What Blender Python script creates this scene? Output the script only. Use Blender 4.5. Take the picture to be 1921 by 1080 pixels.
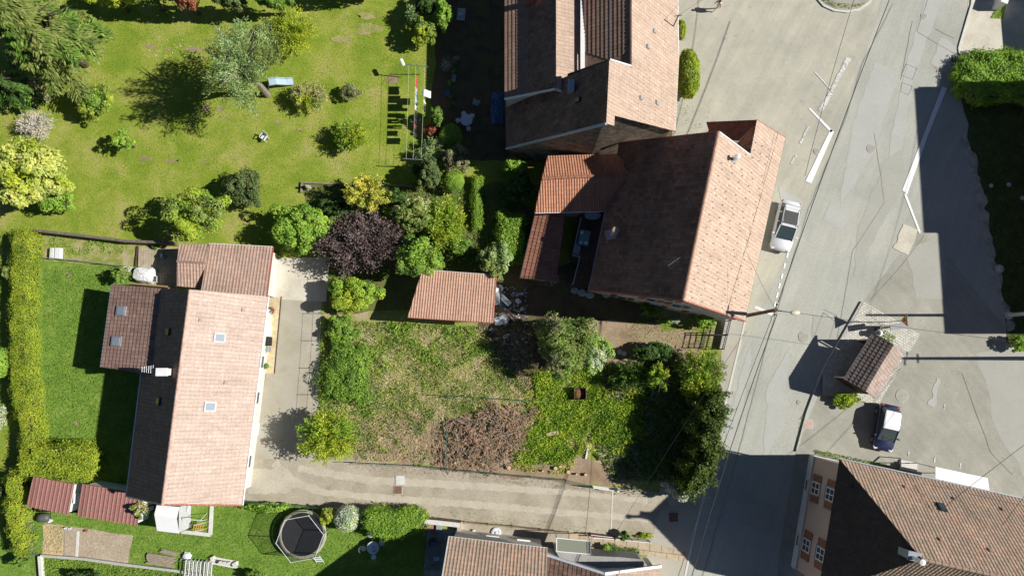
import bpy, bmesh, math, random
import numpy as np
from mathutils import Vector, Matrix
from math import radians as R, sin, cos, pi

for o in list(bpy.data.objects): bpy.data.objects.remove(o)
SC = bpy.context.scene
COL = SC.collection

# ---------------------------------------------------------------- camera
FPX, TILT, ZC = 1281.0, R(6.15), 60.0
cam_d = bpy.data.cameras.new('camera'); cam = bpy.data.objects.new('camera', cam_d); COL.objects.link(cam)
cam.location = (0, 0, ZC); cam.rotation_euler = (TILT, 0, 0)
cam_d.sensor_width = 36; cam_d.lens = 36 * FPX / 1921.0
cam_d.clip_start = 0.5; cam_d.clip_end = 2000
SC.camera = cam
# ---------------------------------------------------------------- world, sun, exposure
SUN_EL, SUN_ROT = R(38), R(90)          # the sun stands in the east (+x)
w = bpy.data.worlds.new('World'); SC.world = w; w.use_nodes = True
nt = w.node_tree; bg = nt.nodes['Background']
sky = nt.nodes.new('ShaderNodeTexSky'); sky.sky_type = 'NISHITA'; sky.sun_disc = False
sky.sun_elevation = SUN_EL; sky.sun_rotation = SUN_ROT
nt.links.new(sky.outputs[0], bg.inputs[0]); bg.inputs[1].default_value = 0.05; sky.air_density = 0.6; sky.dust_density = 0.1; sky.ozone_density = 4.0
sl = bpy.data.lights.new('sun', 'SUN'); sl.energy = 5.0; sl.angle = R(0.53); sl.color = (1.0, 0.965, 0.90)
so = bpy.data.objects.new('sun', sl); COL.objects.link(so)
so.rotation_euler = (0, R(90) - SUN_EL, 0)
SC.view_settings.view_transform = 'Standard'; SC.view_settings.look = 'None'
SC.view_settings.exposure = 0.3; SC.view_settings.gamma = 1
try:
    SC.cycles.max_bounces = 5; SC.cycles.diffuse_bounces = 2; SC.cycles.transparent_max_bounces = 8
except Exception: pass

# ---------------------------------------------------------------- helpers
def P(px, py, h=0.0):
    """the point at height h (metres) that stands at this place of the survey picture"""
    x = (px - 960.5) / FPX; y = (540.0 - py) / FPX
    yy = y * cos(TILT) + sin(TILT); zz = y * sin(TILT) - cos(TILT)
    t = (ZC - h) / (-zz)
    return Vector((x * t, yy * t, h))
def plane(a, b, c):
    n = (b - a).cross(c - a).normalized()
    if n.z < 0: n = -n
    return (a, n)
def PP(px, py, pl):
    o = Vector((0, 0, ZC)); d = P(px, py, 0) - o
    t = (pl[0] - o).dot(pl[1]) / d.dot(pl[1])
    return o + d * t
def zon(pl, x, y):
    a, n = pl
    return a.z - ((x - a.x) * n.x + (y - a.y) * n.y) / n.z

def wpos(o):
    v = Vector((0, 0, 0))
    while o is not None: v = v + o.location; o = o.parent
    return v
def thing(name, label, cat, loc=(0, 0, 0), rz=0.0, group=None):
    o = bpy.data.objects.new(name, None); COL.objects.link(o)
    o.location = loc; o.rotation_euler = (0, 0, rz); o.empty_display_size = 0.3
    o['label'] = label; o['category'] = cat
    if group: o['group'] = group
    return o
def tag(o, label=None, cat=None, group=None, kind=None):
    if label: o['label'] = label
    if cat: o['category'] = cat
    if group: o['group'] = group
    if kind: o['kind'] = kind
    return o
def link(name, me, mat, parent=None):
    o = bpy.data.objects.new(name, me); COL.objects.link(o)
    for m in (mat if isinstance(mat, (list, tuple)) else [mat]): me.materials.append(m)
    if parent: o.parent = parent
    return o
def copy_tree(o, parent=None):
    c = o.copy(); COL.objects.link(c); c.parent = parent
    for ch in [x for x in bpy.data.objects if x.parent == o]: copy_tree(ch, c)
    return c

class MB:
    def __init__(s): s.v = []; s.f = []; s.m = []; s.uv = []; s.cur = 0; s.hasuv = False
    def add(s, vs, fs, uvs=None):
        b = len(s.v); s.v += [tuple(v) for v in vs]
        for i, f in enumerate(fs):
            s.f.append([b + k for k in f]); s.m.append(s.cur)
            if uvs: s.uv.append(uvs[i]); s.hasuv = True
            else: s.uv.append([(0, 0)] * len(f))
        return s
    def box(s, c, size, rz=0.0, M=None):
        sx, sy, sz = [q / 2 for q in size]
        pts = [Vector((x, y, z)) for z in (-sz, sz) for x, y in ((-sx, -sy), (sx, -sy), (sx, sy), (-sx, sy))]
        rot = M if M is not None else Matrix.Rotation(rz, 3, 'Z')
        c = Vector(c)
        return s.add([c + rot @ p for p in pts], [(0, 3, 2, 1), (4, 5, 6, 7), (0, 1, 5, 4), (1, 2, 6, 5), (2, 3, 7, 6), (3, 0, 4, 7)])
    def bar(s, a, b, w, h=None):
        """square bar between two points"""
        a = Vector(a); b = Vector(b); h = h or w; d = (b - a)
        if d.length < 1e-6: return s
        d.normalize(); up = Vector((0, 0, 1)) if abs(d.z) < .95 else Vector((0, 1, 0))
        x = d.cross(up).normalized(); y = x.cross(d).normalized()
        pts = [q + x * i * w / 2 + y * j * h / 2 for q in (a, b) for i, j in ((-1, -1), (1, -1), (1, 1), (-1, 1))]
        return s.add(pts, [(0, 3, 2, 1), (4, 5, 6, 7), (0, 1, 5, 4), (1, 2, 6, 5), (2, 3, 7, 6), (3, 0, 4, 7)])
    def tube(s, pts, r, n=8, cap=True):
        pts = [Vector(p) for p in pts]; rs = r if isinstance(r, (list, tuple)) else [r] * len(pts)
        vs = []; fs = []
        for i, p in enumerate(pts):
            d = (pts[min(i + 1, len(pts) - 1)] - pts[max(i - 1, 0)]).normalized()
            up = Vector((0, 0, 1)) if abs(d.z) < .95 else Vector((0, 1, 0))
            x = d.cross(up).normalized(); y = x.cross(d).normalized()
            for k in range(n):
                a = 2 * pi * k / n; vs.append(p + (x * cos(a) + y * sin(a)) * rs[i])
        for i in range(len(pts) - 1):
            for k in range(n):
                k2 = (k + 1) % n; fs.append((i * n + k, i * n + k2, (i + 1) * n + k2, (i + 1) * n + k))
        if cap: fs += [tuple(range(n))[::-1], tuple((len(pts) - 1) * n + k for k in range(n))]
        return s.add(vs, fs)
    def lathe(s, c, prof, n=20, axis=None):
        c = Vector(c); vs = []; fs = []
        for r, z in prof:
            for k in range(n):
                a = 2 * pi * k / n; vs.append(Vector((r * cos(a), r * sin(a), z)))
        if axis is not None: vs = [axis @ v for v in vs]
        vs = [c + v for v in vs]
        for i in range(len(prof) - 1):
            for k in range(n):
                k2 = (k + 1) % n; fs.append((i * n + k, i * n + k2, (i + 1) * n + k2, (i + 1) * n + k))
        fs += [tuple(range(n))[::-1], tuple((len(prof) - 1) * n + k for k in range(n))]
        return s.add(vs, fs)
    def prism(s, top, dz):
        """polygon (3D points) with thickness dz downwards"""
        n = len(top); top = [Vector(p) for p in top]
        # orient ccw
        A = sum(top[i].x * top[(i + 1) % n].y - top[(i + 1) % n].x * top[i].y for i in range(n))
        if A < 0: top = top[::-1]
        bot = [p - Vector((0, 0, dz)) for p in top]
        return s.add(top + bot, [tuple(range(n)), tuple(range(2 * n - 1, n - 1, -1))] + [(i, i + n, (i + 1) % n + n, (i + 1) % n) for i in range(n)])
    def walls(s, pts, z0=0.0):
        """closed wall ring: pts carry their own top z"""
        n = len(pts); top = [Vector(p) for p in pts]; bot = [Vector((p.x, p.y, z0)) for p in top]
        A = sum(top[i].x * top[(i + 1) % n].y - top[(i + 1) % n].x * top[i].y for i in range(n))
        if A < 0: top = top[::-1]; bot = bot[::-1]
        fs = [(i, i + n, (i + 1) % n + n, (i + 1) % n) for i in range(n)]
        return s.add(top + bot, fs + [tuple(range(2 * n - 1, n - 1, -1))])
    def build(s, name, mat, parent=None, local=False, smooth=False, bevel=0.0):
        off = Vector((0, 0, 0)) if (local or parent is None) else wpos(parent)
        me = bpy.data.meshes.new(name)
        me.from_pydata([(v[0] - off.x, v[1] - off.y, v[2] - off.z) for v in s.v], [], s.f)
        me.polygons.foreach_set('material_index', s.m)
        if s.hasuv:
            ul = me.uv_layers.new(name='UVMap')
            ul.data.foreach_set('uv', np.array([c for u in s.uv for q in u for c in q], dtype=np.float32))
        if smooth: me.polygons.foreach_set('use_smooth', [True] * len(me.polygons))
        me.update()
        o = link(name, me, mat, parent)
        if bevel:
            b = o.modifiers.new('bevel', 'BEVEL'); b.width = bevel; b.segments = 2; b.limit_method = 'ANGLE'
        return o

# ---------------------------------------------------------------- materials
MATS = {}
def nodes(name):
    m = bpy.data.materials.new(name); m.use_nodes = True
    return m, m.node_tree, m.node_tree.nodes['Principled BSDF']
def N(nt, t, **k):
    n = nt.nodes.new(t)
    for a, b in k.items(): setattr(n, a, b)
    return n
def ramp(nt, fac, stops):
    r = N(nt, 'ShaderNodeValToRGB'); e = r.color_ramp.elements
    while len(e) > 1: e.remove(e[-1])
    e[0].position = stops[0][0]; e[0].color = (*stops[0][1], 1)
    for p, c in stops[1:]:
        q = e.new(p); q.color = (*c, 1)
    nt.links.new(fac, r.inputs[0]); return r.outputs[0]
def noise(nt, vec, scale, detail=4, rough=.6, dist=0):
    n = N(nt, 'ShaderNodeTexNoise'); n.inputs['Scale'].default_value = scale; n.inputs['Detail'].default_value = detail
    n.inputs['Roughness'].default_value = rough; n.inputs['Distortion'].default_value = dist
    if vec is not None: nt.links.new(vec, n.inputs['Vector'])
    return n.outputs['Fac']
def mix(nt, a, b, fac, mode='MIX'):
    m = N(nt, 'ShaderNodeMix', data_type='RGBA', blend_type=mode)
    for s_, v in ((0, fac), (6, a), (7, b)):
        if isinstance(v, (int, float)): m.inputs[s_].default_value = v
        elif isinstance(v, tuple): m.inputs[s_].default_value = (*v, 1)
        else: nt.links.new(v, m.inputs[s_])
    return m.outputs[2]
def bump(nt, b, h, strength=.5, dist=.05):
    n = N(nt, 'ShaderNodeBump'); n.inputs['Strength'].default_value = strength; n.inputs['Distance'].default_value = dist
    nt.links.new(h, n.inputs['Height']); nt.links.new(n.outputs[0], b.inputs['Normal'])
def geo_pos(nt): return N(nt, 'ShaderNodeNewGeometry').outputs['Position']

def plain(name, col, rough=.6, metal=0.0, var=.12, scale=3.0):
    """painted/solid material with slight wear"""
    if name in MATS: return MATS[name]
    m, nt, b = nodes(name)
    tc = N(nt, 'ShaderNodeTexCoord').outputs['Object']
    n = noise(nt, tc, scale, 6)
    c = ramp(nt, n, [(.3, tuple(x * (1 - var) for x in col)), (.7, tuple(min(1, x * (1 + var)) for x in col))])
    nt.links.new(c, b.inputs['Base Color']); b.inputs['Roughness'].default_value = rough; b.inputs['Metallic'].default_value = metal
    MATS[name] = m; return m
def ground_mat(name, big, fine, bigs=.35, fines=5.0, bmp=.3, rough=.95, extra=None, streak=None):
    """big: ramp stops for the broad patches; fine: multiplier range"""
    m, nt, b = nodes(name); p = geo_pos(nt)
    n1 = noise(nt, p, bigs, 8, .62, .4)
    c = ramp(nt, n1, big)
    n2 = noise(nt, p, fines, 6, .75)
    f = ramp(nt, n2, [(.3, (fine[0],) * 3), (.7, (fine[1],) * 3)])
    c = mix(nt, c, f, 1.0, 'MULTIPLY')
    if extra:                                   # (scale, threshold, colour)
        for sc_, lo, hi, col in extra:
            n3 = noise(nt, p, sc_, 3, .6)
            k = N(nt, 'ShaderNodeMapRange'); k.inputs[1].default_value = lo; k.inputs[2].default_value = hi
            nt.links.new(n3, k.inputs[0]); c = mix(nt, c, col, k.outputs[0])
    if streak is not None:
        mp = N(nt, 'ShaderNodeMapping'); mp.vector_type = 'TEXTURE'; mp.inputs['Rotation'].default_value = (0, 0, streak); mp.inputs['Scale'].default_value = (9, .7, 1); nt.links.new(p, mp.inputs[0])
        c = mix(nt, c, ramp(nt, noise(nt, mp.outputs[0], 1.0, 5, .65), [(.3, (.91, .91, .90)), (.7, (1.06, 1.06, 1.055))]), 1.0, 'MULTIPLY')
        n5 = noise(nt, p, 1.1, 2, .5); k5 = N(nt, 'ShaderNodeMapRange'); k5.inputs[1].default_value = .68; k5.inputs[2].default_value = .8; k5.inputs[4].default_value = .5; nt.links.new(n5, k5.inputs[0]); c = mix(nt, c, (.27, .265, .24), k5.outputs[0])
        n6 = noise(nt, p, 28, 2, .6); c = mix(nt, c, ramp(nt, n6, [(.35, (.86,) * 3), (.65, (1.1,) * 3)]), 1.0, 'MULTIPLY')
    nt.links.new(c, b.inputs['Base Color']); b.inputs['Roughness'].default_value = rough
    b.inputs['Specular IOR Level'].default_value = .15
    bump(nt, b, n2, bmp, .04)
    return m
def tile_mat(name, cols, tw, th, stain=(.05, .045, .04), amt=.5, patch=.35, rough=.75):
    m, nt, b = nodes(name)
    uv = N(nt, 'ShaderNodeUVMap').outputs[0]
    d = N(nt, 'ShaderNodeVectorMath', operation='DIVIDE'); d.inputs[1].default_value = (tw, th, 1); nt.links.new(uv, d.inputs[0])
    fl = N(nt, 'ShaderNodeVectorMath', operation='FLOOR'); nt.links.new(d.outputs[0], fl.inputs[0])
    wn = N(nt, 'ShaderNodeTexWhiteNoise', noise_dimensions='2D'); nt.links.new(fl.outputs[0], wn.inputs['Vector'])
    st = [(i / max(1, len(cols) - 1), c) for i, c in enumerate(cols)]
    c = ramp(nt, wn.outputs['Value'], st)
    p = geo_pos(nt)
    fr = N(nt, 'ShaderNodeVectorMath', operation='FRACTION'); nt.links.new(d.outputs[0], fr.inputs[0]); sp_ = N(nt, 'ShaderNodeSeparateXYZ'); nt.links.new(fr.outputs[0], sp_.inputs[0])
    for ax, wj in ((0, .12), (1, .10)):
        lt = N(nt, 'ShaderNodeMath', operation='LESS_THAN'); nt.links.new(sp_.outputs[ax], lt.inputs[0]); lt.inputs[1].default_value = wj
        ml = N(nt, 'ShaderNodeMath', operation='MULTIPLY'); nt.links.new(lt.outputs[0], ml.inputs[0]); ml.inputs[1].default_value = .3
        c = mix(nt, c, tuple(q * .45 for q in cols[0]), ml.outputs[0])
    n1 = noise(nt, p, .45, 6, .7); k = N(nt, 'ShaderNodeMapRange'); k.inputs[1].default_value = .42; k.inputs[2].default_value = .75; k.inputs[4].default_value = amt
    nt.links.new(n1, k.inputs[0]); c = mix(nt, c, stain, k.outputs[0])
    mp = N(nt, 'ShaderNodeMapping'); mp.inputs['Scale'].default_value = (2.2, .22, 1); nt.links.new(uv, mp.inputs[0])
    c = mix(nt, c, ramp(nt, noise(nt, mp.outputs[0], 1.0, 5, .7), [(.3, (.86, .85, .84)), (.6, (1.09, 1.09, 1.09))]), 1.0, 'MULTIPLY')
    n2 = noise(nt, p, 9, 4, .7); f = ramp(nt, n2, [(.3, (.72,) * 3), (.7, (1.18,) * 3)]); c = mix(nt, c, f, 1.0, 'MULTIPLY')
    n3 = noise(nt, p, 3.1, 2, .5); k3 = N(nt, 'ShaderNodeMapRange'); k3.inputs[1].default_value = .66; k3.inputs[2].default_value = .74; k3.inputs[4].default_value = patch
    nt.links.new(n3, k3.inputs[0]); c = mix(nt, c, (.32, .33, .28), k3.outputs[0])
    nt.links.new(c, b.inputs['Base Color']); b.inputs['Roughness'].default_value = rough; b.inputs['Specular IOR Level'].default_value = .3
    bump(nt, b, n2, .25, .01)
    return m
def leaf_mat(name, cols, trans=.35, rough=.55):
    if name in MATS: return MATS[name]
    m, nt, b = nodes(name)
    rnd = N(nt, 'ShaderNodeNewGeometry').outputs['Random Per Island']
    cols = [tuple(min(.8, x * 1.95) for x in q) for q in cols]
    st = [(i / max(1, len(cols) - 1), c) for i, c in enumerate(cols)]
    c = ramp(nt, rnd, st)
    p = geo_pos(nt); n1 = noise(nt, p, .9, 3, .6); f = ramp(nt, n1, [(.3, (.55, .66, .6)), (.5, (.95, .95, .95)), (.7, (1.3, 1.18, 1.15))])
    c = mix(nt, c, f, 1.0, 'MULTIPLY')
    nt.links.new(c, b.inputs['Base Color']); b.inputs['Roughness'].default_value = rough; b.inputs['Specular IOR Level'].default_value = .3
    t = N(nt, 'ShaderNodeBsdfTranslucent'); nt.links.new(c, t.inputs[0])
    ms = N(nt, 'ShaderNodeMixShader'); ms.inputs[0].default_value = trans
    out = nt.nodes['Material Output']
    nt.links.new(b.outputs[0], ms.inputs[1]); nt.links.new(t.outputs[0], ms.inputs[2]); nt.links.new(ms.outputs[0], out.inputs[0])
    MATS[name] = m; return m
def glass_mat(name, col, rough=.08):
    m, nt, b = nodes(name); b.inputs['Base Color'].default_value = (*col, 1); b.inputs['Roughness'].default_value = rough
    b.inputs['Specular IOR Level'].default_value = .8
    return m
def net_mat(name, col, alpha):
    m, nt, b = nodes(name); b.inputs['Base Color'].default_value = (*col, 1); b.inputs['Alpha'].default_value = alpha; b.inputs['Roughness'].default_value = .7
    return m

WHITE = plain('white_paint', (.78, .78, .76), .5, var=.05)
OFFW = plain('off_white_render', (.62, .6, .55), .9, var=.12, scale=1.2)
GREYM = plain('galvanised_metal', (.42, .44, .46), .35, .7)
DARKM = plain('dark_metal', (.04, .04, .042), .5, .3)
GREENM = plain('green_wire', (.06, .13, .09), .6)
BLACK = plain('black_rubber', (.012, .012, .012), .7)
WOOD = plain('weathered_wood', (.33, .27, .2), .9, var=.3, scale=6)
DWOOD = plain('dark_wood', (.08, .045, .03), .85, var=.3, scale=5)
CONC = plain('concrete', (.45, .44, .40), .95, var=.15, scale=4)
LCONC = plain('light_concrete', (.62, .61, .56), .95, var=.12, scale=4)
PLASTW = plain('white_plastic', (.72, .74, .76), .4, var=.04)
BARK = plain('bark', (.09, .065, .045), .95, var=.35, scale=8)
TWIG = plain('grey_twig', (.26, .22, .17), .95, var=.3, scale=8)
ZINC = plain('zinc_gutter', (.5, .52, .55), .4, .6, var=.1)
REDTRIM = plain('red_brown_trim', (.32, .09, .06), .6, var=.15)
BRICKM = plain('chimney_brick', (.3, .12, .07), .9, var=.25, scale=6)
GLASS = glass_mat('window_glass', (.05, .07, .09))
SKYGL = glass_mat('skylight_glass', (.27, .32, .36), .3)  # pane colour carries the pale blue of reflected sky

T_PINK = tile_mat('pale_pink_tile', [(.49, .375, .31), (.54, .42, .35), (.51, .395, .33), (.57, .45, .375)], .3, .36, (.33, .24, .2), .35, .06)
T_BROWN = tile_mat('aged_shade_brown_tile', [(.16, .09, .07), (.25, .15, .115), (.20, .13, .105), (.30, .17, .13)], .3, .36, (.05, .042, .035), .75, .3)  # darker copy of the sunlit tile, slope shade put into its colour
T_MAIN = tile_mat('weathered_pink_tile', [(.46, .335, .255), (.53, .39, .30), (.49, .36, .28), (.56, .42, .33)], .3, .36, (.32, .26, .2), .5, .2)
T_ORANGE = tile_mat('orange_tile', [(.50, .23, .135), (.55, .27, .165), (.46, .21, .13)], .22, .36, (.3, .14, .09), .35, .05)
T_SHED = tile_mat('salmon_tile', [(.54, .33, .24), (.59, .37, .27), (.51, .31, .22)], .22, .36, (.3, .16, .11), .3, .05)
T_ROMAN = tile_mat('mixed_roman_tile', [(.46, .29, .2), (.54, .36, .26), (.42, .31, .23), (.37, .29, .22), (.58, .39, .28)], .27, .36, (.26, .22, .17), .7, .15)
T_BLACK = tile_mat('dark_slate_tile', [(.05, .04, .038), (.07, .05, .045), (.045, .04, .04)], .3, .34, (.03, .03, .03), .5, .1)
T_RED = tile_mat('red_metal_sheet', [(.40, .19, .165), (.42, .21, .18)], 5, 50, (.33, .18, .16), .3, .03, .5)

# ---------------------------------------------------------------- roofs
PROF = {'flat': (.30, .36, [(0, 0), (.05, .016), (.13, .016), (.18, 0)], .03),
        'ribbed': (.30, .36, [(0, 0), (.06, .03), (.22, .03), (.3, 0)], .042),
        'roman': (.27, .36, [(0, 0), (.15, .03), (.32, .04), (.5, .03), (.64, .004)], .026),
        'roman_s': (.22, .36, [(0, 0), (.15, .035), (.32, .048), (.5, .035), (.64, .004)], .022),
        'metal': (.34, 60., [(0, 0), (.08, .05), (.26, .05), (.34, 0)], .0)}
def slope(mb, poly, e0, e1, kind='flat', slab=.14, origin=None):
    """one tiled roof slope over a convex 3D polygon; e0->e1 gives the eave direction"""
    tw, th, prof, step = PROF[kind]
    poly = [Vector(p) for p in poly]
    n = Vector((0, 0, 0))
    for i in range(1, len(poly) - 1): n += (poly[i] - poly[0]).cross(poly[i + 1] - poly[0])
    n.normalize()
    if n.z < 0: n = -n; poly = poly[::-1]
    u = (e1 - e0); u = (u - n * u.dot(n)).normalized(); v = n.cross(u)
    if v.z < 0: u = -u; v = -v
    o = origin or e0
    us = [(p - o).dot(u) for p in poly]; vs_ = [(p - o).dot(v) for p in poly]
    i0, i1 = math.floor(min(us) / tw) - 1, math.ceil(max(us) / tw) + 1
    j0, j1 = math.floor(min(vs_) / th) - 1, math.ceil(max(vs_) / th) + 1
    vmin, vmax = min(vs_) - .5, max(vs_) + .5
    bm = bmesh.new()
    ul = [((i + f) * tw, h) for i in range(i0, i1 + 1) for f, h in prof]
    rnd = random.Random(int(abs(o.x * 31 + o.y * 17)))
    for j in range(j0, j1 + 1):
        va, vb = max(j * th, vmin), min((j + 1) * th, vmax)
        if vb <= va: continue
        jit = rnd.uniform(-.004, .004)
        r0 = [bm.verts.new(o + u * a + v * va + n * (h + step + jit)) for a, h in ul]
        r1 = [bm.verts.new(o + u * a + v * vb + n * h) for a, h in ul]
        rb = [bm.verts.new(o + u * a + v * va + n * (h * .98)) for a, h in ul] if step else None
        for k in range(len(ul) - 1):
            bm.faces.new((r0[k], r0[k + 1], r1[k + 1], r1[k]))
            if rb: bm.faces.new((rb[k], rb[k + 1], r0[k + 1], r0[k]))
    for i in range(len(poly)):
        a, b = poly[i], poly[(i + 1) % len(poly)]
        d = b - a
        if d.length < 1e-4: continue
        bmesh.ops.bisect_plane(bm, geom=bm.verts[:] + bm.edges[:] + bm.faces[:], dist=1e-5, plane_co=a, plane_no=d.cross(n), clear_outer=True)
    bm.verts.index_update()
    V = [p.co.copy() for p in bm.verts]; F = [[q.index for q in f.verts] for f in bm.faces]
    UV = [[((V[k] - o).dot(u), (V[k] - o).dot(v) + (.02 if False else 0)) for k in f] for f in F]
    # faces get the uv of their centre's tile so that rows keep one colour per tile
    bm.free()
    mb.add(V, F, UV)
    dn = -n * .012
    top = [p + dn for p in poly]; bot = [p - n * slab for p in poly]; L = len(poly)
    mb.add(top + bot, [tuple(range(L)), tuple(range(2 * L - 1, L - 1, -1))] + [(i, i + L, (i + 1) % L + L, (i + 1) % L) for i in range(L)],
           [[((p - o).dot(u), (p - o).dot(v)) for p in top]] + [[((p - o).dot(u), (p - o).dot(v)) for p in bot]] + [[(0, 0)] * 4] * L)
    return plane(poly[0], poly[1], poly[2])
def ridge_caps(a, b, r=.11, step=.4):
    mb = MB(); d = b - a; L = d.length; d.normalize(); n = int(L / step)
    for i in range(n):
        p = a + d * (i * L / n); q = a + d * ((i + 1) * L / n + .03)
        mb.tube([p, q], [r * 1.12, r * .92], 8)
    return mb
def inset(pts, d):
    c = sum((Vector((p.x, p.y, 0)) for p in pts), Vector()) / len(pts); out = []
    for p in pts:
        q = Vector((p.x, p.y, 0)) - c; L = q.length
        out.append(Vector((*(c + q * (1 - d * 1.3 / max(L, .1))).xy, p.z)))
    return out
def lower(pts, dz): return [Vector((p.x, p.y, p.z - dz)) for p in pts]

# ---------------------------------------------------------------- foliage
def nrm(a): return a / (np.linalg.norm(a, axis=1, keepdims=True) + 1e-9)
def leaf_arrays(C, T, Nn, L, W, droop=0.0):
    T = nrm(T); S = nrm(np.cross(Nn, T)); L = np.asarray(L).reshape(-1, 1) * np.ones((len(C), 1)); W = np.asarray(W).reshape(-1, 1) * np.ones((len(C), 1))
    a = C - T * L / 2; c = C + T * L / 2; c[:, 2] -= (droop * L)[:, 0]
    b = C - S * W / 2 + T * L * .05; d = C + S * W / 2 + T * L * .05
    return np.stack([a, b, c, d], 1).reshape(-1, 3)
def quad_mesh(name, V, extra=None):
    n = len(V) // 4
    me = bpy.data.meshes.new(name)
    ev, ef = extra if extra else ([], [])
    nv = len(V) + len(ev)
    me.vertices.add(nv)
    allv = np.concatenate([V, np.array(ev, dtype=float).reshape(-1, 3)]) if len(ev) else V
    me.vertices.foreach_set('co', allv.astype(np.float32).ravel())
    nl = 4 * n + sum(len(f) for f in ef)
    me.loops.add(nl); me.polygons.add(n + len(ef))
    li = list(range(4 * n)) + [len(V) + k for f in ef for k in f]
    me.loops.foreach_set('vertex_index', np.array(li, dtype=np.int32))
    st = list(range(0, 4 * n, 4)); q = 4 * n
    for f in ef: st.append(q); q += len(f)
    me.polygons.foreach_set('loop_start', np.array(st, dtype=np.int32))
    me.polygons.foreach_set('material_index', np.array([0] * n + [1] * len(ef), dtype=np.int32))
    me.update(calc_edges=True); me.validate()
    return me
def rdir(rg, n, zmin=-1.0):
    z = rg.uniform(zmin, 1, n); a = rg.uniform(0, 2 * pi, n); r = np.sqrt(np.maximum(0, 1 - z * z))
    return np.stack([r * np.cos(a), r * np.sin(a), z], 1)

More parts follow.
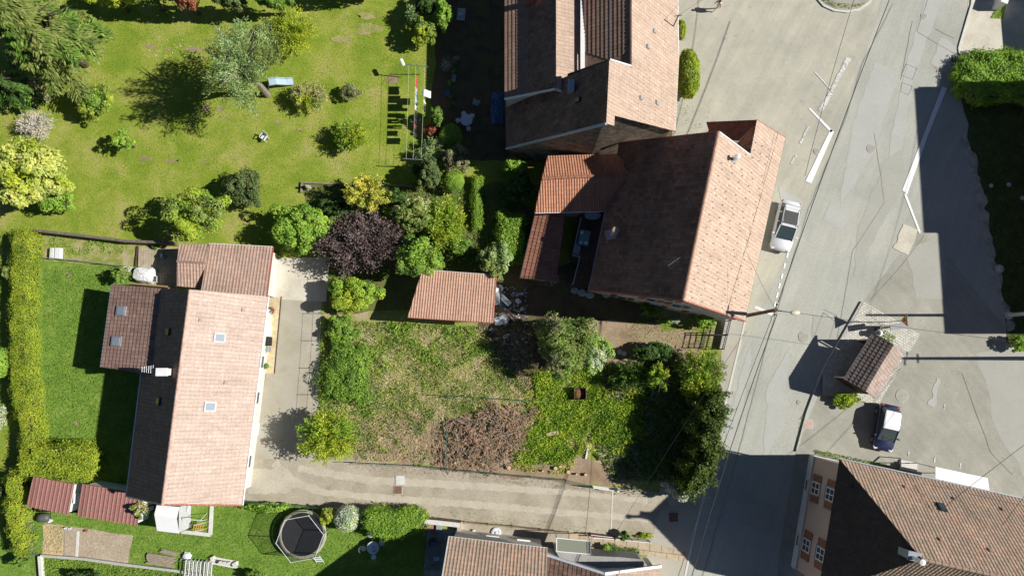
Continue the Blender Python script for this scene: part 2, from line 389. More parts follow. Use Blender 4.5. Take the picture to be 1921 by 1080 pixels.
def tree(name, label, cat, mat, px, py, rx, ry, top, base=.4, n=5000, leaf=.2, style='clump', group=None, seed=1,
         aspect=.6, clumps=None, trunk=True, limbs=None, gap=.35, limbmat=None, mats=None, lean=None):
    """px,py,rx,ry: the crown as the survey picture shows it; top/base: crown heights in metres"""
    rg = np.random.default_rng(seed); hc = base + (top - base) * .5
    c = P(px, py, hc); ex = (P(px + rx, py, hc) - c).length; ey = (P(px, py + ry, hc) - c).length; ez = (top - base) / 2
    root = thing(name, label, cat, (c.x, c.y, 0), group=group)
    E = np.array([ex, ey, ez]); cc = np.array([0, 0, hc])
    if style == 'clump':
        K = clumps or int(34 + 10 * max(ex, ey)); D = rdir(rg, K, -.35); rad = rg.uniform(.42, 1.0, K) ** .6
        rad *= 1 + .16 * np.sin(3 * np.arctan2(D[:, 1], D[:, 0]) + seed) + .1 * np.sin(5 * np.arctan2(D[:, 1], D[:, 0]) + 2.1 * seed)
        CC = D * rad[:, None] * .82; cr = rg.uniform(.10, .24, K)
        idx = rg.integers(0, K, n); d = rdir(rg, n, -.5); t = rg.uniform(.45, 1, n)[:, None] ** .5
        pts = (CC[idx] + d * t * cr[idx][:, None]) * E
        m = rg.random(n) < .16; pts[m] = (rdir(rg, int(m.sum())) * rg.uniform(.2, .8, (int(m.sum()), 1))) * E
        out = nrm(d + D[idx] * .5)
        Nn = nrm(out + rg.normal(0, .55, (n, 3)) + np.array([0, 0, .5])); T = np.cross(Nn, rg.normal(0, 1, (n, 3)))
        V = leaf_arrays(pts + cc, T, Nn, leaf * rg.uniform(.7, 1.3, n), leaf * aspect * rg.uniform(.8, 1.2, n), .15)
    elif style == 'ball':
        d = rdir(rg, n, -.6); lump = 1 + .05 * np.sin(d[:, 0] * 7 + seed) * np.cos(d[:, 1] * 6) + rg.normal(0, .02 + gap * .06, n)
        pts = d * lump[:, None] * E
        Nn = nrm(d + rg.normal(0, .6, (n, 3)) + np.array([0, 0, .3])); T = np.cross(Nn, rg.normal(0, 1, (n, 3)))
        V = leaf_arrays(pts + cc, T, Nn, leaf * rg.uniform(.7, 1.3, n), leaf * aspect * rg.uniform(.8, 1.2, n), .1)
    elif style == 'shoot':
        K = clumps or 90; D = rdir(rg, K, -.15); Ls = rg.uniform(.65, 1.12, K)
        idx = rg.integers(0, K, n); t = rg.uniform(.28, 1.0, n) ** .75
        o0 = np.array([0, 0, -ez * .7])
        tip = D * Ls[:, None] * E
        bend = np.array([0, 0, -.35 * ez])
        pos = o0 + (tip[idx] - o0) * t[:, None] + bend * (t[:, None] ** 3) * .5
        dirn = nrm(tip[idx] - o0 + 1e-6); wob = rg.normal(0, 1, (n, 3)) * (.05 + .07 * (1 - t))[:, None] * max(ex, ey)
        pts = pos + wob
        side = nrm(np.cross(dirn, rg.normal(0, 1, (n, 3)))); T = dirn * .8 + side * .75 * rg.choice([-1, 1], n)[:, None]
        Nn = nrm(np.cross(T, rg.normal(0, 1, (n, 3))) + np.array([0, 0, .9]))
        V = leaf_arrays(pts + cc, T, Nn, leaf * rg.uniform(.7, 1.4, n), leaf * aspect, .1)
    elif style == 'spruce':
        K = clumps or 60; V_ = []; an = rg.uniform(0, 2 * pi, K); lev = np.sort(rg.uniform(0, 1, K))
        idx = rg.integers(0, K, n); t = rg.uniform(.15, 1, n) ** .6
        reach = (1 - lev * .92) * rg.uniform(.8, 1.1, K); zb = -ez + 2 * ez * lev
        dx = np.cos(an)[idx]; dy = np.sin(an)[idx]; sp = rg.normal(0, .11, n) * (1.1 - .5 * t) * (reach[idx] + .25)
        x = (dx * t * reach[idx] - dy * sp) * ex; y = (dy * t * reach[idx] + dx * sp) * ey
        z = zb[idx] - .28 * t ** 1.5 * reach[idx] * ez * .6 + rg.normal(0, .1, n)
        pts = np.stack([x, y, z], 1)
        T = np.stack([dx - dy * np.sign(sp) * .8, dy + dx * np.sign(sp) * .8, rg.normal(-.1, .25, n)], 1)
        Nn = nrm(np.stack([rg.normal(0, .35, n), rg.normal(0, .35, n), np.ones(n)], 1))
        V = leaf_arrays(pts + cc, T, Nn, leaf * rg.uniform(.8, 1.5, n), leaf * aspect, .15)
    m2 = mats or mat
    if isinstance(m2, (list, tuple)):
        k = len(m2); n4 = len(V) // 4; ph = V.reshape(-1, 4, 3).mean(1)
        sel = (np.sin(ph[:, 0] * 1.7 + seed) + np.cos(ph[:, 1] * 1.9 + seed) + rg.normal(0, .9, n4)) * .9
        mi = np.clip(((sel + 2) / 4 * k).astype(int), 0, k - 1)
    me = quad_mesh('foliage', V); o = link('foliage', me, m2, root)
    if isinstance(m2, (list, tuple)): me.polygons.foreach_set('material_index', mi.astype(np.int32))
    if trunk:
        r0 = max(.05, min(.3, .05 * max(ex, ey) + .02 * top)); mb = MB()
        mb.tube([(0, 0, 0), (.05, .03, hc * .5), (0, 0, hc)], [r0, r0 * .8, r0 * .5], 8)
        mb.build('trunk', limbmat or BARK, root, local=True)
        nl = limbs if limbs is not None else 7
        if nl:
            lb = MB()
            for i in range(nl):
                a = 2 * pi * i / nl + rg.uniform(-.3, .3); L = rg.uniform(.6, .9); z0 = hc * rg.uniform(.45, .95); el = rg.uniform(-.1, .6)
                lb.tube([(0, 0, z0), (cos(a) * ex * L * .5, sin(a) * ey * L * .5, hc + ez * el * .4), (cos(a) * ex * L, sin(a) * ey * L, hc + ez * el)], [r0 * .45, r0 * .28, .015], 5)
            lb.build('limbs', limbmat or BARK, root, local=True)
    return root

def inpoly(X, Y, poly):
    r = np.zeros(len(X), bool); n = len(poly)
    for i in range(n):
        x1, y1 = poly[i]; x2, y2 = poly[(i + 1) % n]
        if y1 == y2: continue
        c = ((y1 > Y) != (y2 > Y)) & (X < (x2 - x1) * (Y - y1) / (y2 - y1) + x1); r ^= c
    return r
def sample(poly, n, rg):
    A = np.array(poly); lo = A.min(0); hi = A.max(0); out = np.zeros((0, 2))
    while len(out) < n:
        q = rg.uniform(lo, hi, (n * 2, 2)); q = q[inpoly(q[:, 0], q[:, 1], poly)]; out = np.concatenate([out, q])
    return out[:n]
def area(poly): return abs(sum(poly[i][0] * poly[(i + 1) % len(poly)][1] - poly[(i + 1) % len(poly)][0] * poly[i][1] for i in range(len(poly)))) / 2
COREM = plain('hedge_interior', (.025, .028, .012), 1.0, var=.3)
def hedge(name, label, cat, mat, ppx, h, n=6000, leaf=.14, seed=1, group=None, rough=.2, aspect=.45, spray=.5, low=.1):
    """clipped hedge: picture outline ppx of its top, height h"""
    rg = np.random.default_rng(seed)
    W = [P(x, y, h * .8) for x, y in ppx]; c = sum(W, Vector()) / len(W); poly = [(p.x - c.x, p.y - c.y) for p in W]
    root = thing(name, label, cat, (c.x, c.y, 0), group=group)
    m = len(poly); per = [math.dist(poly[i], poly[(i + 1) % m]) for i in range(m)]; sp = sum(per)
    A = area(poly); nt_ = int(n * A / (A + sp * h * .6)); ns = n - nt_
    q = sample(poly, nt_, rg)
    # distance to the edge rounds the shoulders
    dmin = np.full(nt_, 9.)
    for i in range(m):
        a = np.array(poly[i]); b = np.array(poly[(i + 1) % m]); ab = b - a; t = np.clip(((q - a) @ ab) / (ab @ ab + 1e-9), 0, 1)
        dmin = np.minimum(dmin, np.linalg.norm(q - (a + t[:, None] * ab), axis=1))
    z = h - .35 * np.exp(-dmin / .22) + rough * (np.sin(q[:, 0] * 2.3 + seed) * np.cos(q[:, 1] * 2.7) + rg.normal(0, .5, nt_))
    pt = np.column_stack([q, z]); Nt = nrm(np.column_stack([rg.normal(0, .5, (nt_, 2)), np.ones(nt_)])); Tt = np.column_stack([rg.normal(0, 1, (nt_, 2)), rg.uniform(0, spray * 2, nt_)])
    e = rg.choice(m, ns, p=np.array(per) / sp); t = rg.random(ns)
    Pa = np.array(poly); a = Pa[e]; b = Pa[(e + 1) % m]; d = nrm(b - a)
    orient = sum(poly[i][0] * poly[(i + 1) % m][1] - poly[(i + 1) % m][0] * poly[i][1] for i in range(m))
    nn = np.column_stack([d[:, 1], -d[:, 0]]) * (1 if orient > 0 else -1)
    xy = a + (b - a) * t[:, None] + nn * (rg.normal(0, .07 + rough * .5, ns) + rough * np.sin(t * 9 + e))[:, None]
    ps = np.column_stack([xy, rg.uniform(low, h - .1, ns)]); Ns = nrm(np.column_stack([nn + rg.normal(0, .5, (ns, 2)), rg.uniform(0, 1, ns)])); Ts = np.cross(Ns, rg.normal(0, 1, (ns, 3)))
    pts = np.concatenate([pt, ps]); Nn = np.concatenate([Nt, Ns]); T = np.concatenate([Tt, Ts])
    V = leaf_arrays(pts, T, Nn, leaf * rg.uniform(.7, 1.5, n), leaf * aspect, .0)
    cx = sum(p[0] for p in poly) / m; cy = sum(p[1] for p in poly) / m
    k = 1 - min(.35, .12 / math.sqrt(A / 3.14))
    # solid twiggy inside, a little smaller than the leafy skin
    ins = []
    for i in range(m):
        p0 = np.array(poly[i - 1]); p1 = np.array(poly[i]); p2 = np.array(poly[(i + 1) % m])
        d1 = (p1 - p0) / (np.linalg.norm(p1 - p0) + 1e-9); d2 = (p2 - p1) / (np.linalg.norm(p2 - p1) + 1e-9)
        s_ = 1 if orient > 0 else -1; nn_ = np.array([-(d1[1] + d2[1]), d1[0] + d2[0]]) * s_; nn_ /= (np.linalg.norm(nn_) + 1e-9)
        ins.append(p1 + nn_ * .14)
    ev = [(p[0], p[1], h - .22) for p in ins] + [(p[0], p[1], .0) for p in ins]
    ef = [list(range(m)) if orient > 0 else list(range(m))[::-1]] + [[i, (i + 1) % m, (i + 1) % m + m, i + m] for i in range(m)]
    me = quad_mesh('foliage', V, (ev, ef)); link('foliage', me, [mat, COREM], root)
    return root

def px_poly(ppx, h=0): return [tuple(P(x, y, h).xy) for x, y in ppx]
def blades(name, label, mat, ppx, per_m2, size, rise, seed=1, z=.02, aspect=.25, holes=(), dens=None, up=.7, cap=90000, flat=None):
    """grass or weeds over an outline: one object of kind stuff"""
    rg = np.random.default_rng(seed); poly = px_poly(ppx); n = min(cap, int(area(poly) * per_m2)); q = sample(poly, n, rg)
    for hpx in holes: q = q[~inpoly(q[:, 0], q[:, 1], px_poly(hpx))]
    if dens:
        s, thr = dens; v = np.sin(q[:, 0] * s + 1.3 * seed) * np.cos(q[:, 1] * s * 1.13 + seed) + .6 * np.sin(q[:, 0] * s * 2.3 + 2) * np.sin(q[:, 1] * s * 2.7 + seed) + rg.normal(0, .35, len(q))
        q = q[v > thr]
    n = len(q); T = np.column_stack([rg.normal(0, 1, (n, 2)), np.full(n, up) * rg.uniform(.3, 1.6, n)]); T = nrm(T)
    L = size * rg.uniform(.6, 1.4, n); c = np.column_stack([q, np.full(n, z) + T[:, 2] * L * .5 + (rg.random(n) ** 1.5) * rise])
    Nn = nrm(np.cross(T, rg.normal(0, 1, (n, 3))) + np.array([0, 0, .5]))
    V = leaf_arrays(c, T, Nn, L, L * aspect)
    o = link(name, quad_mesh(name, V), mat); tag(o, label, kind='stuff'); return o

# ---------------------------------------------------------------- ground sheets
def sheet(name, ppx, z, mat, jit=0.0, seed=0, kind='structure', label=None, sub=1.0, parent=None):
    rg = random.Random(seed); pts = [P(x, y, 0) for x, y in ppx]
    if jit:
        out = []
        for i, a in enumerate(pts):
            b = pts[(i + 1) % len(pts)]; k = max(1, int((b - a).length / sub)); d = (b - a).normalized(); nn = Vector((-d.y, d.x, 0))
            for j in range(k): out.append(a + (b - a) * (j / k) + nn * rg.uniform(-jit, jit))
        pts = out
    A = sum(pts[i].x * pts[(i + 1) % len(pts)].y - pts[(i + 1) % len(pts)].x * pts[i].y for i in range(len(pts)))
    if A < 0: pts = pts[::-1]
    bm = bmesh.new(); vs = [bm.verts.new((p.x, p.y, z)) for p in pts]; f = bm.faces.new(vs)
    bmesh.ops.triangulate(bm, faces=[f]); me = bpy.data.meshes.new(name); bm.to_mesh(me); bm.free()
    o = link(name, me, mat, parent)
    if kind: tag(o, label, kind=kind)
    return o

G_LAWN = ground_mat('lawn_turf', [(.30, (.16, .245, .022)), (.45, (.22, .29, .032)), (.55, (.29, .33, .055)), (.68, (.37, .35, .11))], (.55, 1.35), .35, 7, .9, extra=[(1.1, .56, .72, (.20, .27, .04)), (2.6, .62, .74, (.36, .33, .14)), (4.5, .66, .74, (.45, .36, .22))])
G_RICH = ground_mat('rich_turf', [(.3, (.12, .22, .03)), (.5, (.165, .275, .04)), (.7, (.24, .33, .065))], (.5, 1.35), .8, 6, .9)
G_WILD = ground_mat('rough_ground', [(.32, (.17, .24, .035)), (.44, (.25, .29, .06)), (.53, (.36, .34, .14)), (.62, (.46, .38, .25)), (.78, (.36, .28, .17))], (.6, 1.25), .8, 9, .8)
G_DIRT = ground_mat('bare_earth', [(.3, (.24, .17, .11)), (.55, (.36, .27, .18)), (.75, (.42, .33, .23))], (.7, 1.2), .7, 10, .7)
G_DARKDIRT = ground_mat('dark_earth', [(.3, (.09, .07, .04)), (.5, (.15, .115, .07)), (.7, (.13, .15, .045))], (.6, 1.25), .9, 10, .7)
G_ASPH = ground_mat('old_asphalt', [(.3, (.39, .395, .35)), (.5, (.44, .445, .395)), (.7, (.49, .485, .42))], (.84, 1.1), .22, 14, .35, streak=R(68))
G_FORE = ground_mat('dusty_forecourt', [(.28, (.40, .39, .325)), (.5, (.48, .46, .38)), (.72, (.55, .52, .42))], (.85, 1.1), .3, 12, .35, extra=[(1.3, .6, .75, (.38, .37, .33))], streak=R(60))
G_PARK = ground_mat('parking_asphalt', [(.3, (.33, .325, .275)), (.5, (.38, .37, .315)), (.72, (.45, .435, .37))], (.78, 1.14), .35, 16, .5, extra=[(2.1, .66, .75, (.28, .28, .24))], streak=R(-50))
G_PAVE = ground_mat('pavement_asphalt', [(.3, (.40, .37, .30)), (.5, (.45, .42, .35)), (.7, (.40, .41, .37))], (.85, 1.1), .5, 12, .3)
G_GRAVEL = ground_mat('drive_gravel', [(.3, (.34, .29, .21)), (.5, (.44, .39, .30)), (.7, (.52, .47, .37))], (.62, 1.22), .45, 13, .8)
G_TRACK = ground_mat('worn_track', [(.3, (.46, .41, .32)), (.6, (.55, .50, .40))], (.75, 1.15), .8, 12, .6)
G_DRIVE = ground_mat('paved_drive', [(.3, (.36, .32, .23)), (.5, (.42, .39, .31)), (.7, (.46, .43, .35))], (.82, 1.12), .35, 14, .4)
G_CONC = ground_mat('concrete_slab', [(.3, (.50, .46, .37)), (.5, (.60, .56, .46)), (.7, (.68, .64, .53))], (.85, 1.08), .6, 7, .3)
G_SAND = ground_mat('raked_soil', [(.3, (.42, .34, .24)), (.6, (.52, .43, .32))], (.55, 1.2), .8, 7, 1.0)
G_STRAW = ground_mat('straw_litter', [(.3, (.5, .38, .2)), (.6, (.66, .54, .32))], (.5, 1.25), 1.0, 8, 1.0)
G_PATCHL = ground_mat('light_road_patch', [(.3, (.43, .435, .40)), (.7, (.475, .475, .44))], (.85, 1.1), .6, 12, .3)
G_PATCHD = ground_mat('dark_road_patch', [(.3, (.385, .385, .34)), (.7, (.425, .42, .37))], (.85, 1.1), .6, 12, .3)
G_CRACK = ground_mat('tar_crack', [(.3, (.29, .29, .265)), (.7, (.36, .355, .32))], (.8, 1.1), 2, 12, .3)
G_STONEY = ground_mat('chalky_verge', [(.3, (.3, .28, .22)), (.6, (.55, .53, .46))], (.5, 1.3), 1.2, 11, 1.0)
G_PAINT = ground_mat('road_paint', [(.3, (.84, .84, .83)), (.7, (.88, .88, .87))], (.93, 1.05), 1, 9, .1)
G_WORN = ground_mat('worn_road_paint', [(.3, (.6, .6, .56)), (.5, (.72, .72, .68))], (.8, 1.05), 1, 9, .1, extra=[(5.0, .5, .58, (.42, .41, .36))])
G_PALEGRASS = ground_mat('pale_worn_grass', [(.35, (.27, .29, .08)), (.5, (.36, .33, .13)), (.65, (.42, .36, .19))], (.6, 1.25), 1.0, 8, .8)
def brick_mat(name, c1, c2, mortar, scale, ang, rw=.5, rh=.25, msize=.03):
    m, nt, b = nodes(name); p = geo_pos(nt); mp = N(nt, 'ShaderNodeMapping'); mp.inputs['Rotation'].default_value = (0, 0, ang); nt.links.new(p, mp.inputs[0])
    br = N(nt, 'ShaderNodeTexBrick'); nt.links.new(mp.outputs[0], br.inputs['Vector']); br.inputs['Scale'].default_value = scale
    br.inputs['Color1'].default_value = (*c1, 1); br.inputs['Color2'].default_value = (*c2, 1); br.inputs['Mortar'].default_value = (*mortar, 1)
    br.inputs['Mortar Size'].default_value = msize; br.inputs['Brick Width'].default_value = rw; br.inputs['Row Height'].default_value = rh
    n2 = noise(nt, p, 2.2, 5, .7); f = ramp(nt, n2, [(.3, (.75,) * 3), (.7, (1.15,) * 3)]); c = mix(nt, br.outputs[0], f, 1.0, 'MULTIPLY')
    nt.links.new(c, b.inputs['Base Color']); b.inputs['Roughness'].default_value = .9
    iv = N(nt, 'ShaderNodeMath', operation='SUBTRACT'); iv.inputs[0].default_value = 1; nt.links.new(br.outputs['Fac'], iv.inputs[1]); bump(nt, b, iv.outputs[0], .6, .03)
    return m
G_COBBLE = brick_mat('cobblestones', (.66, .64, .56), (.54, .52, .45), (.36, .34, .28), 1, R(31), .26, .22, .02)
G_FLAG = brick_mat('flagstones', (.52, .41, .28), (.46, .37, .26), (.25, .2, .15), 1, R(7), 1.0, .9, .03)
G_YELLOW = brick_mat('yellow_stone_paving', (.66, .46, .22), (.72, .58, .34), (.62, .55, .4), 1, R(-3), .45, .35, .04)
G_SLABS = brick_mat('grey_terrace_slabs', (.34, .36, .38), (.30, .32, .34), (.2, .2, .2), 1, R(5), .6, .6, .02)
G_DECK = brick_mat('deck_boards', (.47, .40, .28), (.42, .36, .25), (.18, .15, .1), 1, R(86), 4.0, .14, .012)

# the ground: one sheet to the horizon
mb = MB(); mb.add([(-700, -700, 0), (700, -700, 0), (700, 700, 0), (-700, 700, 0)], [(0, 1, 2, 3)])
tag(mb.build('ground', G_LAWN), kind='structure')
sheet('lawn', [(70, 440), (330, 470), (350, 700), (330, 960), (60, 960), (70, 700)], .008, G_RICH, .1)
sheet('garden_lawn', [(60, 930), (460, 935), (830, 965), (790, 1250), (-60, 1250), (-60, 1040)], .008, G_RICH, .1)
sheet('garden_ground', [(560, 345), (950, 345), (1010, 400), (1000, 640), (610, 600), (605, 480)], .006, ground_mat('garden_soil_grass', [(.3, (.10, .12, .03)), (.5, (.17, .17, .06)), (.7, (.15, .19, .045))], (.55, 1.3), 1.0, 9, .8), .25, 1)
sheet('wild_ground', [(604, 590), (1130, 560), (1372, 590), (1350, 700), (1330, 908), (1160, 915), (600, 868)], .010, G_WILD, .12, 2)
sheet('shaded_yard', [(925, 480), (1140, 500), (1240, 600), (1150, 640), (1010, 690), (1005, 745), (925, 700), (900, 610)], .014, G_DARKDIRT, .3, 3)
sheet('bare_soil', [(1105, 595), (1235, 605), (1240, 690), (1135, 690), (1120, 640)], .018, G_DIRT, .25, 4)
sheet('bare_soil', [(1200, 630), (1300, 620), (1315, 660), (1285, 700), (1200, 690)], .020, G_DIRT, .3, 5)
sheet('bare_soil', [(670, 860), (660, 790), (770, 770), (860, 800), (1000, 850), (1180, 870), (1180, 915), (900, 885)], .018, G_DIRT, .35, 6)
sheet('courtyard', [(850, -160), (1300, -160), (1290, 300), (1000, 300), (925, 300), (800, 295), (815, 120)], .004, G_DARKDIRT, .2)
# asphalt to the east
sheet('hardstanding', [(1262, -200), (2300, -200), (2300, 1400), (1225, 1400), (1225, 1012), (1238, 915), (1335, 912), (1356, 640), (1372, 600), (1262, 260)], .008, G_FORE, 0)
sheet('forecourt', [(1262, -160), (1665, -160), (1640, 60), (1560, 300), (1440, 600), (1360, 640), (1290, 290), (1262, 260)], .012, G_FORE, .05)
sheet('road', [(1700, -160), (1835, -160), (1798, 95), (1830, 290), (1880, 560), (1921, 700), (2100, 900), (2100, 1250), (1200, 1250), (1288, 1080), (1370, 700), (1440, 560), (1550, 300), (1640, 50)], .016, G_ASPH, .05)
sheet('parking_area', [(1730, 420), (1905, 640), (1990, 760), (2100, 930), (2100, 1250), (1430, 1250), (1492, 850), (1545, 720), (1620, 566)], .020, G_PARK, .08)
sheet('side_road', [(1830, 660), (1905, 640), (2100, 900), (2100, 960), (1921, 890), (1865, 800)], .024, G_PATCHD, .3, 7)
sheet('pavement', [(1356, 600), (1398, 600), (1384, 660), (1330, 880), (1288, 1060), (1250, 1250), (1150, 1250), (1238, 958), (1296, 930), (1326, 860), (1343, 800), (1352, 690)], .022, G_PAVE, .03)
sheet('gravel_drive', [(468, 855), (665, 862), (900, 882), (1155, 915), (1250, 925), (1275, 1000), (1262, 1080), (1240, 1130), (1238, 1018), (1110, 1002), (1066, 999), (1010, 993), (862, 978), (800, 973), (640, 953), (455, 939)], .014, G_GRAVEL, .08, 8)
sheet('paved_drive', [(512, 556), (604, 562), (600, 690), (594, 860), (470, 860), (500, 700)], .018, G_DRIVE, .04)
sheet('concrete_apron', [(500, 484), (618, 482), (612, 566), (500, 560)], .022, G_CONC, .03)
for pts, sd in (([(560, 872), (700, 893), (900, 905), (1100, 920), (1215, 935), (1215, 945), (1100, 932), (900, 918), (700, 908), (560, 885)], 1), ([(520, 862), (548, 892), (600, 915), (700, 926), (900, 940), (1100, 958), (1215, 966), (1215, 979), (1100, 970), (900, 953), (700, 939), (590, 926), (535, 902), (508, 870)], 2), ([(470, 880), (540, 878), (560, 905), (540, 925), (465, 925)], 5)):
    sheet('worn_track', pts, .018 + sd * .001, G_TRACK, .08, sd, sub=.25)
sheet('stone_terrace', [(499, 556), (527, 558), (514, 700), (487, 700)], .030, G_YELLOW, 0)
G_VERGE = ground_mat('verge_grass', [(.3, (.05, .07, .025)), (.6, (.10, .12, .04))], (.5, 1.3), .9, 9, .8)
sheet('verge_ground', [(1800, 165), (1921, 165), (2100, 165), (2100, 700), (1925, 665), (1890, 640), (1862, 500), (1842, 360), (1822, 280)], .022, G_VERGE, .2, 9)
sheet('chalky_verge', [(1808, 250), (1828, 290), (1848, 380), (1870, 500), (1903, 620), (1890, 622), (1868, 545), (1845, 450), (1826, 350), (1803, 270)], .027, G_STONEY, .25, 10, sub=.5)
sheet('side_yard', [(1800, 100), (1815, 30), (1822, -150), (2100, -150), (2100, 108), (1850, 100)], .024, G_CONC, .05)
sheet('vegetable_bed', [(84, 980), (250, 1003), (240, 1058), (80, 1040)], .030, G_SAND, .06, 3)
sheet('straw_bed', [(80, 982), (118, 984), (118, 1040), (80, 1038)], .036, G_STRAW, .12, 3)
sheet('terrace', [(802, 990), (870, 992), (850, 1010), (838, 1007), (815, 1250), (780, 1250)], .026, G_SLABS, 0)
sheet('gravel_strip', [(862, 978), (1068, 998), (1060, 1030), (860, 1002)], .024, G_GRAVEL, .03, 4)
sheet('flagstone_path', [(1068, 1000), (1130, 1000), (1240, 1022), (1290, 1035), (1280, 1052), (1225, 1042), (1068, 1022)], .028, G_FLAG, .02)
sheet('concrete_yard', [(1060, 1015), (1110, 1030), (1200, 1050), (1215, 1075), (1100, 1080), (1020, 1040)], .030, G_CONC, .02)
sheet('cobbled_island', [(1619, 566), (1724, 627), (1645, 760), (1600, 748), (1541, 740), (1541, 700)], .16, G_COBBLE, 0)
sheet('garden_path', [(80, 436), (255, 452), (250, 500), (75, 490)], .026, G_WILD, .08, 5)
# road patches, cracks and seams
for i, (pts, m) in enumerate([
    ([(1640, 118), (1688, 135), (1640, 280), (1575, 388), (1600, 230)], G_PATCHL), ([(1735, 0), (1768, 0), (1712, 150), (1690, 300), (1650, 390), (1672, 260), (1700, 120)], G_PATCHL),
    ([(1556, 382), (1598, 400), (1578, 432), (1545, 410)], G_PATCHL), ([(1660, 300), (1690, 280), (1700, 330), (1655, 420), (1600, 520), (1610, 430)], G_PATCHD),
    ([(1440, 720), (1480, 650), (1470, 800), (1430, 870)], G_PATCHL), ([(1390, 700), (1412, 640), (1395, 760), (1360, 880), (1345, 880)], G_PATCHL),
    ([(1700, 470), (1780, 430), (1770, 560), (1720, 560)], G_PATCHD), ([(1402, 940), (1452, 948), (1444, 1000), (1410, 990), (1382, 975)], G_PATCHD),
    ([(1765, 70), (1800, 90), (1780, 140), (1745, 120)], G_PATCHL), ([(1460, 350), (1510, 380), (1500, 400), (1470, 395)], G_PATCHL),
    ([(1525, 590), (1568, 604), (1560, 640), (1522, 632)], G_PATCHD)]):
    sheet('road_patch', pts, .024 + i * .0006, m, .12, i, sub=.6)
def crack(ppx, wd, z=.034, mat=None, name='road_seam'):
    mb = MB(); pts = [P(x, y, z) for x, y in ppx]; rg = random.Random(int(ppx[0][0])); out = []
    for a, b in zip(pts, pts[1:]):
        k = max(1, int((b - a).length / .7))
        for j in range(k): out.append(a + (b - a) * (j / k) + Vector((rg.uniform(-.03, .03), rg.uniform(-.03, .03), 0)))
    out.append(pts[-1])
    for a, b in zip(out, out[1:]):
        d = (b - a).normalized(); n = Vector((-d.y, d.x, 0)) * wd / 2
        mb.add([a - n, b - n, b + n, a + n], [(0, 1, 2, 3)])
    return tag(mb.build(name, mat or G_CRACK), kind='structure')
for i, (c, wd) in enumerate([([(1676, 7), (1617, 122), (1587, 222), (1517, 392), (1440, 640), (1385, 850), (1318, 1080)], .1),
    ([(1712, 40), (1690, 150)], .05), ([(1700, 120), (1720, 128), (1712, 150), (1692, 142), (1700, 120)], .05), ([(1692, 155), (1712, 162), (1704, 178), (1690, 172), (1692, 155)], .05),
    ([(1546, 580), (1570, 592), (1556, 636)], .06), ([(1568, 604), (1545, 586), (1527, 632)], .05), ([(1640, 250), (1660, 380), (1600, 470), (1570, 640)], .04),
    ([(1655, 740), (1690, 690)], .05), ([(1630, 566), (1690, 500), (1735, 440)], .05), ([(1560, 782), (1600, 790), (1640, 800)], .03), ([(1402, 940), (1452, 948), (1444, 1000), (1410, 985), (1382, 975)], .04),
    ([(1755, 55), (1790, 72)], .05), ([(1740, 0), (1720, 60), (1790, 100)], .04), ([(1805, 700), (1860, 850), (1900, 890)], .05)]):
    crack(c, wd * .8, .036 + i * .0005)
# paint
PZ = .046
def paint(ppx, mat=G_PAINT, z=PZ, jit=.0): return sheet('road_marking', ppx, z, mat, jit, 1, sub=.3)
paint([(1557.8, 242.6), (1564, 247.4), (1521.9, 344), (1510.7, 340)]); paint([(1516.3, 204), (1519.5, 203), (1562, 246), (1558, 249)])
paint([(1587.4, 107.4), (1596.7, 111), (1566, 166), (1556, 170)], G_WORN, jit=.03); paint([(1556, 172), (1564.5, 173), (1541.9, 211), (1533.7, 208)], G_WORN, jit=.04); paint([(1527, 136), (1529, 135), (1563, 171), (1560, 173)], G_WORN)
paint([(1515, 237), (1518.5, 238), (1503, 270), (1499, 268)], G_WORN, jit=.05); paint([(1492, 290), (1496, 290), (1486, 308), (1482, 307)], G_WORN, jit=.05)
paint([(1767, 163), (1776, 166), (1740, 255), (1701.5, 365), (1692, 357)]); paint([(1695, 364), (1699.5, 363), (1727, 436), (1724, 438)])
for x, y in ((1477, 479), (1471.6, 498.5), (1466.7, 518), (1462, 536), (1457.8, 553.5), (1453.7, 570.7)): paint([(x - .4, y - 5), (x + 2.6, y - 4.5), (x + .4, y + 5), (x - 2.6, y + 4.5)])
paint([(1414, 577), (1418, 574), (1450, 587), (1447, 592)]); paint([(1446, 597), (1448, 592), (1452, 583), (1449, 600)], G_WORN)
for x, y in ((1704, 851), (1753, 862), (1801, 873), (1771, 763)): paint([(x - .5, y - 5), (x + 2, y - 5), (x + .5, y + 5), (x - 2, y + 5)], G_WORN)
sheet('concrete_patch', [(1676, 466), (1694, 420), (1722, 431), (1703, 480)], .050, G_CONC, .08, 2, sub=.3)
sheet('sand_patch', [(1742, 758), (1757, 708), (1764, 712), (1752, 762)], .040, G_PATCHL, .15, 2, sub=.3)
# manhole covers and drains
def cover(px, py, r, label, square=False, mat=None, rz=0):
    c = P(px, py, 0); t = thing('manhole_cover', label, 'manhole cover', (c.x, c.y, 0)); mb = MB()
    if square:
        mb.box((0, 0, .045), (r * 2, r * 2, .03), rz); mb.build('frame', CONC, t, local=True); m2 = MB(); m2.box((0, 0, .066), (r * 1.7, r * 1.7, .012), rz)
        for i in range(5): m2.box((0, (i - 2) * r * .3, .074), (r * 1.5, .02, .006), 0)
        m2.build('lid', mat or plain('rusty_lid', (.2, .1, .06), .8), t, local=True)
    else:
        mb.lathe((0, 0, 0), [(r, .03), (r, .052), (r * .85, .054), (r * .85, .05)], 24); mb.build('frame', CONC, t, local=True)
        m2 = MB(); m2.lathe((0, 0, 0), [(r * .84, .03), (r * .84, .056)], 24)
        for i in range(-2, 3): m2.box((0, i * r * .28, .058), (r * 1.2, .03, .008))
        m2.build('lid', mat or plain('worn_iron', (.36, .34, .29), .85), t, local=True)
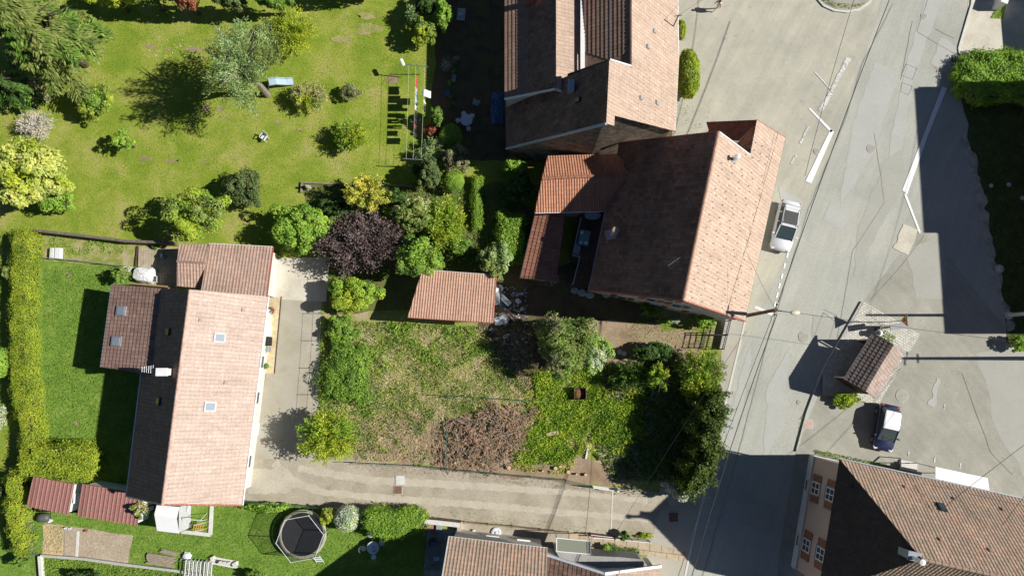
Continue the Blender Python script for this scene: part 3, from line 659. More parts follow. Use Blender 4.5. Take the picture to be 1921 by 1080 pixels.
cover(1634, 279, .42, 'round iron cover in the road level with the thick white line'); cover(1532, 284, .3, 'small round cover beside the white angled parking line')
cover(1508, 632, .48, 'large round cover in the road west of the bus shelter'); cover(1499, 754, .22, 'small round reddish cover near the kerb below the bus shelter shadow')
cover(1692, 742, .55, 'wide round patch cover on the parking area above the blue car'); cover(1733, 31, .3, 'small round cover in the road at the top of the photo')
cover(751, 900, .42, 'pale square concrete cover with round lid in the gravel drive', True, LCONC); cover(747, 918, .38, 'brown square grate in the middle of the gravel drive', True)
cover(1263, 969, .45, 'square brown cover in the shade where drive meets pavement', True); cover(1516, 795, .4, 'pink square cover in the pavement by the facade house', True, plain('pink_lid', (.5, .36, .3), .9))

# ================================================================ BUILDINGS
STONEW = ground_mat('rubble_stone_wall', [(.3, (.10, .08, .06)), (.5, (.22, .18, .14)), (.7, (.33, .28, .22))], (.5, 1.3), 1.6, 8, 1.0)
def vplane(a, b):
    d = (b - a); n = Vector((-d.y, d.x, 0)).normalized(); return (a, n)
def basis(pl, u):
    n = pl[1]; u = (u - n * u.dot(n)).normalized(); v = n.cross(u)
    return Matrix((u, v, n)).transposed()
def skylight(parent, pl, px, py, wd, ht, u, dark=False, open_=0.0):
    c = PP(px, py, pl); M = basis(pl, u); n = pl[1]
    mb = MB(); mb.box(c + n * .07, (wd, ht, .16), M=M); f = mb.build('skylight', ZINC if not dark else DARKM, parent)
    g = MB(); g.box(c + n * .155, (wd * .74, ht * .76, .03), M=M); g.build('pane', SKYGL if not dark else GLASS, f)
    return f
def chimney(parent, c, wd, dp, h, mat=BRICKM, rz=0, pots=1, cap=CONC, sink=.8):
    c = Vector(c); mb = MB(); mb.box(c + Vector((0, 0, (h - sink) / 2)), (wd, dp, h + sink), rz); ch = mb.build('chimney', mat, parent)
    m2 = MB(); m2.box(c + Vector((0, 0, h + .05)), (wd * 1.2, dp * 1.2, .1), rz); m2.build('cap', cap, ch)
    for i in range(pots):
        off = Matrix.Rotation(rz, 3, 'Z') @ Vector(((i - (pots - 1) / 2) * wd * .45, 0, 0))
        m3 = MB(); m3.lathe(c + off + Vector((0, 0, h + .1)), [(.11, 0), (.13, .05), (.10, .35), (.13, .4), (.08, .38)], 12); m3.build('chimney_pot', plain('clay_pot', (.42, .2, .13), .8), ch)
    return ch
def antenna(parent, p, h=1.6, rz=0.0, els=6):
    mb = MB(); p = Vector(p); t = p + Vector((0, 0, h)); mb.tube([p - Vector((0, 0, .3)), t], .025, 6)
    d = Vector((cos(rz), sin(rz), 0)); s_ = Vector((-sin(rz), cos(rz), 0)); mb.tube([t - d * .5, t + d * .6], .018, 5)
    for i in range(els):
        q = t - d * .45 + d * (i * 1.0 / els); L = .32 - i * .025; mb.tube([q - s_ * L, q + s_ * L], .007, 4)
    return mb.build('antenna', GREYM, parent)
def strip(parent, name, a, b, wd, ht, mat, dz=0.0):
    mb = MB(); up = Vector((0, 0, dz)); mb.bar(a + up, b + up, wd, ht); return mb.build(name, mat, parent)
def gutter(parent, a, b, mat=ZINC):
    mb = MB(); d = Vector((0, 0, -.06)); mb.tube([a + d, b + d], .065, 8); return mb.build('gutter', mat, parent)

# ---- long gabled house on the left
def left_house():
    ra, rb = P(357, 543, 8.0), P(305, 946, 8.0)
    root = thing('house', 'long gabled house with pale pink tiled east slope, three pairs of skylights and white walls', 'house', P(330, 750).to_3d())
    brk = P(285, 690, 4.9); L = plane(ra, rb, brk)
    eR = P(453, 947, 3.1); Rr = plane(ra, rb, eR)
    r = MB()
    e0, e1 = PP(502, 556, Rr), eR
    slope(r, [ra, rb, e1, e0], e1, e0, 'flat')
    r.build('roof', T_PINK, root)
    r2 = MB(); b0, b1 = PP(303, 541, L), PP(284, 703, L); rm = PP(333, 705, L)
    nl0, nl1 = PP(266, 700, L), PP(238, 931, L)
    slope(r2, [rm, rb, nl1, nl0], nl1, nl0, 'flat'); slope(r2, [ra, rm, b1, b0], nl1, nl0, 'flat')
    x0, x1 = P(190, 688, 3.6), None; X = plane(b0, b1, x0); x1 = PP(211, 533, X)
    xm = PP(284, 703, X)
    slope(r2, [b0, b1, x0, x1], x0, x1, 'ribbed')
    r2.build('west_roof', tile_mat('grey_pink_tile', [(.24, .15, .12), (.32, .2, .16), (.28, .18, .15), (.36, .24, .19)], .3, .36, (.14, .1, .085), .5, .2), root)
    # white verge tiles along the ridge and gable
    rc = ridge_caps(ra, rb, .12, .42); rc.build('ridge', plain('pale_ridge_tile', (.52, .36, .29), .8, var=.25, scale=2), root)
    strip(root, 'verge', nl1, rb, .12, .16, WHITE, -.08); strip(root, 'verge', rb, e1, .14, .2, REDTRIM, -.12)
    gutter(root, e0 + Vector((.08, 0, 0)), e1 + Vector((.08, 0, 0)), WHITE); gutter(root, nl0 - Vector((.08, 0, 0)), nl1 - Vector((.08, 0, 0)), WHITE); gutter(root, x0 - Vector((.08, 0, 0)), x1 - Vector((.08, 0, 0)))
    # walls
    w1 = MB(); w1.walls(lower(inset([e0, e1, rb, nl1, nl0, ra], .8), .75)); w1.build('wall', OFFW, root)
    w2 = MB(); w2.walls(lower([b0 + Vector((.8, -.4, 0)), b1 + Vector((.8, .4, 0)), x0 + Vector((.5, .4, 0)), x1 + Vector((.5, -.4, 0))], .35)); w2.build('wall', OFFW, root)
    u = (e0 - e1); ul = (x1 - x0)
    for px, py in ((411, 633), (393, 762)): skylight(root, Rr, px, py, .75, .95, u)
    for px, py in ((229, 583), (220, 640)): skylight(root, X, px, py, .8, .95, ul)
    for px, py in ((317, 622), (299, 752)): skylight(root, L, px, py, .6, .6, rb - ra, True)
    # small vent tiles
    for i, (px, py) in enumerate(((455, 581), (375, 600), (422, 717), (365, 1000))):
        if py < 900:
            mb = MB(); mb.box(PP(px, py, Rr) + Rr[1] * .08, (.28, .25, .12), M=basis(Rr, u)); mb.build('roof_vent', T_PINK, root)
    c = PP(318, 697, L); chimney(root, (c.x, c.y, c.z), .75, .5, 1.1, WHITE, 0, 0, WHITE)
    antenna(root, PP(300, 692, L), 1.9, R(180)); antenna(root, PP(302, 696, L), 1.2, R(170), 4)
    # front: doors and windows in the white east wall
    a, b = inset([e0, e1, rb, nl1, nl0, ra], .8)[0:2]; d = (b - a).normalized(); nn = Vector((-d.y, d.x, 0)); nn = nn if nn.x > 0 else -nn
    for t, wd, z0, z1, nm in ((.12, 1.0, 0, 2.05, 'door'), (.3, 1.2, .9, 2.0, 'window'), (.5, 1.2, .9, 2.0, 'window'), (.68, 1.0, 0, 2.05, 'door'), (.85, 1.2, .9, 2.0, 'window')):
        c = Vector((a.x, a.y, 0)) + (b - a) * t; c.z = (z0 + z1) / 2; mb = MB(); M = Matrix((d, nn, Vector((0, 0, 1)))).transposed()
        mb.box(c + nn * .03, (wd, .08, z1 - z0), M=M); f = mb.build(nm, WHITE, root)
        m2 = MB(); m2.box(c + nn * .075, (wd * .8, .02, (z1 - z0) * .8), M=M); m2.build('pane' if nm == 'window' else 'panel', GLASS if nm == 'window' else PLASTW, f)
    return root
left_house()

def garage():
    root = thing('garage', 'low garage with ribbed salmon tile roof at the north end of the long house', 'garage', P(440, 505).to_3d())
    a, b, c, d = P(392, 457, 2.5), P(511, 463, 2.5), P(499, 558, 3.1), P(377, 546, 3.1)
    d = PP(377, 546, plane(a, b, c)); r = MB(); slope(r, [a, b, c, d], a, b, 'roman')
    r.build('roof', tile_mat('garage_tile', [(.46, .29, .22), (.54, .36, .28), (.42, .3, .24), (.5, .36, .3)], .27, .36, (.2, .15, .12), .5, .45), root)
    w_ = MB(); w_.walls(lower(inset([a, b, c, d], .35), .25)); w_.build('wall', OFFW, root)
    strip(root, 'verge', a, b, .1, .14, WHITE, -.05); strip(root, 'verge', b, c, .12, .18, REDTRIM, -.1)
    m = MB(); g0 = P(502, 500, 0); m.box((g0.x + .0, g0.y, 1.1), (.1, 2.6, 2.1)); m.build('garage_door', WHITE, root)
    root2 = thing('lean_to', 'small ridged tile lean-to beside the wooden deck west of the garage', 'lean-to', P(355, 500).to_3d())
    r0, r1 = P(332, 490, 2.9), P(385, 493, 2.9); n0, n1 = P(337, 459, 2.5), P(391, 458, 2.5); s0, s1 = P(332, 536, 2.3), P(378, 541, 2.3)
    r = MB(); slope(r, [r0, r1, PP(391, 458, plane(r0, r1, n0)), n0], r1, r0, 'roman'); slope(r, [r0, r1, PP(378, 541, plane(r0, r1, s0)), s0], r0, r1, 'roman')
    r.build('roof', bpy.data.materials['garage_tile'], root2); w_ = MB(); w_.walls(lower(inset([n0, r0, s0, s1, r1, n1], .2), .3)); w_.build('wall', OFFW, root2)
    ridge_caps(r0, r1, .1, .35).build('ridge', bpy.data.materials['garage_tile'], root2)
garage()

# ---- big farmhouse at the top
def farmhouse():
    root = thing('farmhouse', 'large stone farmhouse of stepped tiled gables cut by the top of the photo', 'farmhouse', P(1110, 100).to_3d())
    S0, S1 = P(1143, 113, 12), P(1137, 232, 12); Lp = plane(S0, S1, P(950, 279, 3.4)); Rp = plane(S0, S1, P(1266, 246, 4.6))
    q = lambda x, y, pl: PP(x, y, pl)
    r = MB(); eu0, eu1 = q(1273, 110, Rp), q(1266, 246, Rp); og = q(1266, 246, Rp)
    slope(r, [q(1183, -140, Rp), q(1270, -140, Rp), eu0, eu1, q(1183, 225, Rp)], eu1, eu0, 'flat', origin=og)
    slope(r, [S0, q(1183, 125, Rp), q(1183, 225, Rp), q(1138, 213, Rp)], eu1, eu0, 'flat', origin=og)
    slope(r, [q(1138, 213, Rp), q(1153, 217, Rp), q(1152, 236, Rp), S1], eu1, eu0, 'flat', origin=og)
    ROOF_E = r
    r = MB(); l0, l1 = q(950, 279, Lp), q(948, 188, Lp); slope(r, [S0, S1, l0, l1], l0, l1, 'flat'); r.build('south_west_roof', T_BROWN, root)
    # northern part behind: shallow left slope with deep tile rows
    N0, N1 = q(1183, -140, Rp), q(1183, 126, Rp); v1 = P(1096, 128, 8.0); Np = plane(N0, N1, v1)
    r = MB(); slope(r, [N0, N1, q(1143, 113, Np), q(1096, 131, Np), q(1096, -140, Np)], q(1096, 131, Np), q(1096, -140, Np), 'ribbed')
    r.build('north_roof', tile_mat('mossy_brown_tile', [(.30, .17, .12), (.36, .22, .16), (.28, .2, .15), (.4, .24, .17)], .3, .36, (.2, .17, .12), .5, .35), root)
    # west wing
    A0, A1 = P(1043, -140, 8.5), P(1043, 167, 8.5); kn = P(991, 178, 6.55); As = plane(A0, A1, kn); Ae = plane(q(990, -140, As), kn, P(947, 186, 5.65)); Ar = plane(A0, A1, P(1090, 133, 7.6))
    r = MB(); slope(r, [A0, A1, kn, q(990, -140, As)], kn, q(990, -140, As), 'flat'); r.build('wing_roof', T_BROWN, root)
    r = MB(); slope(r, [q(990, -140, Ae), kn, q(947, 186, Ae), q(947, -140, Ae)], q(947, 186, Ae), q(947, -140, Ae), 'ribbed'); r.build('wing_eave_roof', MATS.get('x') or bpy.data.materials['mossy_brown_tile'], root)
    r = MB(); og2 = q(1090, 133, Ar); slope(r, [A0, q(1090, -140, Ar), q(1090, 133, Ar), q(1043, 147, Ar)], og2, q(1090, -140, Ar), 'flat', origin=og2)
    slope(r, [q(1043, 147, Ar), q(1064, 140.5, Ar), q(1064, 175, Ar), A1], og2, q(1090, -140, Ar), 'flat', origin=og2); r.build('wing_east_roof', T_MAIN, root)
    # white rendered upstand between the wing and the north roof
    a, b = q(1091, 134, Ar), q(1091, -140, Ar); w_ = MB()
    w_.box((a + b) / 2 + Vector((.12, 0, .1)), (.16, (a - b).length, .7)); w_.build('upstand', WHITE, root); k0, k1 = P(1093, 134, 8.2), P(1093, -140, 8.2); w_ = MB(); w_.bar(k0, k1, .34, .06); w_.build('coping', WHITE, root)
    strip(root, 'verge', S0, q(1183, 125, Rp), .12, .2, WHITE, .02); strip(root, 'verge', A1, q(947, 186, Ae), .12, .2, WHITE, -.04); strip(root, 'verge', A1, q(1064, 175, Ar), .12, .2, WHITE, -.04)
    strip(root, 'verge', S1, q(950, 279, Lp), .14, .2, plain('blue_grey_lead', (.35, .42, .5), .5), -.04); strip(root, 'verge', S0, q(1066, 140, Lp), .1, .14, DWOOD, -.02)
    ridge_caps(N0, N1, .1).build('ridge', T_BROWN, root); gutter(root, eu0, eu1); gutter(root, q(1270, -140, Rp), eu0)
    w1 = MB(); w1.walls(lower([q(953, 198, Lp), q(954, 272, Lp), q(1134, 227, Lp), q(1148, 229, Rp), q(1148, 213, Rp), q(1260, 240, Rp), q(1266, 112, Rp), q(1180, 124, Rp), q(1145, 118, Rp)], .3)); w1.build('wall', STONEW, root)
    w2 = MB(); w2.walls(lower([q(950, -140, Ae), q(950, 180, Ae), kn + Vector((0, .3, 0)), A1 + Vector((0, .3, 0)), q(1087, 150, Ar), q(1087, -140, Ar), A0, q(990, -140, As)], .25)); w2.build('wall', OFFW, root)
    w3 = MB(); w3.walls(lower([q(1100, -140, Np), q(1100, 134, Np), q(1180, 130, Np), q(1264, 112, Rp), q(1264, -140, Rp), N0], .3)); w3.build('wall', STONEW, root)
    u = eu0 - eu1
    for px, py in ((1226, 59), (1214, 88), (1201, 184), (1231, 193)):
        c = PP(px, py, Rp); mb = MB(); mb.box(c + Rp[1] * .09, (.3, .34, .16), M=basis(Rp, u)); mb.build('roof_vent', ZINC, root)
    # rows of snow hooks
    sh = ROOF_E; sh.cur = 1
    for j in range(7):
        for i in range(9):
            c = PP(1196 + j * 11, 130 + i * 13 + j * 2, Rp)
            sh.box(c + Rp[1] * .07, (.04, .05, .03), M=basis(Rp, u))
    sh.build('east_roof', [T_MAIN, plain('hook_rust', (.25, .16, .12), .7)], root)
    sk = skylight(root, Lp, 1085, 188, .4, .5, S0 - S1, True)
    c = PP(994, 4, As); chimney(root, (c.x + .0, c.y - .1, c.z), .62, .5, 1.2, BRICKM, 0, 0, WHITE)
    c = PP(1070, 168, Lp); chimney(root, (c.x, c.y, c.z - .2), .38, .8, .9, ZINC, 0, 0, ZINC)
    a = PP(1263, 50, Rp); mb = MB(); t = a + Vector((0, 0, 1.9)); mb.tube([a, t], .05, 8); mb.bar(t - Vector((.3, .05, .1)), t + Vector((.3, .05, -.1)), .05); mb.build('roof_mast', DARKM, root)
    for k, (x0, y0) in enumerate(((1030, 268), (1075, 262))):
        pass
    global MAST; MAST = t
farmhouse()

# ---- main house in the middle
def main_house():
    root = thing('house', 'big gabled house with sunlit orange-pink street slope and weathered garden slope darkened for shade', 'house', P(1270, 420).to_3d())
    ra, rb = P(1348, 247, 11.3), P(1282, 563, 11.3); Lp = plane(ra, rb, P(1105, 543, 3.9)); Rp = plane(ra, rb, P(1397, 602, 4.9))
    q = PP
    og = q(1397, 602, Rp); e0, e1 = q(1473, 258, Rp), og; r = MB(); mid = q(1348, 585, Rp)
    slope(r, [ra, q(1407, 290, Rp), mid, rb], e1, e0, 'flat', origin=og); slope(r, [q(1407, 290, Rp), q(1420, 225, Rp), e0, e1, mid], e1, e0, 'flat', origin=og)
    ROOF_M = r
    r = MB(); l0, l1 = q(1105, 543, Lp), q(1158, 290, Lp); nl = q(1160, 268, Lp)
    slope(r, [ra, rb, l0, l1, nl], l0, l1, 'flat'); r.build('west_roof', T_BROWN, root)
    X0, X1 = q(1420, 225, Rp), q(1407, 291, Rp); Xp = plane(X0, X1, Vector((X0.x - 3.6, X0.y, X0.z - 3.7)))
    r = MB(); slope(r, [X0, X1, q(1335, 262, Xp), q(1325, 229, Xp)], q(1335, 262, Xp), q(1325, 229, Xp), 'flat'); r.build('annex_roof', plain('x', (1, 1, 1)) and tile_mat('dark_red_tile', [(.20, .08, .05), (.26, .1, .07), (.18, .08, .06)], .3, .36, (.1, .06, .05), .4, .1), root)
    ridge_caps(ra, rb, .12).build('ridge', plain('clay_ridge', (.45, .27, .19), .85, var=.25, scale=3), root)
    strip(root, 'verge', rb, l0, .12, .22, REDTRIM, -.12); strip(root, 'verge', rb, e1, .12, .22, REDTRIM, -.12); strip(root, 'verge', ra, nl, .1, .18, REDTRIM, -.1); strip(root, 'verge', X0, e0, .1, .18, REDTRIM, -.1); strip(root, 'verge', ra, X1, .1, .12, WHITE, .0)
    gutter(root, l0, l1, plain('blue_gutter', (.2, .25, .33), .4)); gutter(root, e0, e1, DARKM)
    w_ = MB(); ins = [q(1112, 536, Lp), rb + Vector((0, .5, 0)), q(1387, 594, Rp), q(1461, 263, Rp), q(1415, 234, Rp), q(1390, 262, Rp), ra + Vector((0, -.5, 0)), q(1170, 275, Lp)]
    w_.walls(lower(ins, .3)); w_.build('wall', plain('cream_render', (.6, .57, .5), .9, var=.18, scale=1.5), root)
    w_ = MB(); w_.walls(lower([q(1335, 238, Xp), q(1345, 255, Xp), q(1400, 262, Xp), q(1412, 232, Xp)], .3)); w_.build('wall', OFFW, root)
    # gable windows with brown shutters on the garden gable
    a, b = Vector((ins[0].x, ins[0].y, 0)), Vector((ins[2].x, ins[2].y, 0)); d = (b - a).normalized(); nn = Vector((d.y, -d.x, 0)); M = Matrix((d, nn, Vector((0, 0, 1)))).transposed()
    for t, z in ((.25, 1.5), (.5, 1.5), (.42, 4.4), (.6, 4.4), (.78, 1.5), (.5, 7.0)):
        base = a + (Vector((rb.x, rb.y + .5, 0)) - a) * (t * 2) if t < .5 else Vector((rb.x, rb.y + .5, 0)) + (b - Vector((rb.x, rb.y + .5, 0))) * ((t - .5) * 2)
        c = base + Vector((0, 0, z)); mb = MB(); mb.box(c + nn * .03, (.9, .1, 1.2), M=M); f = mb.build('window', WHITE, root)
        g = MB(); g.box(c + nn * .09, (.74, .02, 1.04), M=M); g.build('pane', GLASS, f)
        for s_ in (-1, 1):
            m3 = MB(); m3.box(c + nn * .05 + d * s_ * .72, (.5, .06, 1.25), M=M); m3.build('shutter', REDTRIM, root)
    # chimneys
    c = q(1148, 441, Lp); mb = MB(); mb.box(c + Vector((0, 0, .2)), (1.0, .8, .5), R(10)); mb.build('flashing', ZINC, root)
    mb = MB(); mb.lathe(c - Vector((0, 0, .3)), [(.22, 0), (.22, 2.2), (.3, 2.25), (.3, 2.5), (.2, 2.55)], 16); ch = mb.build('chimney', plain('pale_clay', (.5, .36, .27), .8), root)
    m2 = MB(); m2.tube([c + Vector((0, 0, 2.0)), c + Vector((1.9, -.5, 1.0))], .02, 5); m2.build('stay_wire', GREYM, ch)
    c = q(1376, 300, Rp); mb = MB(); mb.box(c + Rp[1] * .04, (.5, .6, .1), M=basis(Rp, e0 - e1)); mb.build('flashing', ZINC, root)
    mb = MB(); mb.lathe(c - Vector((0, 0, .2)), [(.12, 0), (.12, 1.0), (.21, 1.05), (.21, 1.25), (.05, 1.32)], 16); mb.build('flue', WHITE, root)
    antenna(root, q(1254, 497, Lp), 1.6, R(35), 5)
    sh = ROOF_M; sh.cur = 1; u = e0 - e1; Mx = basis(Rp, u)
    for j in range(6):
        for i in range(23):
            f = i / 22; x = 1352 + j * 19 - f * 62 + (i % 2) * 4; y = 306 + f * 265 + j * 6
            if y < 300 + (x - 1348) * -.3 or x > 1462 - (y - 258) * .22: continue
            sh.box(q(x, y, Rp) + Rp[1] * .08, (.05, .08, .06), M=Mx)
    for j in range(4):
        for i in range(3): sh.box(q(1404 + j * 12 - i * 3, 262 + i * 14 + j * 6, Rp) + Rp[1] * .08, (.05, .08, .06), M=Mx)
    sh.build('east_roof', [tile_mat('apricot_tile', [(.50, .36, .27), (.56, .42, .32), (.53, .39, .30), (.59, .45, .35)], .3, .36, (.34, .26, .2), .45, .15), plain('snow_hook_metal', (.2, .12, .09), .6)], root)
main_house()
def porch():
    root = thing('porch_wing', 'low wing with bright orange ridged tile roof against the dark slope of the big house', 'wing', P(1080, 345).to_3d())
    r0, r1 = P(1017, 335, 5.0), P(1194, 325, 5.0); n0 = P(1028, 293, 3.9); s0 = P(1003.5, 399, 3.6); Np = plane(r0, r1, n0); Sp = plane(r0, r1, s0)
    r = MB(); slope(r, [r0, r1, PP(1156, 289, Np), n0], r1, r0, 'roman_s'); slope(r, [r0, r1, PP(1150, 396, Sp), s0], r0, r1, 'roman_s'); r.build('roof', T_ORANGE, root)
    ridge_caps(r0, PP(1152, 328, Np), .13, .5).build('ridge', T_ORANGE, root); gutter(root, s0, PP(1131, 396, Sp), WHITE); strip(root, 'verge', r0, n0, .08, .16, REDTRIM, -.08); strip(root, 'verge', r0, s0, .08, .16, REDTRIM, -.08); strip(root, 'verge', n0, PP(1156, 289, Np), .08, .12, GREYM, -.06)
    w_ = MB(); w_.walls(lower([PP(1034, 300, Np), PP(1023, 335, Np), PP(1011, 392, Sp), PP(1128, 388, Sp), PP(1160, 330, Np), PP(1150, 297, Np)], .3)); w_.build('wall', OFFW, root)
    s2 = thing('shed', 'narrow tiled shed south of the orange wing, half in the shade of the big house', 'shed', P(1015, 465).to_3d())
    a, b, c = P(1004, 402, 2.5), P(976, 521, 2.5), P(1043, 526, 3.2); pl = plane(a, b, c); d = PP(1060, 402, pl)
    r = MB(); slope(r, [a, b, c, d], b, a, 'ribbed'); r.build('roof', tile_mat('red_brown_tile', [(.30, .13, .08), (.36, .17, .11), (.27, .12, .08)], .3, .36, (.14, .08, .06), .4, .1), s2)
    gutter(s2, a, b); w_ = MB(); w_.walls(lower(inset([a, b, c, d], .2), .2)); w_.build('wall', WOOD, s2)
porch()
def terrace():
    t = thing('raised_terrace', 'shaded brown terrace with stairs and pale railing beside the big house', 'terrace', P(1100, 460).to_3d())
    TILEB = plain('brown_terrace_tile', (.16, .09, .06), .7, var=.35, scale=5)
    mb = MB(); mb.prism([P(1090, 396, 1.4), P(1136, 394, 1.4), P(1122, 490, 1.4), P(1072, 482, 1.4)], 1.39); mb.build('platform', TILEB, t)
    n = 8; st = MB()
    for i in range(n):
        y0 = 483 + i * 7; y1 = y0 + 7.2; h = 1.4 - (i + 1) * .155; xl = lambda y: 1087 - (y - 484) * .29; xr = lambda y: 1119 - (y - 484) * .27
        st.prism([P(xl(y0), y0, h), P(xr(y0), y0, h), P(xr(y1), y1, h), P(xl(y1), y1, h)], h - .005)
    st.build('stairs', TILEB, t)
    rl = MB()
    def rail(pts):
        for a, b in zip(pts, pts[1:]):
            rl.bar(a + Vector((0, 0, .95)), b + Vector((0, 0, .95)), .06); rl.bar(a + Vector((0, 0, .5)), b + Vector((0, 0, .5)), .03)
            k = max(1, int((b - a).length / 1.0))
            for i in range(k + 1): p = a + (b - a) * (i / k); rl.bar(p, p + Vector((0, 0, .95)), .04)
    rail([P(1088, 412, 1.4), P(1072.5, 481, 1.4), P(1086, 484, 1.4), P(1073, 535, .2)])
    rl.build('railing', plain('painted_rail', (.45, .5, .55), .5), t)
terrace()
def garden_shed():
    root = thing('garden_shed', 'salmon tiled shed standing alone in the overgrown garden', 'shed', P(850, 555).to_3d())
    a, b, c = P(792, 506, 2.5), P(931, 516, 2.5), P(925, 605, 2.95); pl = plane(a, b, c); d = PP(765, 595, pl)
    r = MB(); slope(r, [a, b, c, d], a, b, 'roman_s'); r.build('roof', T_SHED, root)
    w_ = MB(); w_.walls(lower(inset([a, b, c, d], .3), .25)); w_.build('wall', plain('pale_board', (.55, .5, .42), .8), root)
    strip(root, 'verge', b, c, .1, .2, REDTRIM, -.08); strip(root, 'verge', d, c, .1, .2, REDTRIM, -.12); strip(root, 'verge', a, b, .08, .12, WHITE, -.05)
    p = P(929, 560, 0); mb = MB(); mb.box((p.x - .15, p.y, 1.0), (.08, 1.6, 1.9)); mb.build('door', WHITE, root)
garden_shed()
def red_sheds():
    for nm, pts, lab in (('metal_shed', [(63, 893), (139, 908), (128, 965), (50, 949)], 'red sheet-metal roofed shed tucked under the corner of the yellow hedge'),
                         ('metal_shed', [(155, 907), (270, 927), (257, 985), (145, 967)], 'longer red sheet-metal roofed shed next to the corner of the long house')):
        a, b, c = P(*pts[0], 2.3), P(*pts[1], 2.3), P(*pts[2], 2.0); pl = plane(a, b, c); d = PP(*pts[3], pl)
        root = thing(nm, lab, 'shed', P(*[sum(p[i] for p in pts) / 4 for i in (0, 1)]).to_3d(), group='red roofed sheds')
        r = MB(); slope(r, [a, b, c, d], d, c, 'metal', .06); r.build('roof', T_RED, root)
        w_ = MB(); w_.walls(lower(inset([a, b, c, d], .15), .12)); w_.build('wall', WHITE, root)
        mb = MB(); q = (c + b) / 2; mb.box((q.x - .0, q.y, .95), (.05, .8, 1.8)); mb.build('door', PLASTW, root)
red_sheds()

# ---- facade house, lower right
def facade_house():
    root = thing('house', 'hip-roofed house with pink west facade and brown shuttered windows in the lower right corner', 'house', P(1700, 1000).to_3d())
    Cn = P(1575, 862, 6.0); A = P(1728, 1048, 12.5); e = P(1921, 937, 6.0) - Cn; e.z = 0; e.normalize(); wv = Vector((e.y, -e.x, 0))
    if wv.y > 0: wv = -wv
    W2 = (Vector((A.x, A.y, 0)) - Vector((Cn.x, Cn.y, 0))).dot(wv); Cs = Cn + wv * (2 * W2); LEN = 26
    En, Es, B = Cn + e * LEN, Cs + e * LEN, A + e * (LEN - 4)
    r = MB(); slope(r, [Cn, En, B, A], Cn, En, 'roman'); r.build('north_roof', T_ROMAN, root)
    r = MB(); slope(r, [Cs, Es, B, A], Cs, Es, 'roman'); r.build('south_roof', T_ROMAN, root)
    r = MB(); slope(r, [Cn, Cs, A], Cn, Cs, 'flat'); r.build('hip_roof', T_BLACK, root)
    ridge_caps(A, B, .13, .45).build('ridge', T_ROMAN, root); ridge_caps(Cn, A, .06, .4).build('hip_ridge', T_BLACK, root)
    gutter(root, Cn + Vector((0, .1, 0)), En + Vector((0, .1, 0)))
    ov = .35; a = Cn + e * ov + wv * ov; b = Cs + e * ov - wv * ov; c = Es - wv * ov - e * .4; d = En + wv * ov - e * .4
    for q in (a, b, c, d): q.z = 5.85
    PINK = plain('pink_render', (.50, .38, .33), .9, var=.05, scale=1.0)
    w_ = MB(); w_.walls([a, b, c, d], .95); w_.build('wall', PINK, root)
    pz = MB(); o = .06; pz.walls([Vector((a.x, a.y, .95)) - e * o - wv * o, Vector((b.x, b.y, .95)) - e * o + wv * o, Vector((c.x, c.y, .95)) + wv * o, Vector((d.x, d.y, .95)) - wv * o]); 
    pz.prism([Vector((a.x, a.y, .95)) - e * o - wv * o, Vector((b.x, b.y, .95)) - e * o + wv * o, Vector((c.x, c.y, .95)) + wv * o, Vector((d.x, d.y, .95)) - wv * o], .02)
    pz.build('plinth', plain('pale_plinth', (.55, .58, .62), .8, var=.12, scale=2), root)
    # storey band and corner joint
    mb = MB(); mb.bar(Vector((a.x, a.y, 1.12)) - e * .02, Vector((b.x, b.y, 1.12)) - e * .02, .04, .05); mb.bar(Vector((a.x, a.y, 5.7)) - e * .03, Vector((b.x, b.y, 5.7)) - e * .03, .08, .16); mb.build('string_course', plain('grey_pink_trim', (.38, .3, .27), .8), root)
    # windows on the west facade
    A0 = Vector((a.x, a.y, 0)); vp = (A0, -e); M = Matrix((wv, -e, Vector((0, 0, 1)))).transposed()
    win = []
    for px, py in ((1529, 915), (1508, 1019)):
        c0 = PP(px, py, vp); win.append((c0 - A0).dot(wv))
    for s_ in win + [win[1] + 4.9]:
        for z in (2.1, 4.65):
            c0 = A0 + wv * s_; c0.z = z + .1; k = 1.0
            mb = MB(); mb.box(c0 - e * .02, (1.1, .10, 1.5 * k), M=M); f = mb.build('window', plain('grey_window_surround', (.45, .36, .33), .8), root)
            m2 = MB(); fw = .07
            for dx in (-.46, 0, .46): m2.box(c0 - e * .075 + wv * dx, (fw, .05, 1.3), M=M)
            for dz in (-.63, .0, .63): m2.box(c0 - e * .078 + Vector((0, 0, dz)), (1.0, .05, fw), M=M)
            m2.build('frame', WHITE, f); g = MB(); g.box(c0 - e * .06, (.9, .03, 1.28), M=M); g.build('pane', GLASS, f)
            sl_ = MB(); sl_.box(c0 - e * .1 + Vector((0, 0, -.8)), (1.15, .12, .06), M=M); sl_.build('sill', LCONC, f)
            for sd in (-1, 1):
                m3 = MB(); cc = c0 - e * .05 + wv * sd * .86; m3.box(cc, (.56, .05, 1.5), M=M)
                for dz in (-.5, .5): m3.box(cc - e * .035 + Vector((0, 0, dz)), (.5, .03, .09), M=M)
                m3.bar(cc - e * .035 + wv * .22 + Vector((0, 0, -.45)), cc - e * .035 - wv * .22 + Vector((0, 0, .45)), .07, .03)
                m3.build('shutter', plain('brown_shutter', (.27, .12, .08), .6), root)
    for s_ in win:
        c0 = A0 + wv * s_; c0.z = .55; mb = MB(); mb.box(c0 - e * .07, (1.0, .08, .35), M=M); f = mb.build('cellar_window', LCONC, root)
        m2 = MB(); m2.box(c0 - e * .12, (.8, .03, .18), M=M); m2.build('grille', DWOOD, f)
    Np = plane(Cn, En, A); Hp = plane(Cn, Cs, A)
    skylight(root, Np, 1766, 952, .55, .75, e, True)
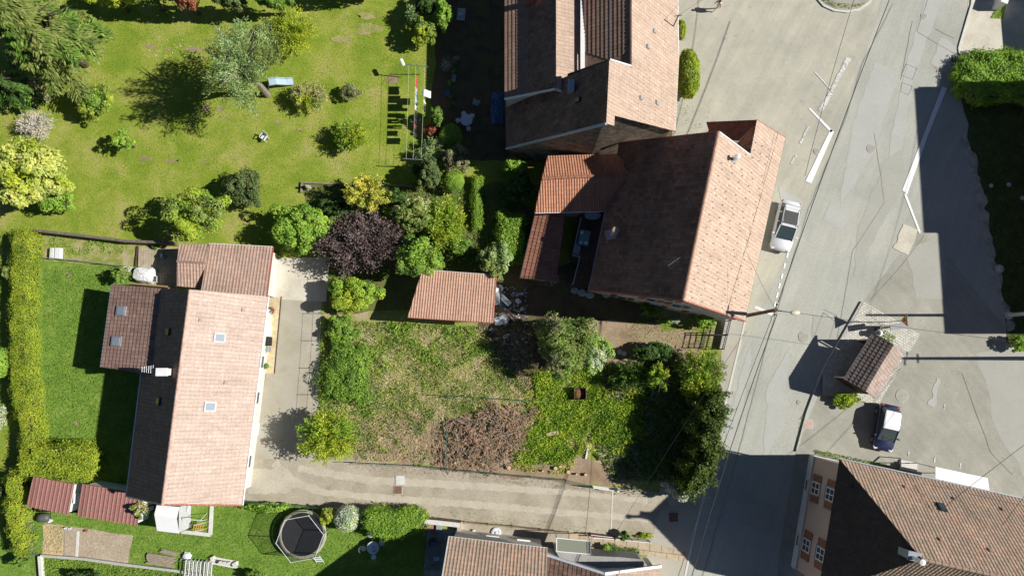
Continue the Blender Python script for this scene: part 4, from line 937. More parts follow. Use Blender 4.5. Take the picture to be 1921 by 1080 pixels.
    for px, py in ((1698, 914), (1790, 936), (1881, 956), (1764, 1013), (1857, 1033)):
        c0 = PP(px, py, Np); mb = MB(); mb.box(c0 + Np[1] * .1, (.22, .25, .1), M=basis(Np, e)); mb.build('roof_vent', T_ROMAN, root)
    for p, q in (((1750, 911), (1796, 920)), ((1823, 928), (1921, 949))):
        mb = MB(); mb.bar(PP(*p, Np) + Np[1] * .12, PP(*q, Np) + Np[1] * .1, .03, .07); mb.build('snow_guard', plain('rusty_guard', (.2, .15, .13), .7), root)
    c0 = PP(1689, 1034, Hp); chimney(root, (c0.x + .3, c0.y, c0.z), .75, .5, 1.1, plain('slate_grey_metal', (.25, .29, .33), .5), R(-12), 0, plain('slate_grey_metal', (.3, .3, .3)))
    c0 = PP(1702, 1040, Hp); mb = MB(); mb.lathe(c0, [(.13, 0), (.13, 1.6), (.2, 1.65), (.2, 1.8), (.02, 1.85)], 16); mb.build('flue', WHITE, root)
    c0 = PP(1545 + 53, 910, Hp); mb = MB(); mb.box(c0 + Hp[1] * .08, (.2, .2, .1), M=basis(Hp, wv)); mb.build('roof_vent', T_BLACK, root)
    # awning over the north terrace
    aw = thing('awning', 'flat white awning stretched out from the gutter of the shuttered house', 'awning', P(1804, 900).to_3d())
    mb = MB(); mb.prism([P(1755, 875, 3.0), P(1853, 896, 2.9), P(1858, 930, 3.3), P(1755, 905, 3.4)], .06); mb.build('canvas', plain('white_canvas', (.84, .84, .84), .7, var=.02), aw)
    for x, y in ((1756, 877), (1852, 897)): p = P(x, y, 2.85); mb = MB(); mb.bar((p.x, p.y, 0), p, .07); mb.build('post', WHITE, aw)
    st = thing('entrance_steps', 'concrete steps with dark side rail at the north wall of the shuttered house', 'steps', P(1705, 872).to_3d())
    for i in range(3):
        mb = MB(); mb.prism([P(1691, 862 + i * 4, .2 + i * .17), P(1721, 868 + i * 4, .2 + i * .17), P(1720, 886, .2 + i * .17), P(1690, 880, .2 + i * .17)], .17); mb.build('step', LCONC, st)
    mb = MB(); mb.bar(P(1689, 859, 1.0), P(1686, 878, 1.4), .08, .1); mb.bar(P(1689, 859, 0), P(1689, 859, 1.0), .06); mb.build('handrail', DARKM, st)
facade_house()

# ---- house at the bottom middle
def south_house():
    root = thing('house', 'ribbed tile house cut by the bottom edge, with a second dark gable on its right', 'house', P(1000, 1090).to_3d())
    a, b = P(842, 1006.5, 4.5), P(1027, 1028, 4.5); e = (b - a).normalized(); s_ = Vector((e.y, -e.x, 0)); s_ = s_ if s_.y < 0 else -s_
    ra, rb = a + s_ * 5 + Vector((0, 0, 4.9)), b + s_ * 5 + Vector((0, 0, 4.9)); sa, sb = a + s_ * 10, b + s_ * 10
    r = MB(); slope(r, [a, b, rb, ra], a, b, 'roman'); slope(r, [sa, sb, rb, ra], sa, sb, 'roman'); r.build('roof', T_ROMAN, root)
    gutter(root, a, b, WHITE); strip(root, 'verge', a, ra, .1, .16, LCONC, -.05)
    w_ = MB(); w_.walls(lower(inset([a, b, rb, sb, sa, ra], .4), .3)); w_.build('wall', OFFW, root)
    # second volume
    k, r0, g = P(1010, 1035, 3.7), P(1134, 1075, 5.2), P(1240, 1061, 3.4); dn = Vector((-.12, -1, 0)).normalized() * 7
    r = MB(); slope(r, [k, r0, r0 + dn, k + dn], k + dn, k, 'flat'); r.build('west_roof', T_BROWN, root)
    r = MB(); slope(r, [r0, g, g + dn, r0 + dn], g + dn, g, 'flat'); r.build('east_roof', T_MAIN, root)
    BL = plain('blue_white_trim', (.55, .6, .68), .5)
    strip(root, 'verge', k, r0, .16, .22, BL, -.04); strip(root, 'verge', r0, g, .2, .22, WHITE, -.02)
    w_ = MB(); w_.walls(lower([k + Vector((.4, -.4, .3)), r0 + Vector((0, -.4, 0)), g + Vector((-.4, -.3, .3)), g + dn, r0 + dn, k + dn], .35)); w_.build('wall', OFFW, root)
    # porch canopy of glass
    cn = thing('glass_canopy', 'rectangular glass canopy with white frame above the flagstone path', 'canopy', P(1072, 1028).to_3d())
    q4 = [P(1044, 1008, 2.6), P(1107, 1014, 2.6), P(1107.5, 1038.5, 2.9), P(1044, 1033, 2.9)]
    mb = MB(); mb.prism(q4, .03); mb.build('pane', glass_mat('mossy_glass', (.25, .26, .2), .3), cn)
    mb = MB()
    for i in range(4): mb.bar(q4[i] + Vector((0, 0, .03)), q4[(i + 1) % 4] + Vector((0, 0, .03)), .07)
    for p in q4[:2]: mb.bar((p.x, p.y, 0), p, .07)
    mb.build('frame', WHITE, cn)
    fl = thing('flat_roof', 'grey flat gravel roof wedge between the two gables at the bottom', 'flat roof', P(1150, 1050).to_3d())
    mb = MB(); mb.prism([P(1040, 1030, 2.4), P(1112, 1042, 2.4), P(1160, 1044, 2.4), P(1202, 1048, 2.4), P(1218, 1064, 2.4), P(1134, 1074, 2.4), P(1050, 1045, 2.4)], 2.38)
    mb.build('deck', ground_mat('grey_gravel_felt', [(.3, (.3, .29, .28)), (.7, (.42, .41, .4))], (.7, 1.2), .8, 14, .6), fl)
    for x, y, l in ((924, 1010, 'left'), (982, 1017, 'right')):
        t = thing('window_ledge', f'white window ledge on the north wall, the {l} one of two by the gravel strip', 'ledge', P(x, y).to_3d()); p = P(x, y, 1.4); mb = MB(); mb.box(p, (1.1, .5, .1), R(-6)); mb.build('slab', WHITE, t)
        mb = MB(); mb.box(p - Vector((0, .1, .5)), (.95, .2, .9), R(-6)); mb.build('front', OFFW, t)
south_house()

# ---- houses beyond the right edge, whose shadows reach the road
def east_house():
    root = thing('house', 'gabled neighbour house beyond the right edge whose shadow covers the verge', 'house', (51, 14, 0))
    y0, y1 = P(0, 437, 0).y, P(0, 166, 0).y
    def gab(x0, xr, x1, ya, yb, he, hr):
        a, b, c, d = Vector((x0, ya, he)), Vector((x0, yb, he)), Vector((x1, yb, he)), Vector((x1, ya, he)); ra, rb = Vector((xr, ya, hr)), Vector((xr, yb, hr))
        r = MB(); slope(r, [a, b, rb, ra], a, b, 'flat'); slope(r, [d, c, rb, ra], d, c, 'flat'); r.build('roof', T_MAIN, root)
        w_ = MB(); w_.walls(lower(inset([a, b, rb, c, d, ra], .3), .3)); w_.build('wall', OFFW, root)
        for yy in np.linspace(ya + 1.5, yb - 1.5, 3):
            for z in (1.6, 4.2):
                if z < he - .6:
                    m = MB(); m.box((x0 + .28, yy, z), (.12, 1.0, 1.2)); f = m.build('window', WHITE, root); g = MB(); g.box((x0 + .2, yy, z), (.03, .8, 1.0)); g.build('pane', GLASS, f)
    gab(46.3, 50.9, 55.5, y0, y1, 6.0, 11.1)
    y2 = P(0, 626, 0).y
    gab(46.6, 50.6, 54.6, y2, y0 + .35, 5.6, 9.9)
    r2 = thing('house', 'neighbour house beyond the upper right corner whose shadow falls on the side yard', 'house', (52, 33, 0))
    ya, yb = P(0, 98, 0).y, P(0, -160, 0).y; xe = P(1884, 60, 0).x
    a, b, c, d = Vector((51.0, ya, 4.6)), Vector((51.0, yb, 4.6)), Vector((62, yb, 4.6)), Vector((62, ya, 4.6)); hr = (52.5 - xe) / 1.28; hr = min(hr, 9.2); xr = xe + hr * 1.28
    ra, rb = Vector((xr, ya, hr)), Vector((xr, yb, hr)); r = MB(); slope(r, [a, b, rb, ra], a, b, 'flat'); slope(r, [d, c, rb, ra], d, c, 'flat'); r.build('roof', T_BROWN, r2)
    w_ = MB(); w_.walls(lower(inset([a, b, rb, c, d, ra], .3), .3)); w_.build('wall', OFFW, r2)
east_house()

# ================================================================ VEGETATION
L_BRIGHT = leaf_mat('bright_leaf', [(.10, .19, .02), (.17, .28, .03), (.22, .32, .05), (.13, .22, .03)])
L_YGREEN = leaf_mat('yellow_green_leaf', [(.22, .28, .02), (.30, .34, .03), (.17, .24, .02), (.34, .36, .05)])
L_GOLD = leaf_mat('golden_leaf', [(.40, .37, .04), (.46, .44, .09), (.30, .31, .03), (.48, .46, .14)])
L_CREAM = leaf_mat('cream_blossom', [(.33, .36, .08), (.42, .43, .14), (.24, .30, .05), (.38, .40, .11)])
L_MID = leaf_mat('mid_leaf', [(.07, .13, .02), (.11, .19, .03), (.14, .22, .04)])
L_OLIVE = leaf_mat('olive_leaf', [(.10, .13, .03), (.16, .19, .05), (.20, .23, .07)])
L_DARK = leaf_mat('dark_leaf', [(.03, .065, .015), (.05, .10, .02), (.07, .12, .03)])
L_DGREY = leaf_mat('dark_grey_leaf', [(.05, .08, .025), (.08, .115, .035), (.12, .15, .06)])
L_BLUEG = leaf_mat('blue_green_needle', [(.15, .22, .08), (.20, .28, .11), (.25, .32, .15), (.13, .20, .05)])
L_PURPLE = leaf_mat('purple_leaf', [(.05, .035, .032), (.08, .055, .052), (.125, .095, .09), (.06, .05, .035)], .15)
L_LILAC = leaf_mat('lilac_leaf', [(.08, .14, .02), (.14, .20, .03), (.18, .13, .12), (.26, .22, .15), (.12, .18, .03)])
L_THUJA = leaf_mat('thuja_spray', [(.14, .21, .015), (.20, .27, .02), (.28, .31, .03), (.12, .19, .02), (.27, .26, .03)])
L_THUJAG = leaf_mat('green_thuja_spray', [(.15, .22, .02), (.20, .28, .02), (.25, .30, .03)])
L_DHEDGE = leaf_mat('dark_hedge_leaf', [(.035, .06, .01), (.06, .09, .015), (.08, .11, .02)])
L_RED = leaf_mat('red_leaf', [(.22, .06, .03), (.30, .12, .07), (.18, .07, .04)])
L_TAN = leaf_mat('dry_twigs_leaf', [(.34, .27, .16), (.42, .36, .24), (.26, .22, .12), (.24, .26, .10)], .2)
L_GREYTW = leaf_mat('grey_twigs_leaf', [(.34, .31, .26), (.42, .40, .34), (.24, .22, .17)], .1)
L_WHITEF = leaf_mat('white_blossom', [(.6, .6, .5), (.7, .7, .62), (.25, .33, .1), (.16, .25, .05)])
L_VARIEG = leaf_mat('white_edged_leaf', [(.30, .36, .26), (.42, .46, .36), (.18, .26, .12), (.5, .52, .42)])
L_IVY = leaf_mat('ground_ivy', [(.12, .22, .015), (.17, .28, .02), (.10, .17, .015), (.22, .30, .03)])
L_WEED = leaf_mat('weeds', [(.11, .17, .025), (.16, .24, .035), (.22, .26, .06), (.12, .20, .03)])
L_HAY = leaf_mat('dry_grass', [(.34, .28, .15), (.42, .35, .22), (.28, .24, .13), (.38, .30, .18)], .2)
L_GRASS = leaf_mat('grass_blade', [(.14, .20, .02), (.19, .25, .03), (.24, .27, .045), (.17, .23, .03)])
L_GRASSR = leaf_mat('rich_grass_blade', [(.08, .145, .02), (.12, .19, .03), (.16, .22, .045)])
L_BROWN = leaf_mat('dead_branches_leaf', [(.13, .08, .05), (.20, .13, .08), (.27, .19, .125), (.09, .055, .035)], .1)

def T(*a, **k): return tree(*a, **k)
G = 'trees and shrubs of the big lawn'
T('spruce_tree', 'large layered green spruce filling the upper left corner', 'tree', L_OLIVE, 45, 42, 118, 100, 13, 3, 26000, .42, 'spruce', seed=3, aspect=.32, clumps=90, mats=[L_OLIVE, L_OLIVE, L_MID])
T('spruce_tree', 'darker spruce behind the big one, at the left edge of the lawn', 'tree', L_DARK, -12, 150, 60, 42, 7, 1, 7000, .32, 'spruce', seed=4, aspect=.35, mats=[L_DARK, L_MID])
T('shrub', 'straw-coloured feathery shrub left of the round green bush', 'shrub', L_TAN, 74, 166, 33, 28, 1.8, .1, 3200, .24, 'shoot', seed=5, aspect=.22, clumps=70, limbmat=TWIG)
T('shrub', 'bare grey twiggy shrub above the cream flowering tree', 'shrub', L_GREYTW, 63, 236, 40, 30, 1.9, .1, 3600, .26, 'shoot', seed=6, aspect=.14, clumps=80, limbmat=TWIG, limbs=16)
T('bush', 'round dense olive-green bush casting a round shadow on the lawn', 'bush', L_OLIVE, 178, 189, 40, 38, 2.9, .2, 7000, .2, 'clump', seed=7, clumps=70, mats=[L_OLIVE, L_YGREEN, L_MID])
T('flowering_tree', 'big cream-yellow blossoming tree at the left edge', 'tree', L_CREAM, 62, 322, 76, 66, 6.2, 1.2, 14000, .26, 'clump', seed=8, clumps=90, mats=[L_CREAM, L_CREAM, L_YGREEN])
T('bush', 'light green bush growing at the foot of the cream blossoming tree', 'bush', L_BRIGHT, 108, 374, 38, 30, 3.0, .3, 3600, .2, 'clump', seed=9)
T('young_tree', 'small sparse light green tree with its shadow beside it', 'tree', L_BRIGHT, 229, 263, 24, 24, 2.7, 1.2, 900, .2, 'clump', seed=10, clumps=18)
T('larch_tree', 'feathery blue-green larch with grey limbs and a long lacy shadow', 'tree', L_BLUEG, 447, 118, 66, 84, 11.5, 2.0, 12500, .3, 'shoot', seed=11, aspect=.25, clumps=80, limbmat=TWIG, limbs=16, mats=[L_BLUEG, L_BLUEG, L_OLIVE])
T('bush', 'bright yellow-green bush behind the larch', 'bush', L_YGREEN, 548, 60, 47, 46, 3.2, .2, 6500, .22, 'shoot', seed=12, aspect=.3, clumps=110)
T('bush', 'grey-green bush between the larch and the yellow-green bush', 'bush', L_BLUEG, 507, 78, 34, 40, 3.4, .2, 4500, .22, 'shoot', seed=13, aspect=.3, clumps=80, mats=[L_BLUEG, L_OLIVE])
T('bush', 'olive bush with brownish tips right of the blue lounger', 'bush', L_OLIVE, 577, 181, 40, 30, 2.2, .2, 4800, .2, 'shoot', seed=14, aspect=.35, clumps=90, mats=[L_OLIVE, L_TAN, L_YGREEN])
T('bush', 'small pink-flowering bush alone in the middle of the lawn', 'bush', L_LILAC, 657, 174, 24, 17, 1.5, .15, 1500, .17, 'clump', seed=15)
T('bush', 'bright green feathery bush in the lower middle of the lawn', 'bush', L_YGREEN, 661, 255, 34, 34, 2.9, .2, 5200, .2, 'shoot', seed=16, aspect=.35, clumps=90, mats=[L_YGREEN, L_BRIGHT])
T('bush', 'dark grey-green round bush at the bottom of the lawn', 'bush', L_DGREY, 459, 353, 41, 41, 3.3, .2, 7000, .19, 'clump', seed=17, clumps=80)
T('tree', 'wide light green tree overhanging the lean-to roof', 'tree', L_YGREEN, 366, 405, 72, 58, 5.2, 1.4, 9000, .21, 'clump', seed=18, clumps=44, mats=[L_YGREEN, L_BRIGHT, L_OLIVE])
T('tree', 'bright green leafy tree between the garage and the purple tree', 'tree', L_BRIGHT, 561, 426, 64, 56, 4.2, .5, 11000, .22, 'clump', seed=19, clumps=60)
T('golden_conifer', 'bright golden-yellow conifer beside the purple tree', 'tree', L_GOLD, 690, 361, 42, 37, 4.6, .3, 5500, .26, 'shoot', seed=20, aspect=.35, clumps=60)
T('purple_tree', 'wide dark purple-leaved tree in the middle left of the garden', 'tree', L_PURPLE, 682, 458, 90, 60, 4.6, .8, 19000, .22, 'shoot', seed=21, clumps=130, aspect=.5, mats=[L_PURPLE, L_PURPLE, L_PURPLE])
T('maple_tree', 'fresh green tree between purple tree and salmon tiled shed', 'tree', L_BRIGHT, 783, 482, 52, 48, 5.6, 1.2, 7500, .22, 'clump', seed=22, clumps=42, mats=[L_BRIGHT, L_MID])
T('conifer', 'olive and rust tinted conifer right of the golden one', 'tree', L_OLIVE, 775, 403, 42, 38, 4.4, .3, 6500, .2, 'clump', seed=23, clumps=60, mats=[L_OLIVE, L_MID, L_TAN])
T('bush', 'tall bright yellow-green bush left of the narrow clipped hedge', 'bush', L_YGREEN, 836, 420, 37, 55, 3.8, .2, 9000, .2, 'shoot', seed=24, aspect=.4, clumps=120, mats=[L_YGREEN, L_BRIGHT, L_YGREEN])
T('fern', 'lush green fern clump between the maple and the yellow-green bush', 'fern', L_IVY, 812, 489, 24, 18, 1.3, .05, 2200, .22, 'shoot', seed=25, aspect=.25, clumps=40, trunk=False)
T('topiary_ball', 'clipped bright green ball below the red shrub', 'topiary', L_BRIGHT, 845, 256, 21, 22, 2.0, .2, 6500, .1, 'ball', seed=26, gap=.05)
T('topiary_ball', 'clipped bright green ball at the bottom of the shrub group', 'topiary', L_BRIGHT, 851, 341, 19, 20, 2.0, .2, 6000, .1, 'ball', seed=27, gap=.05)
T('conifer', 'dark bushy conifer at the lower left of the shrub group', 'conifer', L_DGREY, 806, 325, 22, 34, 3.4, .2, 5000, .2, 'clump', seed=28, clumps=50)
T('shrub', 'silvery grey-green shrub in the middle of the shrub group', 'shrub', L_BLUEG, 812, 284, 32, 26, 2.3, .2, 4200, .18, 'shoot', seed=29, aspect=.3, clumps=90)
T('lilac_bush', 'pink-tinged lilac bush at the right of the shrub group', 'bush', L_LILAC, 858, 300, 32, 32, 3.0, .2, 5200, .18, 'clump', seed=30, clumps=50)
T('conifer', 'small dark pointed conifer above the red shrub', 'conifer', L_MID, 821, 219, 14, 22, 2.8, .2, 2400, .17, 'clump', seed=31)
T('red_shrub', 'small red-leaved shrub beside the first clipped ball', 'shrub', L_RED, 812, 246, 19, 15, 1.5, .1, 1900, .16, 'clump', seed=32)
T('tree', 'bright leafy green tree at the corner of concrete apron and drive', 'tree', L_BRIGHT, 662, 552, 54, 42, 3.0, .3, 10000, .23, 'clump', seed=33, clumps=52, mats=[L_BRIGHT, L_YGREEN])
T('bush', 'green bush just below the bright leafy tree by the drive', 'bush', L_MID, 640, 620, 34, 32, 1.6, .1, 5200, .2, 'clump', seed=34, mats=[L_MID, L_BRIGHT])
T('bush', 'broad grass-green bush overhanging the wire fence of the drive', 'bush', L_MID, 648, 702, 55, 72, 1.5, .05, 19000, .17, 'clump', seed=35, clumps=150, mats=[L_MID, L_BRIGHT, L_MID])
T('tree', 'yellow-green tree on the drive corner with a dark shadow on the gravel', 'tree', L_YGREEN, 614, 820, 57, 48, 4.6, .7, 12000, .2, 'shoot', seed=36, aspect=.45, clumps=130, mats=[L_YGREEN, L_YGREEN, L_BRIGHT])
T('bush', 'grey-green bush with pale tips touching the salmon shed corner', 'bush', L_OLIVE, 928, 487, 38, 42, 3.6, .3, 6500, .2, 'clump', seed=37, clumps=50, mats=[L_OLIVE, L_BLUEG])
T('lilac_bush', 'big lilac with fading purple flower heads in the middle of the rough garden', 'tree', L_LILAC, 1060, 642, 66, 62, 5.2, .4, 15000, .2, 'clump', seed=38, clumps=110, mats=[L_LILAC, L_MID, L_OLIVE])
T('flowering_shrub', 'green shrub with white flower heads against the big lilac', 'shrub', L_WHITEF, 1117, 658, 34, 48, 3.6, .2, 6500, .18, 'clump', seed=39, clumps=60, mats=[L_BRIGHT, L_BRIGHT, L_WHITEF])
T('young_tree', 'feathery star-shaped young tree left of the roadside hedge', 'tree', L_YGREEN, 1240, 711, 32, 34, 4.2, 1.0, 2600, .26, 'shoot', seed=40, aspect=.28, clumps=18, mats=[L_YGREEN, L_BRIGHT])
T('shrub', 'green shrub with arching branches left of the star-shaped tree', 'shrub', L_MID, 1180, 700, 42, 34, 2.6, .2, 4200, .22, 'shoot', seed=41, aspect=.3, clumps=40, mats=[L_MID, L_DARK])
T('shrub', 'dark green shrub along the top of the shaded corner', 'shrub', L_DARK, 1228, 660, 50, 20, 2.2, .1, 4000, .2, 'clump', seed=42)
T('shrub', 'yellow-green bushy tree by the pavement north of the dark hedge', 'tree', L_YGREEN, 1315, 702, 46, 52, 4.4, .3, 11000, .22, 'shoot', seed=43, aspect=.35, clumps=120, mats=[L_YGREEN, L_BRIGHT, L_OLIVE])
T('bush', 'white-edged leafy bush where the drive meets the pavement', 'bush', L_VARIEG, 1284, 915, 44, 22, 2.4, .2, 6500, .19, 'clump', seed=44)
T('bush', 'dark shrub in the shade under the garden gable of the big house', 'bush', L_MID, 1222, 578, 24, 18, 2.2, .2, 2400, .2, 'shoot', seed=45, aspect=.3)
T('bush', 'bright green bush beside the iron garden fence', 'bush', L_BRIGHT, 1323, 603, 22, 17, 1.9, .2, 2600, .19, 'clump', seed=46)
T('herb_clump', 'low lime-green herb clump by the shaded gable wall', 'plant', L_BRIGHT, 1245, 601, 16, 9, .8, .05, 900, .14, 'clump', seed=47, trunk=False)
T('herb_clump', 'grey-leaved low clump by the shaded gable wall', 'plant', L_VARIEG, 1266, 601, 12, 8, .6, .05, 700, .14, 'clump', seed=48, trunk=False)
T('topiary_bush', 'rounded dark green bush between lawn and white covered table', 'bush', L_MID, 228, 517, 20, 17, 2.3, .1, 3000, .15, 'clump', seed=49, mats=[L_MID, L_OLIVE])
T('shrub', 'small green and rust tinted tree leaning over the end of the longer red shed', 'tree', L_OLIVE, 264, 955, 19, 18, 3.2, 1.4, 1000, .2, 'clump', seed=50, clumps=20, mats=[L_BRIGHT, L_OLIVE, L_TAN])
T('flowering_bush', 'round bush covered in white flowers between trampoline and clipped hedge', 'bush', L_VARIEG, 652, 971, 23, 23, 2.2, .2, 5200, .15, 'ball', seed=51, gap=.7, mats=[L_VARIEG, L_WHITEF])
T('bush', 'small olive bush touching the trampoline', 'bush', L_OLIVE, 616, 966, 17, 19, 2.2, .2, 2600, .15, 'clump', seed=52, mats=[L_OLIVE, L_YGREEN])
T('bush', 'light green bush on the lawn edge at the far left', 'bush', L_BRIGHT, 4, 680, 18, 26, 2.4, .2, 2600, .19, 'ball', seed=53, gap=.5)
T('shrub', 'white flowering shrub at the far left edge', 'shrub', L_WHITEF, -2, 783, 13, 24, 1.6, .1, 1500, .17, 'shoot', seed=54)
T('bush', 'grey-green small bush west of the lower hedge piece', 'bush', L_DGREY, 5, 918, 12, 12, 1.2, .1, 900, .15, 'clump', seed=55)
T('bush', 'small round dark bush in the bottom left corner', 'bush', L_MID, 40, 1052, 16, 14, 1.8, .1, 1500, .17, 'clump', seed=56)
T('bush', 'leafy shrub poking out of the long yellow hedge at its upper left', 'bush', L_OLIVE, 18, 510, 14, 14, 2.2, .4, 1200, .18, 'clump', seed=57)
for i, (x, y, rx, ry, lab, m) in enumerate(((205, -12, 48, 26, 'bright tree crown at the top edge right of the spruce', L_YGREEN), (275, -14, 40, 26, 'dark tree at the top edge behind the lawn', L_DARK), (345, -6, 36, 20, 'reddish-leaved tree at the top edge', L_RED),
                                            (432, -4, 42, 20, 'blue-green leafy tree at the top edge above the larch', L_DGREY), (510, -4, 36, 16, 'mid green shrub at the top edge above the yellow-green bush', L_MID), (665, -34, 70, 28, 'dark tree mostly above the top edge', L_DARK))):
    T('tree', lab, 'tree', m, x, y, rx, ry, 5.5, .5, 4500, .24, 'clump', seed=60 + i, group='trees along the top edge')
T('bush', 'bright vine-like bush next to the garden lounger at the top', 'bush', L_BRIGHT, 831, 28, 16, 34, 3.0, .2, 4000, .22, 'clump', seed=70)
T('bush', 'olive green bush at the lower end of the top hedge group', 'bush', L_OLIVE, 794, 62, 26, 28, 2.8, .2, 4200, .2, 'clump', seed=71, mats=[L_OLIVE, L_MID, L_YGREEN])
T('bush', 'pale pointed bush at the left of the top hedge group', 'bush', L_BLUEG, 773, 26, 12, 20, 2.4, .2, 1800, .18, 'shoot', seed=72)
T('bush', 'dark tall bush between the pale and the bright bush at the top', 'bush', L_DARK, 800, 8, 24, 28, 2.6, .2, 3000, .2, 'clump', seed=73)
T('bush', 'golden rounded shrub against the street wall of the farmhouse', 'bush', L_THUJA, 1291, 139, 20, 43, 2.4, .1, 9000, .17, 'ball', seed=74, gap=.5)
T('bush', 'little golden shrub above the big golden one by the farmhouse', 'bush', L_THUJA, 1277, 57, 9, 17, 1.5, .1, 1800, .15, 'ball', seed=75, gap=.5)
T('plant', 'green self-sown weeds between bus shelter and blue car', 'plant', L_BRIGHT, 1586, 750, 30, 17, 1.0, .02, 3400, .2, 'clump', seed=76, trunk=False, mats=[L_BRIGHT, L_YGREEN])
T('bush', 'green bush in the sun at the right edge below the lamp post', 'bush', L_BRIGHT, 1912, 643, 20, 18, 1.6, .1, 2200, .19, 'clump', seed=77)
T('bush', 'bright green bush where the orange wing meets the shaded garden', 'bush', L_BRIGHT, 965, 312, 27, 18, 2.6, .2, 3200, .2, 'clump', seed=78)
T('bush', 'dark bush in the shade left of the small striped shed', 'bush', L_DARK, 975, 355, 32, 34, 2.6, .2, 4200, .2, 'clump', seed=79)
T('dry_shrub', 'bare branching shrub growing over the end of the small striped shed', 'shrub', L_GREYTW, 1030, 523, 26, 16, 2.6, .2, 400, .2, 'shoot', seed=80, aspect=.1, limbmat=TWIG, limbs=14)
T('bush', 'green leafy plant by the white wall south of the long house drive end', 'bush', L_BRIGHT, 500, 952, 46, 12, 1.2, .05, 3600, .19, 'clump', seed=81, trunk=False)
T('bush', 'low dark bush at the bottom left under the garden rail', 'bush', L_DARK, 162, 1082, 40, 16, 1.8, .1, 2600, .18, 'clump', seed=82)
T('bush', 'small bush on the lawn above the bottom edge right of the debris', 'bush', L_MID, 478, 1080, 22, 12, 1.6, .1, 1600, .18, 'clump', seed=83)
T('plant', 'leafy plant straddling the white fence by the flagstone path', 'plant', L_MID, 1172, 1004, 10, 10, 1.2, .05, 1100, .16, 'clump', seed=84, trunk=False)
T('plant', 'small round potted shrub on the flagstone path', 'plant', L_BRIGHT, 1137, 1026, 9, 7, .9, .1, 700, .13, 'clump', seed=85, trunk=False)
T('plant', 'tufts of yellow-green weeds at the end of the white fence', 'plant', L_YGREEN, 1210, 1004, 18, 7, .4, .02, 700, .14, 'clump', seed=86, trunk=False)
T('plant', 'small green seedling beside the wooden deck', 'plant', L_BRIGHT, 293, 463, 8, 5, .7, .1, 300, .16, 'clump', seed=87, trunk=False)
T('plant', 'green climber on the white wall of the long house', 'plant', L_BRIGHT, 497, 654, 6, 12, 1.0, .1, 700, .12, 'clump', seed=88, trunk=False)
T('conifer_bush', 'dark bush north of the retaining wall stones', 'bush', L_DARK, 783, 322, 14, 14, 2.0, .2, 1300, .17, 'clump', seed=89)

hedge('hedge', 'long yellow-green clipped hedge down the left side', 'hedge', L_THUJA, [(26, 434), (46, 430), (58, 442), (52, 500), (50, 600), (52, 700), (64, 790), (68, 850), (40, 884), (42, 800), (27, 760), (22, 700), (22, 600), (24, 500)], 2.0, 40000, .14, 1, aspect=.35, rough=.13)
hedge('hedge', 'yellow hedge piece running east above the red sheds', 'hedge', L_THUJA, [(40, 868), (66, 838), (140, 834), (166, 842), (176, 866), (166, 890), (140, 902), (80, 898), (40, 890)], 2.0, 14000, .19, 2, rough=.2)
hedge('hedge', 'narrow yellow-green hedge piece left of the vegetable bed', 'hedge', L_THUJA, [(18, 889), (34, 888), (33, 940), (36, 990), (42, 1036), (32, 1040), (22, 1000), (15, 950)], 1.9, 12000, .15, 3)
hedge('hedge', 'dark green laurel hedge along the pavement by the shaded corner', 'hedge', L_DHEDGE, [(1322, 745), (1352, 735), (1356, 780), (1348, 800), (1340, 880), (1312, 920), (1280, 918), (1296, 880), (1312, 850), (1312, 780)], 4.2, 26000, .24, 4, rough=.4, aspect=.5)
hedge('hedge', 'block hedge, bright in the sun, left of the small striped shed', 'hedge', L_BRIGHT, [(934, 398), (984, 404), (986, 480), (964, 492), (938, 470)], 1.7, 7500, .16, 5, rough=.15)
hedge('hedge', 'narrow low clipped hedge half in shade between lawn paths', 'hedge', L_BRIGHT, [(886, 328), (904, 330), (902, 428), (886, 430)], .9, 5000, .12, 6, rough=.05)
hedge('hedge', 'clipped green hedge above the round garden table at the bottom', 'hedge', L_BRIGHT, [(686, 958), (780, 960), (796, 972), (770, 1000), (740, 1008), (700, 1004), (684, 984)], 2.2, 12000, .16, 7, rough=.12)
hedge('hedge', 'broad overgrown hedge at the upper right beside the side yard', 'hedge', L_BRIGHT, [(1797, 130), (1812, 106), (1840, 96), (1921, 96), (1990, 100), (1990, 150), (1990, 190), (1830, 184), (1800, 168)], 1.1, 20000, .24, 8, rough=.2, aspect=.4)
hedge('hedge', 'green leafy end of the clipped hedge next to the storage boxes', 'hedge', L_OLIVE, [(764, 966), (796, 968), (798, 994), (764, 996)], 1.6, 2600, .15, 9, rough=.2)
# ground cover
blades('lawn_grass', 'short mown grass of the large upper left lawn', L_GRASS, [(-60, -60), (800, -60), (800, 300), (780, 345), (560, 345), (560, 440), (100, 440), (-60, 430)], 38, .11, .02, 1, cap=52000, up=.4, dens=(.9, -.5))
blades('side_lawn_grass', 'richer green grass inside the hedged lawn', L_GRASSR, [(82, 500), (250, 500), (330, 700), (300, 940), (100, 860), (84, 700)], 95, .17, .04, 2, cap=14000, up=.6)
blades('south_lawn_grass', 'green grass around trampoline and vegetable bed', L_GRASSR, [(60, 950), (460, 942), (830, 968), (800, 1100), (60, 1100)], 70, .14, .03, 3, cap=30000, up=.5, holes=([(82, 978), (252, 1000), (242, 1062), (78, 1044)], [(340, 950), (400, 950), (400, 1005), (340, 1000)]))
blades('rough_weeds', 'knee-high weeds in the overgrown garden', L_WEED, [(604, 600), (760, 606), (900, 612), (1000, 745), (1000, 760), (820, 780), (760, 850), (670, 850), (600, 800)], 170, .18, .2, 4, cap=32000, dens=(1.0, -.2), aspect=.35)
